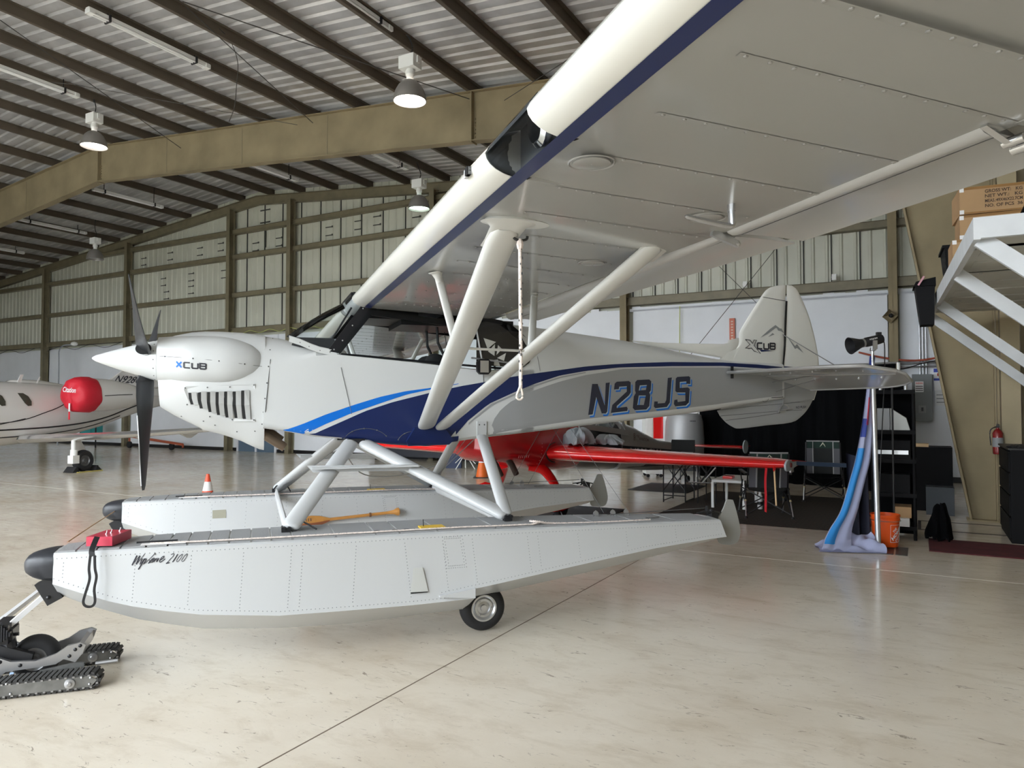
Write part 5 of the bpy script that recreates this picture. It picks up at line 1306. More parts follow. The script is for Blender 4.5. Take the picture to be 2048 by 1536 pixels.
# exhaust stacks, gear legs, wheel pants
for x, y in ((-.95, -.28), (-.62, -.30)):
    g = MB(); g.tube([(x - .1, y, .90), (x, y, .80), (x + .10, y, .66)], .045, 12); g.build('exhaust_stack', mat('dark_brown_exhaust', (.06, .045, .04), .5, metal=.4), t)
for s in (-1, 1):
    g = MB(); P = spline([(-.10, s * .22, .76), (.02, s * .38, .70), (.10, s * .49, .55), (.13, s * .56, .42), (.14, s * .70, .22)], 4); g.tube(P, [.15 - .07 * k / (len(P) - 1) for k in range(len(P))], 10, oval=.4, up=(0, s * .7, .7)); g.build('landing_gear_leg', REDP, t)
    g = MB(); rings = [[V((x - .05, s * .72 + w * math.cos(a), .22 + h * 1.15 * math.sin(a) * (1 if math.sin(a) > 0 else .6))) for a in [2 * math.pi * k / 16 for k in range(16)]] for x, w, h in ((-.36, .01, .01), (-.32, .06, .08), (-.18, .10, .16), (.02, .11, .19), (.3, .09, .14), (.55, .05, .07), (.68, .01, .01))]
    g.loft(rings); wp = g.build('wheel_pant', REDP, t)
    g = MB(); g.lathe([(0, -.05), (.13, -.05), (.15, -.02), (.15, .02), (.13, .05), (0, .05)], (0, s * .72, .15), (0, 1, 0), 24, caps=False); g.build('wheel', RUBBER, wp)
g = MB(); g.tube([(5.7, 0, .3), (5.85, 0, .12)], .02, 6); g.lathe([(0, -.03), (.07, -.03), (.07, .03), (0, .03)], (5.88, 0, .07), (0, 1, 0), 16); g.build('tail_wheel', RUBBER, t)
g = MB()
for k in range(6): p = nose_b.ray_cast(V((-.62 + .04 * k, -2, .93)), V((0, 1, 0)))[0]; g.tube([p + V((0, -.004, -.03)), p + V((.03, -.006, .03))], .004, 4)
for k in range(8): p = nose_b.ray_cast(V((-.12 + .0 * k, -2, .74 + .05 * k)), V((0, 1, 0)))[0]; g.dot(p, (0, -1, 0), .008)
g.build('vent_slots', mat('light_red_edge', (.7, .25, .25), .3), no, 0)
# crumpled silver cover on the wing root
random.seed(5)
def crumple(name, c, ext, label, cat, m, frame, seed=1, n=18, sag=.5):
    rnd = random.Random(seed); g = MB(); ph = [rnd.uniform(0, 6.28) for _ in range(12)]
    def f(i, j):
        a = 2 * math.pi * i; p = math.pi * .5 * j
        r = 1 + .22 * math.sin(3 * a + ph[0] + 4 * j) + .16 * math.sin(7 * a + ph[1] - 5 * j) + .10 * math.sin(11 * a + ph[2])
        z = math.cos(p) * (1 + .3 * math.sin(5 * a + ph[3]) * math.sin(p)) + .12 * math.sin(9 * a + ph[4])*math.sin(p)
        return V((c[0] + ext[0] * r * math.sin(p) * math.cos(a), c[1] + ext[1] * r * math.sin(p) * math.sin(a), c[2] + ext[2] * max(0, z)))
    g.grid(f, n * 2, n); o = g.build(name, m, frame=frame, smooth=22); return tag(o, label, cat)
CLOTHG = mat('silver_grey_cover_cloth', (.30, .33, .36), .5, bump=.3, bscale=14)
crumple('aircraft_cover', (.50, -.72, 1.06), (.22, .20, .25), 'crumpled silver grey cover heap at the red wing root, nearer the nose', 'cover', CLOTHG, R, 2)
crumple('aircraft_cover', (1.0, -.92, 1.05), (.20, .24, .15), 'low folded silver grey cover lying farther out on the red wing', 'cover', CLOTHG, R, 9)
# hanging red streamer and wooden stick near the wing tip
g = MB(); P = spline([(.40, -3.62, .86), (.42, -3.60, .7), (.40, -3.61, .5), (.42, -3.60, .30)], 5)
g.loft([[p + V((-.028, -.02, 0)), p + V((.028, .02, 0)), p + V((.03, .012, 0)), p + V((-.025, -.028, 0))] for p in P]); tag(g.build('red_streamer', mat('red_ribbon', (.55, .01, .02), .6), frame=R, smooth=0), 'red ribbon streamer hanging down from the red wing tip', 'streamer')
t = thing('wooden_rod', 'thin pale wooden rod hanging from a ring at the red wing tip', 'rod', frame=R)
MB().tube([(.36, -3.74, .84), (.36, -3.76, .40)], .011, 8).build('rod', mat('pale_wood', (.68, .47, .26), .6), t)
g = MB(); g.tube([(.36 + .03 * math.cos(a), -3.74, .86 + .03 * math.sin(a)) for a in tt_], .007, 6); g.build('ring', REDP, t)

# silver and red aircraft cowling behind the aerobatic plane (frame W = world)
FW = Frame(0, 0, 0)
t = thing('engine_cowling', 'silver curved aircraft cowling standing behind the red plane by the white post', 'aircraft cowling', frame=FW)
g = MB(); rings = []
for z, r in ((.30, .42), (.9, .44), (1.3, .42), (1.44, .38), (1.48, .30)):
    rings.append([V((3.93 + r * math.cos(a), 16.55 + r * math.sin(a), z)) for a in [2 * math.pi * k / 28 for k in range(28)]])
g.loft(rings); g.build('cowling_shell', mat('satin_silver_sheet', (.42, .43, .44), .45, metal=.3), t)
for a in (0, 2.1, 4.2): g = MB(); g.tube([(3.93 + .3 * math.cos(a), 16.55 + .3 * math.sin(a), .31), (3.93 + .35 * math.cos(a), 16.55 + .35 * math.sin(a), 0)], .015, 6); g.build('leg', BLACK, t)
g = MB(); lettering(g, 'IIIIII', plane_map((3.95, 16.10, 1.30), (.12, 0, 0), (0, 0, .03)), .02); g.build('stencil_mark', INK, t, 0)
t = thing('tool_chest', 'white chest with a bright red side panel seen beyond the silver cowling', 'tool chest', frame=FW)
g = MB(); g.box(3.10, 3.50, 16.8, 17.3, .08, 1.50); g.build('body', mat('white_enamel', (.78, .78, .74), .4), t, 0)
g = MB(); g.box(3.27, 3.49, 16.77, 16.798, .9, 1.50); g.build('red_panel', REDP, t, 0)
for z in (.5, .8, 1.1): g = MB(); g.box(3.12, 3.25, 16.78, 16.798, z, z + .25); g.build('drawer', LAMPWHITE, t, 0)
for x in (3.15, 3.45):
    for y in (16.85, 17.25): g = MB(); g.lathe([(0, -.02), (.04, -.02), (.04, .02), (0, .02)], (x, y, .04), (0, 1, 0), 12); g.build('caster', BLACK, t)

# ================================================================ BUSINESS JET (frame J)
JW = mat('jet_cream_paint', (.80, .78, .75), .25, coat=.5)
t = thing('business_jet', 'cream business jet with black cheat lines parked at the left of the hangar', 'jet', frame=J)
JF = [(-4.5, .72, .62, 2.12), (-2, .8, .60, 2.25), (-.5, .8, .60, 2.28), (.7, .78, .68, 2.27), (1.9, .70, .85, 2.2), (2.8, .56, 1.05, 2.12), (3.6, .40, 1.3, 2.06), (4.6, .24, 1.55, 2.0), (5.6, .08, 1.75, 1.95)]
jf = MB().loft([[V((x, w * math.cos(a), (b + c) / 2 + (c - b) / 2 * math.sin(a))) for a in [2 * math.pi * k / 32 for k in range(32)]] for x, w, b, c in JF]); jb = jf.bvh(); jo = jf.build('fuselage', JW, t, 60)
def jside(x, z, off=.006):
    h = jb.ray_cast(V((x, -3, z)), V((0, 1, 0))); return (h[0] if h[0] else V((x, -.1, z))) + V((0, -off, 0))
for L, w in (([(-4, 1.18), (-.66, 1.22), (.6, 1.50), (1.3, 1.78)], .012), ([(-4, 1.02), (-.6, 1.05), (1.2, 1.12), (2.4, 1.28), (3.4, 1.55), (4.3, 1.8)], .022), ([(-4, .84), (-.6, .86), (1.0, .93), (2.2, 1.10), (3.2, 1.36)], .018), ([(-1.3, 1.05), (-.6, 1.2), (0, 1.33)], .01), ([(1.6, 1.75), (3.0, 1.85), (4.4, 1.9)], .014)):
    g = MB(); P = spline(L, 6); g.tube([jside(p.x, p.y, .0) for p in P], w, 6); g.build('cheat_line', BLACK, jo)
for x in (-2.4, -1.35, -.62, .06):
    g = MB(); P = [jside(x + a * .99, 1.82 + b, .02) for a, b in ((-.17, .16), (-.02, .16), (.08, .08), (.12, -.05), (.10, -.16), (.0, -.17), (-.07, -.1))]
    g.add(P + [jside(x + .03, 1.82, .02)], [(k, (k + 1) % 7, 7) for k in range(7)]); g.build('cabin_window', mat('dark_cabin_window', (.07, .065, .05), .2), jo, 0)
for x, h, w in ((.42, .24, .10), (.95, .20, .03)):
    g = MB(); z = 2.24; g.hexa([(x - .1, -.01, z), (x - .1 + w, -.01, z), (x - .1 + w, .01, z), (x - .1, .01, z), (x + .0, -.006, z + h), (x + w * .9, -.006, z + h), (x + w * .9, .006, z + h), (x + .0, .006, z + h)]); g.build('antenna', JW, jo, 0)
for x in (1.25, 1.6, 2.1): g = MB(); g.ball((x, -.05, 2.2), .04, 8, (1, 1, .7)); g.build('beacon', JW, jo)
# wing: polished leading edge
for s in (-1, 1):
    W_ = []
    for y, x0, c, z, th in ((.6, -.1, 2.0, .80, .26), (2.3, .02, 1.7, .87, .22), (4.5, .12, 1.35, .99, .17), (6.2, .2, 1.1, 1.10, .12), (6.35, .3, .8, 1.11, .06)):
        W_.append((y, x0, c, z, th))
    rings = [[V((x0 + a * c, s * y, z + b * th)) for a, b in ((1, 0), (.7, .22), (.4, .42), (.15, .42), (.04, .28), (0, 0), (.04, -.28), (.15, -.42), (.4, -.42), (.7, -.22))] for y, x0, c, z, th in W_]
    w_ = MB().loft(rings).build('wing', JW, t, 60)
    g = MB(); g.loft([[V((x0 - .006 + a * c, s * y, z + b * th * 1.05)) for a, b in ((.13, .42), (.04, .29), (-.003, 0), (.04, -.29), (.08, -.36))] for y, x0, c, z, th in W_[:4]], caps=False, close=False); g.build('leading_edge', mat('bright_deice_metal', (.80, .80, .80), .22, metal=.85), w_, 60)
    for y in (3.2, 4.7): g = MB(); x = 1.35; z = interp([(.6, .80), (6.2, 1.10)], y) - .06; g.hexa([(x - .3, s * y - .02, z), (x + .35, s * y - .02, z), (x + .35, s * y + .02, z), (x - .3, s * y + .02, z), (x, s * y - .02, z - .12), (x + .1, s * y - .02, z - .12), (x + .1, s * y + .02, z - .12), (x, s * y + .02, z - .12)]); g.build('flap_fairing', JW, w_, 0)
    # main gear
    wx, wy = .41, s * 2.27
    g = MB(); g.lathe([(.14, -.08), (.22, -.09), (.26, -.06), (.275, 0), (.26, .06), (.22, .09), (.14, .08)], (wx, wy, .275), (0, 1, 0), 32, caps=False); wh = g.build('main_wheel', RUBBER, t)
    g = MB(); g.lathe([(0, -.07), (.04, -.08), (.07, -.05), (.12, -.05), (.14, -.075), (.145, .07), (0, .07)], (wx, wy, .275), (0, 1, 0), 24, caps=False); g.build('rim', mat('grey_rim', (.12, .12, .12), .4, metal=.5), wh)
    g = MB(); g.tube([(wx - .25, wy - s * .02, .8), (wx - .25, wy - s * .02, .55)], .055, 12); g.tube([(wx - .25, wy, .56), (wx - .26, wy, .30)], .085, 12); g.box(wx - .35, wx - .17, wy - .09, wy + .09, .22, .42); g.beam((wx - .25, wy, .3), (wx, wy + .05, .275), .06, .06); g.build('gear_leg', LAMPWHITE, t)
    g = MB(); g.hexa([(wx - .2, wy - s * .18, .80), (wx + .05, wy - s * .15, .80), (wx + .55, wy - s * .42, .32), (wx + .35, wy - s * .46, .26)] + [(wx - .2, wy - s * .20, .81), (wx + .05, wy - s * .17, .81), (wx + .55, wy - s * .44, .33), (wx + .35, wy - s * .48, .27)]); g.build('gear_door', JW, t, 0)
# engine nacelles
for s in (-1, 1):
    g = MB(); yc = s * 1.28; g.lathe([(.33, 0), (.42, .12), (.45, .5), (.44, 1.0), (.36, 1.6), (.24, 2.1), (.2, 2.12)], (.95, yc, 1.95), (1, 0, .0), 32, caps=False); ng = g.build('engine_nacelle', JW, t, 60)
    g = MB(); g.hexa([(1.3, s * .55, 1.80), (2.6, s * .45, 1.85), (2.6, s * .9, 1.90), (1.3, s * .9, 1.86), (1.3, s * .55, 1.96), (2.6, s * .45, 1.99), (2.6, s * .9, 2.0), (1.3, s * .9, 2.0)]); g.build('engine_pylon', JW, t, 30)
    if s < 0:
        g = MB(); g.tube([V((1.5, yc, 1.95)) + V((x, -.45 * math.cos(a), .45 * math.sin(a))) for x, a in ((0, -.05), (.4, 0), (.9, .05))], .01, 5); g.build('cowl_line', BLACK, ng)
# fin, tailplane
g = MB(); g.hexa([(2.6, -.04, 2.05), (5.4, -.03, 1.95), (5.4, .03, 1.95), (2.6, .04, 2.05), (4.55, -.02, 3.35), (5.7, -.02, 3.35), (5.7, .02, 3.35), (4.55, .02, 3.35)]); fo_ = g.build('fin', JW, t, 0)
g = MB(); lettering(g, 'N928CT', plane_map((3.35, -.045, 2.36), (1.15, .0, -.02), (.03, .0, .22)), .012, .12); g.build('registration_letters', INK, fo_, 0)
for s in (-1, 1): g = MB(); g.loft([[V((4.6 + .5 * f, s * y, 2.25 + .1 * f)), V((4.9 + .4 * f, s * y, 2.30 + .1 * f)), V((5.7, s * y, 2.26 + .1 * f)), V((4.9 + .4 * f, s * y, 2.21 + .1 * f))] for y, f in ((.05, 0), (2.2, 1))]); g.build('tailplane', JW, t, 40)
# red engine cover
COVER = mat('red_cover_fabric', (.62, .012, .03), .55, bump=.5, bscale=9)
t = thing('engine_cover', 'quilted red fabric cover over the jet engine intake', 'engine cover', frame=J)
g = MB(); rings = []
for r, h in ((.10, -.13), (.30, -.12), (.40, -.07), (.455, .03), (.475, .2), (.48, .40), (.465, .46)):
    rings.append([V((.95 + h + .015 * math.sin(5 * a + h * 20), -1.28 + (r + .008 * math.sin(9 * a + h * 30)) * math.cos(a), 1.95 + (r + .008 * math.sin(9 * a + h * 30)) * math.sin(a))) for a in [2 * math.pi * k / 48 for k in range(48)]])
g.loft(rings); g.build('cover_shell', COVER, t, 70)
g = MB(); lettering(g, 'Citation', plane_map((.806, -1.06, 2.02), (0, -.46, -.03), (0, .02, .14)), .02, .1); g.build('cover_lettering', mat('white_print', (.8, .8, .8), .6), t, 0)
for z, m_ in ((1.72, mat('white_print', (.8, .8, .8), .6)), (1.5, COVER)):
    g = MB(); g.box(.79, .80, -1.33, -1.28, z - .21, z); g.build('warning_tag', m_, t, 0)
# chocks
for dx, lb in ((-.32, 'black wheel chock in front of the jet main wheel'), (.34, 'black wheel chock behind the jet main wheel')):
    x = .41 + dx; g = MB(); sg = 1 if dx < 0 else -1; g.prism([(x - .10, 0), (x + .10, 0), (x + sg * .05, .14), (x + sg * .02, .14)], lambda a, b, q: V((a, -2.27 + q, b)), -.16, .16); tag(g.build('wheel_chock', RUBBER, frame=J, smooth=0), lb, 'chock')
rope('chock_rope', [(.05 + .08 * k, -2.52 + .012 * (-1) ** k, .012) for k in range(10)], .012, 'yellow rope on the floor joining the jet wheel chocks', frame=J, m=mat('yellow_rope', (.6, .5, .12), .8))

# ================================================================ CONES
def cone(x, y, h, label, bands, grp):
    t = thing('traffic_cone', label, 'traffic cone', loc=(x, y, 0), group=grp)
    r0, r1 = .028 * h / .5, .125 * h / .5; z0 = .02
    f = lambda z: r1 + (r0 - r1) * (z - z0) / (h - z0)
    MB().box(-r1 * 1.35, r1 * 1.35, -r1 * 1.35, r1 * 1.35, 0, z0).build('base', bands[0], t, 0)
    zs = [z0 + (h - z0) * q for q in bands[1]]
    for a, b, m_ in zip(zs, zs[1:], bands[2]): MB().lathe([(f(a) + .001, a), (f(b) + .001, b)] + ([(0.01, b)] if b >= h - .001 else []), n=24, caps=False).build('cone_band', m_, t)
OR = mat('orange_cone_plastic', (.85, .16, .02), .5); WH = mat('white_reflective_band', (.75, .75, .74), .4); RO = mat('red_orange_cone', (.75, .09, .035), .5)
cone(-5.33, 12.75, .46, 'white traffic cone with red orange bands behind the far float bow', (RO, (0, .18, .34, .70, 1), (WH, RO, WH, RO)), None)
cone(-.69, 16.8, .58, 'orange traffic cone with one white band near the red plane nose', (BLACK, (0, .58, .85, 1), (OR, WH, OR)), None)

# ================================================================ LEFT BACKGROUND
ORB = mat('orange_tow_bar_paint', (.50, .11, .05), .5)
t = thing('orange_tow_bar', 'long orange tow bar lying by the back wall right of the jet', 'tow bar', frame=H)
MB().tube([(-27.6, 17.6, .48), (-23.9, 17.5, .22)], .05, 8).build('bar', ORB, t)
for u, z in ((-27.2, .3), (-24.6, .15)): g = MB(); g.lathe([(0, -.04), (.13, -.04), (.13, .04), (0, .04)], (u, 17.55, .13), (0, 1, 0), 16); g.build('wheel', RUBBER, t); 
for u, z in ((-27.2, .45), (-24.6, .28), (-23.95, .22)): g = MB(); g.beam((u, 17.55, .1), (u, 17.55, z), .05, .05); g.build('support', ORB, t, 0)
t = thing('tool_cart', 'small teal and black cart by the back wall behind the propeller', 'cart', frame=H)
MB().box(-29.6, -28.9, 17.0, 17.5, .5, 1.05).build('teal_bin', mat('teal_plastic', (.03, .28, .28), .5), t, 0)
g = MB()
for u in (-30.1, -29.65, -28.6): g.box(u, u + .04, 17.0, 17.04, 0, 1.3 if u != -28.6 else 1.7)
g.box(-30.1, -28.6, 17.0, 17.04, .45, .5); g.box(-30.1, -28.6, 17.0, 17.04, 1.1, 1.14); g.build('frame', BLACK, t, 0)
t = thing('gooseneck_lamp', 'thin goose neck work lamp rising beside the jet engine', 'lamp', frame=H)
g = MB(); g.tube(spline([(-31.6, 17.2, 0), (-31.6, 17.2, 3.4), (-31.6, 17.2, 3.95), (-31.3, 17.2, 4.18), (-30.7, 17.2, 4.2)], 5), .03, 6); g.build('pole', mat('grey_tube', (.35, .37, .4), .3), t)
g = MB(); g.ball((-30.5, 17.2, 4.22), .13, 10, (1.3, 1, .7)); g.build('lamp_head', LAMPWHITE, t)
t = thing('long_bench', 'long low black bench against the back wall under the floatplane belly', 'bench', frame=H)
MB().box(-14.8, -9.4, 17.3, 17.9, .14, 1.3).build('body', mat('black_panel', (.012, .014, .022), .5), t, 0)
for u in (-14.6, -12.1, -9.6): MB().box(u - .05, u + .05, 17.4, 17.5, 0, .14).build('foot', BLACK, t, 0)
t = thing('folding_stand', 'thin legged folding stand near the nose of the red plane', 'stand', frame=FW)
for k in range(8):
    a = k * math.pi / 4; g = MB(); g.tube([(-1.22, 19, .42), (-1.22 + .38 * math.cos(a), 19 + .1 * math.sin(2 * a), .42 + .38 * math.sin(a))], .009, 5); g.build('spoke', LAMPWHITE, t)
for k in (-1, 0, 1): g = MB(); g.tube([(-1.22, 19, .42), (-1.22 + .25 * k, 19 + .2 * (k == 0), 0)], .012, 5); g.build('leg', LAMPWHITE, t)
t = thing('parts_box', 'dark blue crate of clutter behind the red plane nose', 'crate', frame=FW)
MB().box(-1.75, -1.35, 19.3, 19.7, 0, .55).build('crate_body', mat('dark_blue_plastic', (.02, .035, .09), .5), t, 0); MB().box(-1.72, -1.38, 19.33, 19.67, .551, .62).build('contents', BLACK, t, 0)
t = thing('white_cowl', 'white rounded object on the floor far behind the red wing', 'aircraft part', frame=FW)
g = MB(); g.lathe([(0, -.3), (.14, -.28), (.2, -.1), (.2, .2), (.12, .3), (0, .32)], (1.35, 19.4, .36), (1, 0, 0), 16, caps=False); g.build('shell', LAMPWHITE, t); g = MB(); g.box(1.2, 1.5, 19.3, 19.5, 0, .2); g.build('base', BLACK, t, 0)

# ================================================================ RIGHT BACKGROUND: backdrop, rug, chairs
CURT = mat('black_curtain', (.003, .0032, .004), .95, spec=.1)
t = thing('backdrop_curtain', 'large black curtain backdrop hanging behind the camp chairs', 'curtain', frame=H)
g = MB()
def cur(i, j): u = -4.5 + 4.1 * i; v = 16.95 - 1.6 * i; w = .05 * math.sin(u * 9) + .03 * math.sin(u * 23); return V((u + w * .36, v + w, .03 + 2.42 * j))
g.grid(cur, 150, 3); g.build('curtain', CURT, t)
g = MB(); g.tube([(-4.55, 16.97, 2.46), (-.35, 15.32, 2.46)], .02, 8); g.build('top_rail', ALU, t)
for u, v in ((-4.55, 16.9), (-.35, 15.27)): g = MB(); g.tube([(u, v, 0), (u, v, 2.46)], .03, 8); g.build('post', LAMPWHITE, t)
MB()
t = thing('patterned_rug', 'dark brown patterned rug under the camp chairs', 'rug', frame=H)
RUG = bpy.data.materials.new('brown_patterned_rug'); RUG.use_nodes = True
_n = RUG.node_tree; _b = _n.nodes['Principled BSDF']; _b.inputs['Roughness'].default_value = .95
_t = _n.nodes.new('ShaderNodeTexCoord'); _w = _n.nodes.new('ShaderNodeTexWave'); _w.inputs['Scale'].default_value = 5; _w.inputs['Distortion'].default_value = 1.5; _w.inputs['Detail'].default_value = 3; _w.inputs['Detail Scale'].default_value = 4
_w2 = _n.nodes.new('ShaderNodeTexChecker'); _w2.inputs['Scale'].default_value = 14; _w2.inputs[1].default_value = (.040, .026, .016, 1); _w2.inputs[2].default_value = (.018, .012, .008, 1)
_r = _n.nodes.new('ShaderNodeMix'); _r.data_type = 'RGBA'; _r.inputs[7].default_value = (.024, .016, .010, 1)
_n.links.new(_t.outputs['Object'], _w.inputs[0]); _n.links.new(_t.outputs['Object'], _w2.inputs[0]); _n.links.new(_w.outputs['Fac'], _r.inputs[0]); _n.links.new(_w2.outputs[0], _r.inputs[6]); _n.links.new(_r.outputs[2], _b.inputs[0])
MB().box(-3.52, -.62, 10.45, 14.2, .001, .010).build('rug', RUG, t, 0)
MB().box(-3.46, -.68, 10.52, 14.13, .0101, .0112).build('rug_field', RUG, t, 0)
MATB = mat('black_rubber_mat', (.008, .008, .009), .6)
for x0, x1, y0, y1, lb in ((-5.03, -4.08, 9.52, 10.98, 'black floor mat behind the stern of the far float'), (-5.05, -3.87, 13.6, 15.05, 'black floor mat under the tall folding chair')):
    tag(MB().box(x0, x1, y0, y1, .001, .012).build('floor_mat', MATB, frame=H, smooth=0), lb, 'mat', 'black floor mats')
tag(MB().tube(spline([(-4.72, 9.6, .02), (-4.70, 9.62, .10), (-4.60, 9.62, .10), (-4.56, 9.6, .02)], 4), .012, 6).build('wire_loop', BLACK, frame=H), 'small black loop handle on the floor mat behind the near float deck', 'handle')
# camp chairs
CF = mat('charcoal_chair_mesh', (.012, .014, .015), .8); CG = mat('dark_green_chair_fabric', (.012, .035, .028), .8); CL = mat('light_grey_piping', (.35, .35, .36), .6); CT_ = mat('grey_chair_panel', (.10, .10, .115), .7)
def camp_chair(x, y, rz, label, tall=1.0):
    t = thing('camp_chair', label, 'camp chair', loc=(x, y, 0), rz=rz, group='folding camp chairs before the black curtain')
    # local: back towards -y; width .56
    zs, zb, zt = .42, .44, .98 * tall
    g = MB(); g.grid(lambda i, j: V((-.26 + .52 * i, -.20 + .45 * j, zs + .02 * (2 * j - 1) - .03 * math.sin(math.pi * i))), 8, 5); g.grid(lambda i, j: V((-.26 + .52 * i, -.20 + .45 * j, zs - .008 + .02 * (2 * j - 1) - .03 * math.sin(math.pi * i))), 8, 5); g.build('seat', CF, t)
    bk = lambda i, j: V((-.27 + .54 * i, -.22 - .10 * j - .04 * math.sin(math.pi * i), zb + (zt - zb) * j))
    g = MB(); g.grid(bk, 10, 8); g.grid(lambda i, j: bk(i, j) + V((0, -.008, 0)), 10, 8); b_ = g.build('backrest', CF, t)
    for o_ in (-.012, .006): g = MB(); g.grid(lambda i, j: bk(.02 + .96 * i, .78 + .2 * j) + V((0, o_, 0)), 8, 2); g.build('green_panel', CG, b_)
    for i0, o_ in ((.0, -.011), (.82, -.011), (.0, .005), (.82, .005)): g = MB(); g.grid(lambda i, j: bk(i0 + .18 * i, .78 * j) + V((0, o_, 0)), 2, 6); g.build('side_panel', CT_, b_)
    for L in ([bk(k / 10, 1) for k in range(11)], [bk(.19, k / 8) for k in range(9)], [bk(.81, k / 8) for k in range(9)]): g = MB(); g.tube([p + V((0, -.004, 0)) for p in L], .014, 5); g.build('piping', CL, b_)
    g = MB(); p = bk(.5, .88) + V((0, -.004, 0)); g.tube([p + V((-.04, 0, -.03)), p + V((0, 0, .035)), p + V((.05, 0, -.03))], .02, 4); g.build('emblem', mat('pale_emblem', (.7, .72, .6), .6), b_)
    for sx in (-1, 1):
        g = MB(); g.tube([(sx * .28, -.33, zt - .02), (sx * .29, -.20, .44), (sx * .30, .05, .34)], .011, 6); g.build('back_tube', BLACK, t)
        for fy, ty in ((-.34, -.10), (.30, .12)):
            g = MB(); a = V((sx * .30, ty, .52)); b = V((sx * .33, fy, .02)); m_ = a + (b - a) * .55
            g.tube([a, m_], .012, 6); l_ = g.build('leg', BLACK, t)
            g = MB(); g.tube([m_, b], .010, 6); g.build('lower_leg', ALU, l_)
            g = MB(); g.lathe([(.018, -.012), (.018, .012)], m_, (b - a), 10); g.build('leg_collar', mat('pale_brass', (.5, .42, .25), .4, metal=.6), l_)
            g = MB(); g.lathe([(.03, 0), (.022, .02), (.01, .03)], b - V((0, 0, .02)), (0, 0, 1), 10); g.build('foot', BLACK, l_)
        g = MB(); g.beam((sx * .31, -.28, .64), (sx * .31, .26, .66), .05, .022); g.build('armrest', BLACK, t)
        g = MB(); g.tube([(sx * .31, .24, .65), (sx * .30, .12, .42)], .009, 5); g.build('arm_support', BLACK, t)
    for a, b in (((-.30, -.32, .06), (.30, -.12, .40)), ((.30, -.32, .06), (-.30, -.12, .40)), ((-.31, .28, .06), (.31, .14, .40)), ((.31, .28, .06), (-.31, .14, .40)), ((-.31, -.32, .08), (-.31, .2, .42)), ((.31, -.32, .08), (.31, .2, .42)), ((-.31, .28, .08), (-.31, -.2, .42)), ((.31, .28, .08), (.31, -.2, .42))):
        g = MB(); g.tube([a, b], .009, 5); g.build('cross_brace', BLACK, t)
    t.location.z = .012
    return t
camp_chair(3.80, 10.95, rad(-8), 'camp chair seen from behind beside the red wing tip, nearer one', .97)
camp_chair(5.42, 12.65, rad(158), 'camp chair with dark green head panel facing us by the curtain', 1.03)
# tall director chair / folding frame
t = thing('director_chair', 'tall black folding director chair behind the red wing', 'chair', frame=H)
us, vs_ = (-3.88, -3.50), (12.2, 12.75)
g = MB(); g.grid(lambda i, j: V((us[0] - .02 + .42 * i, 12.75 + .02 * math.sin(3 * i), .86 + .19 * j)), 5, 2); g.box(us[0] - .02, us[0] + .40, 12.73, 12.75, .84, 1.03); g.build('back_cloth', CF, t, 0)
MB().box(us[0], us[1], vs_[0], vs_[1], .72, .74).build('seat', CF, t, 0)
for u in us:
    for v in vs_: MB().tube([(u, v, 0), (u, v, .74 if v < 12.5 else 1.05)], .012, 6).build('leg', BLACK, t)
for a, b in (((us[0], 12.2, .2), (us[1], 12.2, .7)), ((us[1], 12.2, .2), (us[0], 12.2, .7)), ((us[0], 12.75, .2), (us[1], 12.75, .7)), ((us[1], 12.75, .2), (us[0], 12.75, .7)), ((us[0], 12.2, .12), (us[1], 12.2, .12)), ((us[0], 12.2, .03), (us[0], 12.75, .03)), ((us[1], 12.2, .03), (us[1], 12.75, .03))): MB().tube([a, b], .010, 5).build('brace', BLACK, t)
t = thing('folding_stand', 'folding metal frame stand right of the tall director chair', 'stand', frame=H)
for u, v in ((-3.30, 12.25), (-3.30, 12.8), (-3.01, 12.3), (-3.01, 12.85)): MB().tube([(u, v, 0), (u, v, .78)], .011, 6).build('leg', BLACK, t)
for a, b in (((-3.3, 12.25, .3), (-3.01, 12.3, .72)), ((-3.01, 12.3, .3), (-3.3, 12.25, .72)), ((-3.45, 12.2, .36), (-3.0, 12.28, .36)), ((-3.2, 12.2, .37), (-3.0, 12.25, .62))): MB().tube([a, b], .012, 5).build('bar', ALU if a[2] > .35 else BLACK, t)
MB().box(-3.32, -3.0, 12.2, 12.85, .78, .80).build('top', CF, t, 0)
# white side table with papers and a red item
t = thing('side_table', 'small white side table on the brown rug', 'table', frame=H)
WT = mat('white_table_paint', (.82, .82, .82), .4)
MB().box(-2.97, -2.45, 11.85, 12.85, .42, .46).build('table_top', WT, t, 0)
for u in (-2.955, -2.465):
    for v in (11.865, 12.835): MB().box(u - .02, u + .02, v - .02, v + .02, 0.011, .42).build('leg', WT, t, 0)
tag(MB().box(-2.85, -2.70, 12.1, 12.3, .4605, .50).build('red_pouch', REDP, frame=H, smooth=0), 'small red pouch on the white side table', 'pouch')
t = thing('white_cushion', 'white printed board lying on the seat beyond the side table', 'board', frame=H)
MB().box(-2.5, -1.95, 13.2, 13.5, .50, .58).build('board', WT, t, 0); MB().box(-2.4, -2.05, 13.25, 13.45, 0.011, .50).build('stand', CF, t, 0)
t = thing('water_bottle', 'black and white striped bottle under the nearer camp chair', 'bottle', loc=(3.95, 11.6, .011))
MB().lathe([(.035, 0), (.04, .01), (.04, .20), (.02, .24), (.02, .27), (0, .27)], n=16).build('bottle_body', WT, t); MB().lathe([(.041, .07), (.041, .12)], n=16, caps=False).build('stripe', BLACK, t)

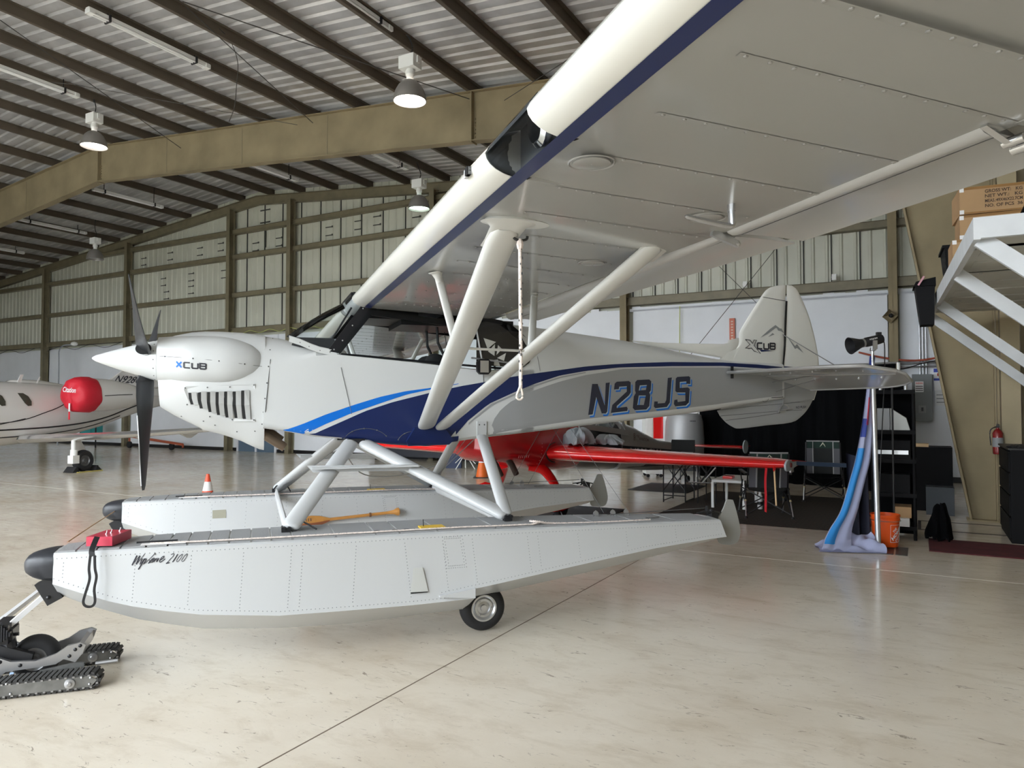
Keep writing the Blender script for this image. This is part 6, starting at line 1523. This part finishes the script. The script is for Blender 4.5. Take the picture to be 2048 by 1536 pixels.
# ================================================================ RIGHT: light stand, flag, bucket, shelf, posts
t = thing('light_stand', 'silver pole stand carrying a black studio light', 'light stand', frame=H)
bu, bv = -.445, 9.3
MB().tube([(bu, bv, .01), (bu - .03, bv, 1.98)], [.031, .026], 14).build('pole', mat('satin_pole', (.58, .59, .62), .3, metal=.75), t)
MB().tube([(bu - .03, bv, 1.98), (bu - .03, bv, 2.30)], .016, 10).build('upper_tube', CHROME, t)
MB().lathe([(.04, 0), (.045, .01), (.03, .03)], (bu, bv, 0), (0, 0, 1), 14).build('foot', BLACK, t)
MB().lathe([(.02, 0), (.03, .01), (.025, .04)], (bu - .03, bv, 2.28), (0, 0, 1), 12).build('swivel', ALU, t)
t = thing('studio_light', 'black studio light with flared reflector aimed left', 'studio light', loc=H.wld(bu - .03, bv, 2.40), rz=0)
ax = V((-1, -.1, -.22)).normalized()
MB().lathe([(0, -.12), (.05, -.12), (.055, -.08), (.055, .08), (.045, .10), (.05, .11)], (0, 0, 0), ax, 20).build('lamp_body', BLACK, t)
MB().lathe([(.045, .12), (.055, .16), (.10, .28), (.098, .28), (.05, .15)], (0, 0, 0), ax, 24, caps=False).build('reflector', BLACK, t)
MB().lathe([(.05, .105), (.052, .125)], (0, 0, 0), ax, 20).build('mount_ring', ALU, t)
g = MB(); g.box(.05, .10, -.02, .02, .04, .10); g.build('top_knob', BLACK, t, 0); g = MB(); g.beam((0, -.06, 0), (0, -.06, -.10), .02, .05); g.beam((0, -.06, -.10), (0, .0, -.10), .03, .03); g.build('yoke', ALU, t, 0)
g = MB(); lettering(g, 'amaran', plane_map((-.06, -.057, .0), (.09, 0, .02), (0, 0, .018)), .01); g.build('body_lettering', LAMPWHITE, t, 0)
MB().tube(spline([(.11, .0, .0), (.15, .02, -.04), (.16, .05, -.4), (.15, .1, -1.0), (.12, .2, -2.35)], 6), .006, 6).build('cord', BLACK, t)
t = thing('second_light', 'small black lamp head behind the silver pole above the tailplane', 'studio light', loc=H.wld(-.30, 9.9, 1.98)); MB().ball((0, 0, 0), .06, 10, (1.2, 1, 1)).lathe([(.03, 0), (.05, .1)], (0, 0, 0), (-1, 0, .2), 12).build('head', BLACK, t); MB().tube([(0, 0, 0), (0, 0, -1.98)], .012, 6).build('stem', BLACK, t)
# banner cloth
BAN = bpy.data.materials.new('blue_white_banner'); BAN.use_nodes = True
_n = BAN.node_tree; _b = _n.nodes['Principled BSDF']; _b.inputs['Roughness'].default_value = .6; _b.inputs['Sheen Weight'].default_value = .2
FLW = mat('white_lilac_banner', (.42, .45, .66), .6); FLB = mat('sky_blue_banner', (.03, .30, .78), .6); FLN = mat('royal_blue_banner', (.03, .06, .35), .6); FLR = mat('banner_red', (.6, .03, .06), .6)
bpy.data.materials.remove(BAN)
t = thing('feather_banner', 'blue and white feather banner hanging from the silver pole to the floor', 'banner', frame=FW)
LE = spline([(4.135, 8.36, 2.23), (4.10, 8.36, 1.90), (4.035, 8.36, 1.43), (3.97, 8.38, 1.05), (3.90, 8.38, .80), (3.78, 8.36, .45), (3.64, 8.34, .24), (3.55, 8.30, .10), (3.50, 8.22, .03)], 6)
RE = spline([(4.195, 8.38, 2.23), (4.18, 8.40, 1.90), (4.18, 8.42, 1.43), (4.16, 8.44, 1.05), (4.10, 8.44, .80), (4.00, 8.42, .45), (3.93, 8.40, .26), (3.88, 8.34, .10), (3.83, 8.22, .02)], 6)
n_ = len(LE) - 1
def ban(i, j, off=0): a = LE[round(j * n_)]; b = RE[round(j * n_)]; p = a + (b - a) * i; fold = .022 * math.sin(i * 11 + j * 3) * (1 - .5 * j); return p + V((0, fold - off + .02 * math.sin(j * 40) * smoothstep(.8, 1, j), .012 * math.sin(i * 14) * smoothstep(.82, 1, j)))
g = MB(); g.grid(ban, 16, n_); g.grid(lambda i, j: ban(i, j) + V((0, .006, 0)), 16, n_); bo = g.build('banner_cloth', FLW, t)
g = MB(); g.grid(lambda i, j: ban(.02 + .50 * i * (1 - .25 * j), (16 + round(j * 27)) / n_, .004), 8, 27); g.build('sky_blue_stripe', FLB, bo)
g = MB(); g.grid(lambda i, j: ban(.1 + .85 * i, (round(j * 5)) / n_, .004), 8, 5); g.build('royal_blue_top', FLN, bo)
g = MB(); g.grid(lambda i, j: ban(.02 + .4 * i, (11 + round(j * 3)) / n_, .005), 6, 3); g.build('royal_blue_patch', FLN, bo)
g = MB(); g.grid(lambda i, j: ban(.3 + .35 * i, (8 + round(j * 4)) / n_, .006), 4, 4); g.build('red_mark', FLR, bo)
g = MB()   # cloth pooled on the floor
def pool(i, j): x = 3.46 + .72 * i; return V((x + .03 * math.sin(9 * j) + .10 * j * (1 - i), 8.14 + .38 * j + .10 * (1 - i), .012 + (.02 + .05 * i) * (.6 * (1 + math.sin(i * 13 + j * 6)) + .25 * (1 + math.sin(i * 27 - j * 9))) * smoothstep(0, .35, j) + .12 * i * j * j))
g.grid(pool, 40, 14); g.grid(lambda i, j: pool(i, j) + V((0, 0, -.006)), 40, 14); g.build('pooled_cloth', FLW, t)
g = MB(); g.grid(lambda i, j: V((3.96 + .24 * i + .03 * (1 - j), 8.62 + .05 * math.sin(i * 12), .10 + 1.0 * j * (1 - .1 * i))), 12, 4); tag(g.build('black_drape', mat('dark_blue_black_cloth', (.012, .014, .03), .8), frame=FW), 'dark navy cloth hanging behind the blue banner near the bucket', 'cloth')
# bucket
t = thing('bucket', 'orange hardware store bucket on the floor behind the silver pole', 'bucket', loc=H.wld(-.385, 9.62, .013), rz=0)
OB = mat('orange_bucket_plastic', (.85, .105, .012), .4)
MB().lathe([(.0, .0), (.13, .0), (.135, .01), (.150, .30), (.158, .305), (.158, .325), (.152, .33), (.160, .355), (.160, .37), (.150, .37), (.130, .02), (0, .02)], n=40, caps=False).build('bucket_body', OB, t, 40)
g = MB()
def bk_(u, v, r=.1455): 
    ang = rad(-95 + 62 * u); rr = .137 + .015 * v * .8 + .003; return V((rr * math.cos(ang), rr * math.sin(ang), .06 + .20 * v))
for a, b in (((0, 0), (1, 0)), ((1, 0), (1, 1)), ((1, 1), (0, 1)), ((0, 1), (0, 0))): g.tube([bk_(a[0] + (b[0] - a[0]) * k / 8, a[1] + (b[1] - a[1]) * k / 8) for k in range(9)], .0022, 4)
def diag(cx, cy, w, h): 
    return lambda u, v: bk_(cx + (u - .5) * w * .72 - (v - .5) * h * .62, cy + (u - .5) * w * .62 + (v - .5) * h * .68)
lettering(g, 'THE', diag(.33, .70, .38, .17), .03); lettering(g, 'HOME', diag(.50, .50, 1.05, .25), .045); lettering(g, 'DEPOT', diag(.68, .27, .66, .17), .03)
g.build('bucket_logo', mat('white_print', (.8, .8, .8), .6), t, 0)
MB().tube([V((.165 * math.cos(a), .165 * math.sin(a), .30 - .0 * a)) for a in [math.pi * 1.0 + math.pi * k / 14 for k in range(15)]], .003, 5).build('handle', ALU, t)
tag(MB().box(-.72, -.60, 9.12, 9.64, .001, .006).box(-.58, -.29, 9.12, 9.64, .001, .006).box(-.27, -.15, 9.12, 9.64, .001, .006).build('floor_hatch', mat('dark_floor_plate', (.05, .05, .05), .35), frame=H, smooth=0), 'dark striped floor plate under the orange bucket', 'floor plate')
tag(MB().box(.06, 1.05, 9.54, 10.43, .001, .012).build('entrance_mat', mat('dark_red_mat', (.075, .008, .012), .9, var=.3, vscale=6), frame=H, smooth=0), 'dark red floor mat at the right edge of the floor', 'mat')
mb = MB(); mb.box(-.02, 1.0, 11.15, 11.19, .001, .004).box(-.02, 1.0, 12.0, 12.04, .001, .004).box(-.06, -.02, 11.15, 12.04, .001, .004); trim(mb, mat('dark_tape', (.03, .025, .025), .7))
# shelving unit
SHB = mat('black_resin_shelf', (.007, .007, .008), .6, spec=.12)
t = thing('shelving_unit', 'tall black resin shelving unit loaded with boxes behind the silver pole', 'shelf', frame=H)
x0, x1, y0, y1 = -.56, -.06, 10.2, 10.62
for z in (.12, .52, .94, 1.30, 1.80): MB().box(x0, x1, y0, y1, z, z + .05).build('shelf', SHB, t, 0)
for u in (x0 + .02, x1 - .02):
    for v in (y0 + .02, y1 - .02): MB().tube([(u, v, 0), (u, v, 1.85)], .02, 10).build('post', SHB, t)
for u in (x0 + .12, x1 - .10): MB().tube([(u, y0 + .05, 1.85), (u, y0 + .05, 2.02)], .022, 10).build('tube_end', ALU, t)
MB().box(x0 + .01, x1 - .01, y1 - .02, y1 - .01, 0.02, 1.8).build('back_cloth', CURT, t, 0)
CARD = mat('cardboard', (.42, .26, .13), .8, var=.08); GREYB = mat('grey_box', (.30, .31, .32), .6)
def item(name, b, m_, lb, cat, grp=None): return tag(MB().box(*b).build(name, m_, frame=H, smooth=0), lb, cat, grp)
item('storage_box', (x0 + .08, x0 + .22, y0 + .02, y0 + .35, 1.351, 1.62), GREYB, 'pale grey box on the upper shelf, left one', 'box')
o = MB().hexa([(x0 + .23, y0 + .02, 1.351), (x1 - .06, y0 + .02, 1.351), (x1 - .06, y0 + .3, 1.351), (x0 + .23, y0 + .3, 1.351), (x0 + .23, y0 + .02, 1.62), (x1 - .10, y0 + .02, 1.50), (x1 - .10, y0 + .3, 1.50), (x0 + .23, y0 + .3, 1.62)]).build('paper_bag', mat('pale_paper', (.55, .57, .56), .7), frame=H, smooth=0); tag(o, 'slumped pale bag on the upper shelf beside the grey box', 'bag')
item('black_case', (x0 + .06, x1 - .06, y0 + .03, y0 + .36, .991, 1.22), SHB, 'black hard case on the middle shelf', 'case')
item('silver_drawer', (x0 + .08, x1 - .08, y0 + .0, y0 + .029, 1.05, 1.10), ALU, 'thin silver drawer front on the middle shelf', 'drawer')
item('black_case', (x0 + .07, x1 - .07, y0 + .04, y0 + .36, .571, .80), SHB, 'black equipment case on the lower shelf', 'case')
item('cardboard_box', (x0 + .24, x1 - .06, y0 + .03, y0 + .36, .27, .40), CARD, 'small brown cardboard box on the bottom shelf above the bucket', 'box')
item('white_carton', (x0 + .18, x1 - .08, y0 - .05, y0 + .3, .171, .269), mat('white_table_paint', (.82, .82, .82), .4), 'long flat white carton on the bottom shelf', 'box')
crumple('black_bag', (.19, 10.42, .01), (.13, .17, .42), 'black bag slumped on the floor right of the shelving unit', 'bag', CURT, H, 4)
crumple('tripod_bag', (x0 + .25, y0 + .24, 1.855), (.11, .08, .15), 'black bag on top of the shelving unit', 'bag', CURT, H, 6)
item('work_cabinet', (-.25, .42, 13.2, 13.8, 0, 1.0), SHB, 'dark cabinet deep in the corner behind the shelving unit', 'cabinet')
item('wood_offcut', (-.20, .10, 13.25, 13.5, 1.001, 1.05), mat('pale_wood', (.68, .47, .26), .6), 'strip of pale wood on the dark corner cabinet', 'board')
item('storage_tub', (.05, .42, 12.75, 13.1, 0, .42), mat('grey_blue_tub', (.06, .07, .085), .5), 'dark blue grey tub on the floor beside the tapered column', 'tub')
# electrical panel and notices on the back wall
t = thing('electrical_panel', 'grey electrical panel with warning labels on the back wall', 'electrical panel', frame=H)
MB().box(-.16, .22, 18.0, 18.25, 1.32, 2.34).build('enclosure', mat('panel_grey', (.20, .215, .22), .5), t, 0)
g = MB(); g.box(-.10, .06, 17.99, 17.999, 1.95, 2.18); g.k = 1; lettering(g, 'WARNING', plane_map((-.09, 17.985, 2.12), (.14, 0, 0), (0, 0, .045)), .02); g.k = 2
for k in range(3): g.box(-.09, .05, 17.985, 17.989, 1.98 + .045 * k, 1.995 + .045 * k)
g.build('warning_label', [WT, mat('label_red', (.6, .04, .03), .5), BLACK], t, 0)
g = MB(); g.box(-.04, .10, 17.985, 17.999, 1.50, 1.66); g.k = 1; g.box(.01, .05, 17.96, 17.985, 1.54, 1.62); g.build('switch_plate', [GREYB, BLACK], t, 0)
t = thing('notice_board', 'blue and white posters pinned on the wall right of the electrical panel', 'posters', frame=H)
g = MB(); g.box(.26, .52, 18.2, 18.28, 1.98, 2.46); g.k = 1; g.box(.255, .525, 18.19, 18.199, 2.38, 2.46); g.box(.255, .525, 18.19, 18.199, 2.2, 2.25); g.k = 2; g.box(.32, .48, 18.18, 18.189, 2.30, 2.36); g.build('poster', [WT, mat('poster_blue', (.02, .05, .4), .5), mat('label_red', (.6, .04, .03), .5)], t, 0)
g = MB(); g.box(.28, .60, 18.2, 18.28, 1.66, 1.97); g.k = 1
for k in range(3): g.box(.30, .56, 18.19, 18.199, 1.72 + .08 * k, 1.74 + .08 * k)
g.build('notice_sheet', [WT, GREYB], t, 0)
for u, lb in ((.0, 'left one of three vertical grey conduits above the electrical panel'), (.06, 'middle one of three vertical grey conduits above the electrical panel'), (.12, 'right one of three vertical grey conduits above the electrical panel')): tag(MB().tube([(u, 18.22, 2.34), (u, 18.22, 4.2)], .018, 8).build('conduit', mat('galvanised_pipe', (.42, .43, .45), .35, metal=.7), frame=H), lb, 'conduit', 'conduits above the electrical panel')
for z, lb in ((2.50, 'lower horizontal grey pipe on the wall behind the studio light'), (2.58, 'upper horizontal grey pipe on the wall behind the studio light')): tag(MB().tube([(-1.6, 18.14, z), (.7, 18.14, z + .02)], .016, 8).build('conduit', mat('galvanised_pipe', (.42, .43, .45), .35, metal=.7), frame=H), lb, 'conduit', 'pipes along the wall above the curtain')
tag(MB().tube(spline([(-1.2, 18.05, 2.86), (-.7, 18.05, 2.72), (-.1, 18.05, 2.64), (.5, 18.05, 2.72), (.9, 18.0, 2.8)], 6), .022, 8).build('air_hose', mat('orange_hose', (.42, .09, .05), .5), frame=H), 'orange red air hose sagging across the wall behind the studio light', 'hose')
tag(MB().tube(spline([(-.85, 17.9, 2.6), (-.4, 17.9, 2.45), (.1, 17.9, 2.58), (.6, 17.9, 2.66)], 6), .012, 6).build('cable', BLACK, frame=H), 'black cable drooping below the orange hose', 'cable')
t = thing('horn_speaker', 'small beige horn box fixed to the steel column above the studio light', 'speaker', frame=H)
g = MB(); c = V((-.56, 17.9, 3.62)); g.lathe([(.16, 0), (.155, .02), (.06, .16), (.05, .24)], c, (.25, 1, .25), 4, caps=False); g.build('horn', STEEL, t, 0); MB().ball(c + V((.02, .04, .02)), .05, 8).build('driver', BLACK, t); MB().beam(c + V((.05, .2, .04)), c + V((.05, .30, .04)), .04, .04).build('mount', STEEL, t, 0)
tag(MB().tube([(-5.35, 18.22, 3.0), (-5.33, 18.2, 4.2)], .012, 6).build('air_line', mat('yellow_cord', (.55, .6, .2), .6), frame=H), 'thin yellow line hanging down the white wall left of the fin', 'line')
g = MB(); g.box(-4.10, -3.97, 18.24, 18.29, 2.9, 3.82); g.k = 1
for k in range(12): g.box(-4.06, -4.01, 18.235, 18.24, 2.95 + .07 * k, 2.985 + .07 * k)
tag(g.build('wall_sign', [mat('salmon_sign', (.68, .20, .13), .6), mat('pale_sign_print', (.75, .55, .45), .6)], frame=H, smooth=0), 'narrow vertical orange red notice on the white wall before the fin', 'sign')
for u, lb in ((-3.75, 'small box lamp on the wall girt left of the fin tip'), (-1.75, 'small box lamp on the wall girt right of the fin tip')): tag(MB().box(u, u + .10, 18.18, 18.26, 4.56, 4.70).lathe([(.03, 0), (.05, .06)], (u + .05, 18.18, 4.62), (0, -1, 0), 10).build('wall_lamp', LAMPWHITE, frame=H, smooth=0), lb, 'lamp', 'small lamps on the back wall girt')
# fire extinguisher, black cabinet
t = thing('fire_extinguisher', 'red fire extinguisher on the tan post beside the black cabinet', 'fire extinguisher', frame=H)
c = V((.93, 12.14, 0)); MB().lathe([(.0, .98), (.06, .98), (.065, 1.0), (.065, 1.27), (.045, 1.31), (.02, 1.33), (.02, 1.36), (0, 1.36)], c, (0, 0, 1), 20, caps=False).build('cylinder', mat('extinguisher_red', (.25, .008, .01), .25, coat=.5), t)
MB().lathe([(.0665, 1.08), (.0665, 1.21)], c, (0, 0, 1), 20, caps=False).build('label_band', GREYB, t); MB().box(c.x - .02, c.x + .02, c.y - .07, c.y + .02, 1.35, 1.38).box(c.x - .015, c.x + .015, c.y - .08, c.y + .03, 1.385, 1.40).build('valve_handle', BLACK, t, 0)
MB().tube(spline([(c.x - .02, c.y, 1.36), (c.x - .09, c.y - .02, 1.30), (c.x - .085, c.y - .02, 1.10)], 5), .008, 6).build('hose', BLACK, t); MB().box(c.x - .04, c.x + .05, c.y + .06, c.y + .12, 1.0, 1.3).build('bracket', BLACK, t, 0)
_ = trim(MB().box(.985, 1.21, 12.2, 12.38, 0, 7.2), mat('light_tan_post', (.42, .35, .22), .6, var=.06))
_ = trim(MB().box(.945, .975, 12.3, 12.38, 0, 7.2), STEEL)
t = thing('drawer_cabinet', 'tall black drawer cabinet at the right edge under the extinguisher', 'cabinet', frame=H)
MB().box(.93, 1.5, 10.58, 11.86, .0, 1.12).build('cabinet_body', SHB, t, 0); MB().box(.91, 1.52, 10.56, 11.88, 1.12, 1.14).build('cabinet_top', BLACK, t, 0)
for k in range(4): MB().box(.915, .93, 10.62, 11.84, .06 + .265 * k, .30 + .265 * k).build('drawer', SHB, t, 0)
crumple('tool_heap', (1.03, 10.75, 1.141), (.10, .12, .04), 'jumble of small black tools on the black cabinet', 'tools', BLACK, H, 3, 10)
item('wooden_block', (1.00, 1.14, 10.9, 11.0, 1.141, 1.17), mat('pale_wood', (.68, .47, .26), .6), 'pale wooden block on top of the black cabinet', 'block')

# ================================================================ WHITE WOODEN PLATFORM (storage loft) AND ITS LOAD
FP = Frame(0, 0, -26.8)
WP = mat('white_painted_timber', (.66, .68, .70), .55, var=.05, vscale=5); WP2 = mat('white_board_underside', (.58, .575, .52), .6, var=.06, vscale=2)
t = thing('storage_platform', 'white wooden storage platform braced out from the right wall', 'platform', frame=FP)
xe, yn, yf, zt, zb = .625, 6.1, 11.6, 3.0, 2.84; xw = 2.05
MB().box(xe, xe + .045, yn, yf, zb, zt).build('edge_beam', WP, t, 0)
MB().box(xe + .045, xw, yn, yn + .045, zb + .01, zt).build('front_beam', WP, t, 0)
MB().box(xe + .046, xe + .16, yn + .046, yf, zb + .10, zt - .005).build('edge_plank', WP2, t, 0)
y = yn + .05; k = 0
while y < yf - .2:
    MB().box(xe + .161, xw, y, y + .30, zt - .05 - .012 * (k % 2), zt - .004).build('deck_board', WP2, t, 0); y += .304; k += 1
for y in (6.20, 7.80, 10.0, 11.45):
    a = V((xe + .05, y, zb + .02)); b = V((xw - .03, y, zb + .02 - (xw - xe - .1) * .87)); g = MB(); g.beam(a, b, .04, .115, (0, 0, 1)); g.build('diagonal_brace', WP, t, 0)
for y in (7.0, 8.3, 10.3):
    for k in range(3): g = MB(); x = xe + .10 + .09 * k; g.tube([(x - .012, y, zb + .11), (x - .008, y, zb + .09), (x + .008, y, zb + .09), (x + .012, y, zb + .11)], .004, 5); g.build('hook', ALU, t)
    g = MB(); g.box(xe + .05, xw, y - .04, y + .04, zb + .105, zt - .055); g.build('joist', WP2, t, 0)
def carton(x, y, z, w, d, h, rz, label, lines, lx=.28, lw=.62):
    t = thing('carton', label, 'cardboard box', loc=FP.wld(x, y, z), rz=FP.a + rad(rz), group='cartons stacked on the white platform')
    g = MB(); g.box(0, w, 0, d, 0, h); g.build('box_body', CARD, t, 0)
    g = MB(); g.box(0, w, -.0015, -.0005, h * .90, h * .995); g.box(.0, w, -.0015, -.0005, 0.002, h * .06); g.build('packing_tape', mat('brown_tape', (.30, .16, .06), .25), t, 0)
    for cz in (h - .045, .0): g = MB(); g.box(-.002, .035, -.003, -.0016, cz, cz + .04); g.build('label_corner', WT, t, 0)
    g = MB(); n = len(lines); ht = h * .72 / n
    for i, s_ in enumerate(lines):
        ww = lw * w * min(1, len(s_) / 12); lettering(g, s_, plane_map((w * lx, -.004, h * .88 - ht * (i + .85)), (ww, 0, 0), (0, 0, ht * .68)), .015)
    g.build('printed_text', mat('box_print', (.05, .03, .02), .7), t, 0)
    return t
GS = ['GSI OUTDOORS', 'SPOKANE WA', 'P.O.NO.#', 'ITEM NO.', 'CTN NO.', 'MADE IN']
yb = 8.25
carton(.67, yb, 3.005, .55, .5, .27, 0, 'lowest brown carton on the white platform with printed lines', GS)
carton(.735, yb + .02, 3.277, .55, .5, .235, 0, 'middle brown carton of the stack on the platform', GS)
carton(.735, yb - .02, 3.514, .55, .5, .26, 3, 'topmost brown carton showing gross weight and measure lines', ['GROSS WT:   KG', 'NET WT.:   KG', 'MEAS.:49X46X22.7CM', 'NO. OF PCS  36'], .38, .55)
t = thing('storage_tote', 'black lidded tote at the left edge of the white platform', 'tote', loc=FP.wld(.655, 9.0, 3.003), rz=FP.a)
MB().hexa([(.03, .03, 0), (.5, .03, 0), (.5, .5, 0), (.03, .5, 0), (0, 0, .34), (.53, 0, .34), (.53, .53, .34), (0, .53, .34)]).build('tote_body', SHB, t, 0)
MB().box(-.02, .55, -.02, .55, .341, .37).build('lid', SHB, t, 0)
for x in (.08, .18, .28, .38): MB().box(x, x + .03, -.012, .0, .04, .32).build('rib', SHB, t, 0)
t = thing('hanging_tote', 'black plastic tote overhanging the far left end of the platform', 'tote', loc=FP.wld(.50, 9.45, 2.62), rz=FP.a)
t.location = FP.wld(.435, 9.7, 2.60)
MB().hexa([(.02, .02, 0), (.16, .02, 0), (.16, .3, 0), (.02, .3, 0), (-.03, 0, .45), (.17, 0, .45), (.17, .33, .45), (-.03, .33, .45)]).build('tote_body', SHB, t, 0)
g = MB(); g.hexa([(-.05, -.02, .45), (.18, -.02, .45), (.18, .35, .45), (-.05, .35, .45), (-.02, .0, .51), (.18, .0, .55), (.18, .33, .55), (-.02, .33, .51)]); g.build('lid', SHB, t, 0)
MB().beam((.0, -.03, .46), (.06, -.03, .56), .03, .02).build('pink_strap', mat('pink_strap', (.6, .3, .35), .6), t, 0)
g = MB(); P = [(.0, 0), (.50, 0), (.44, .5), (.36, .56), (.26, .5), (.22, .3), (.14, .14)]
g.prism(P, lambda a, b, q: V((.90 + a * .62, 6.6 + q, 3.003 + b * .72)), 0, .2); tag(g.build('instrument_case', CURT, frame=FP, smooth=0), 'black soft case standing upright on the front of the platform', 'case')
item2 = MB().box(1.18, 1.34, 7.0, 7.4, 3.003, 3.6).build('tan_carton', CARD, frame=FP, smooth=0); tag(item2, 'tan carton at the picture edge beside the black case', 'cardboard box')
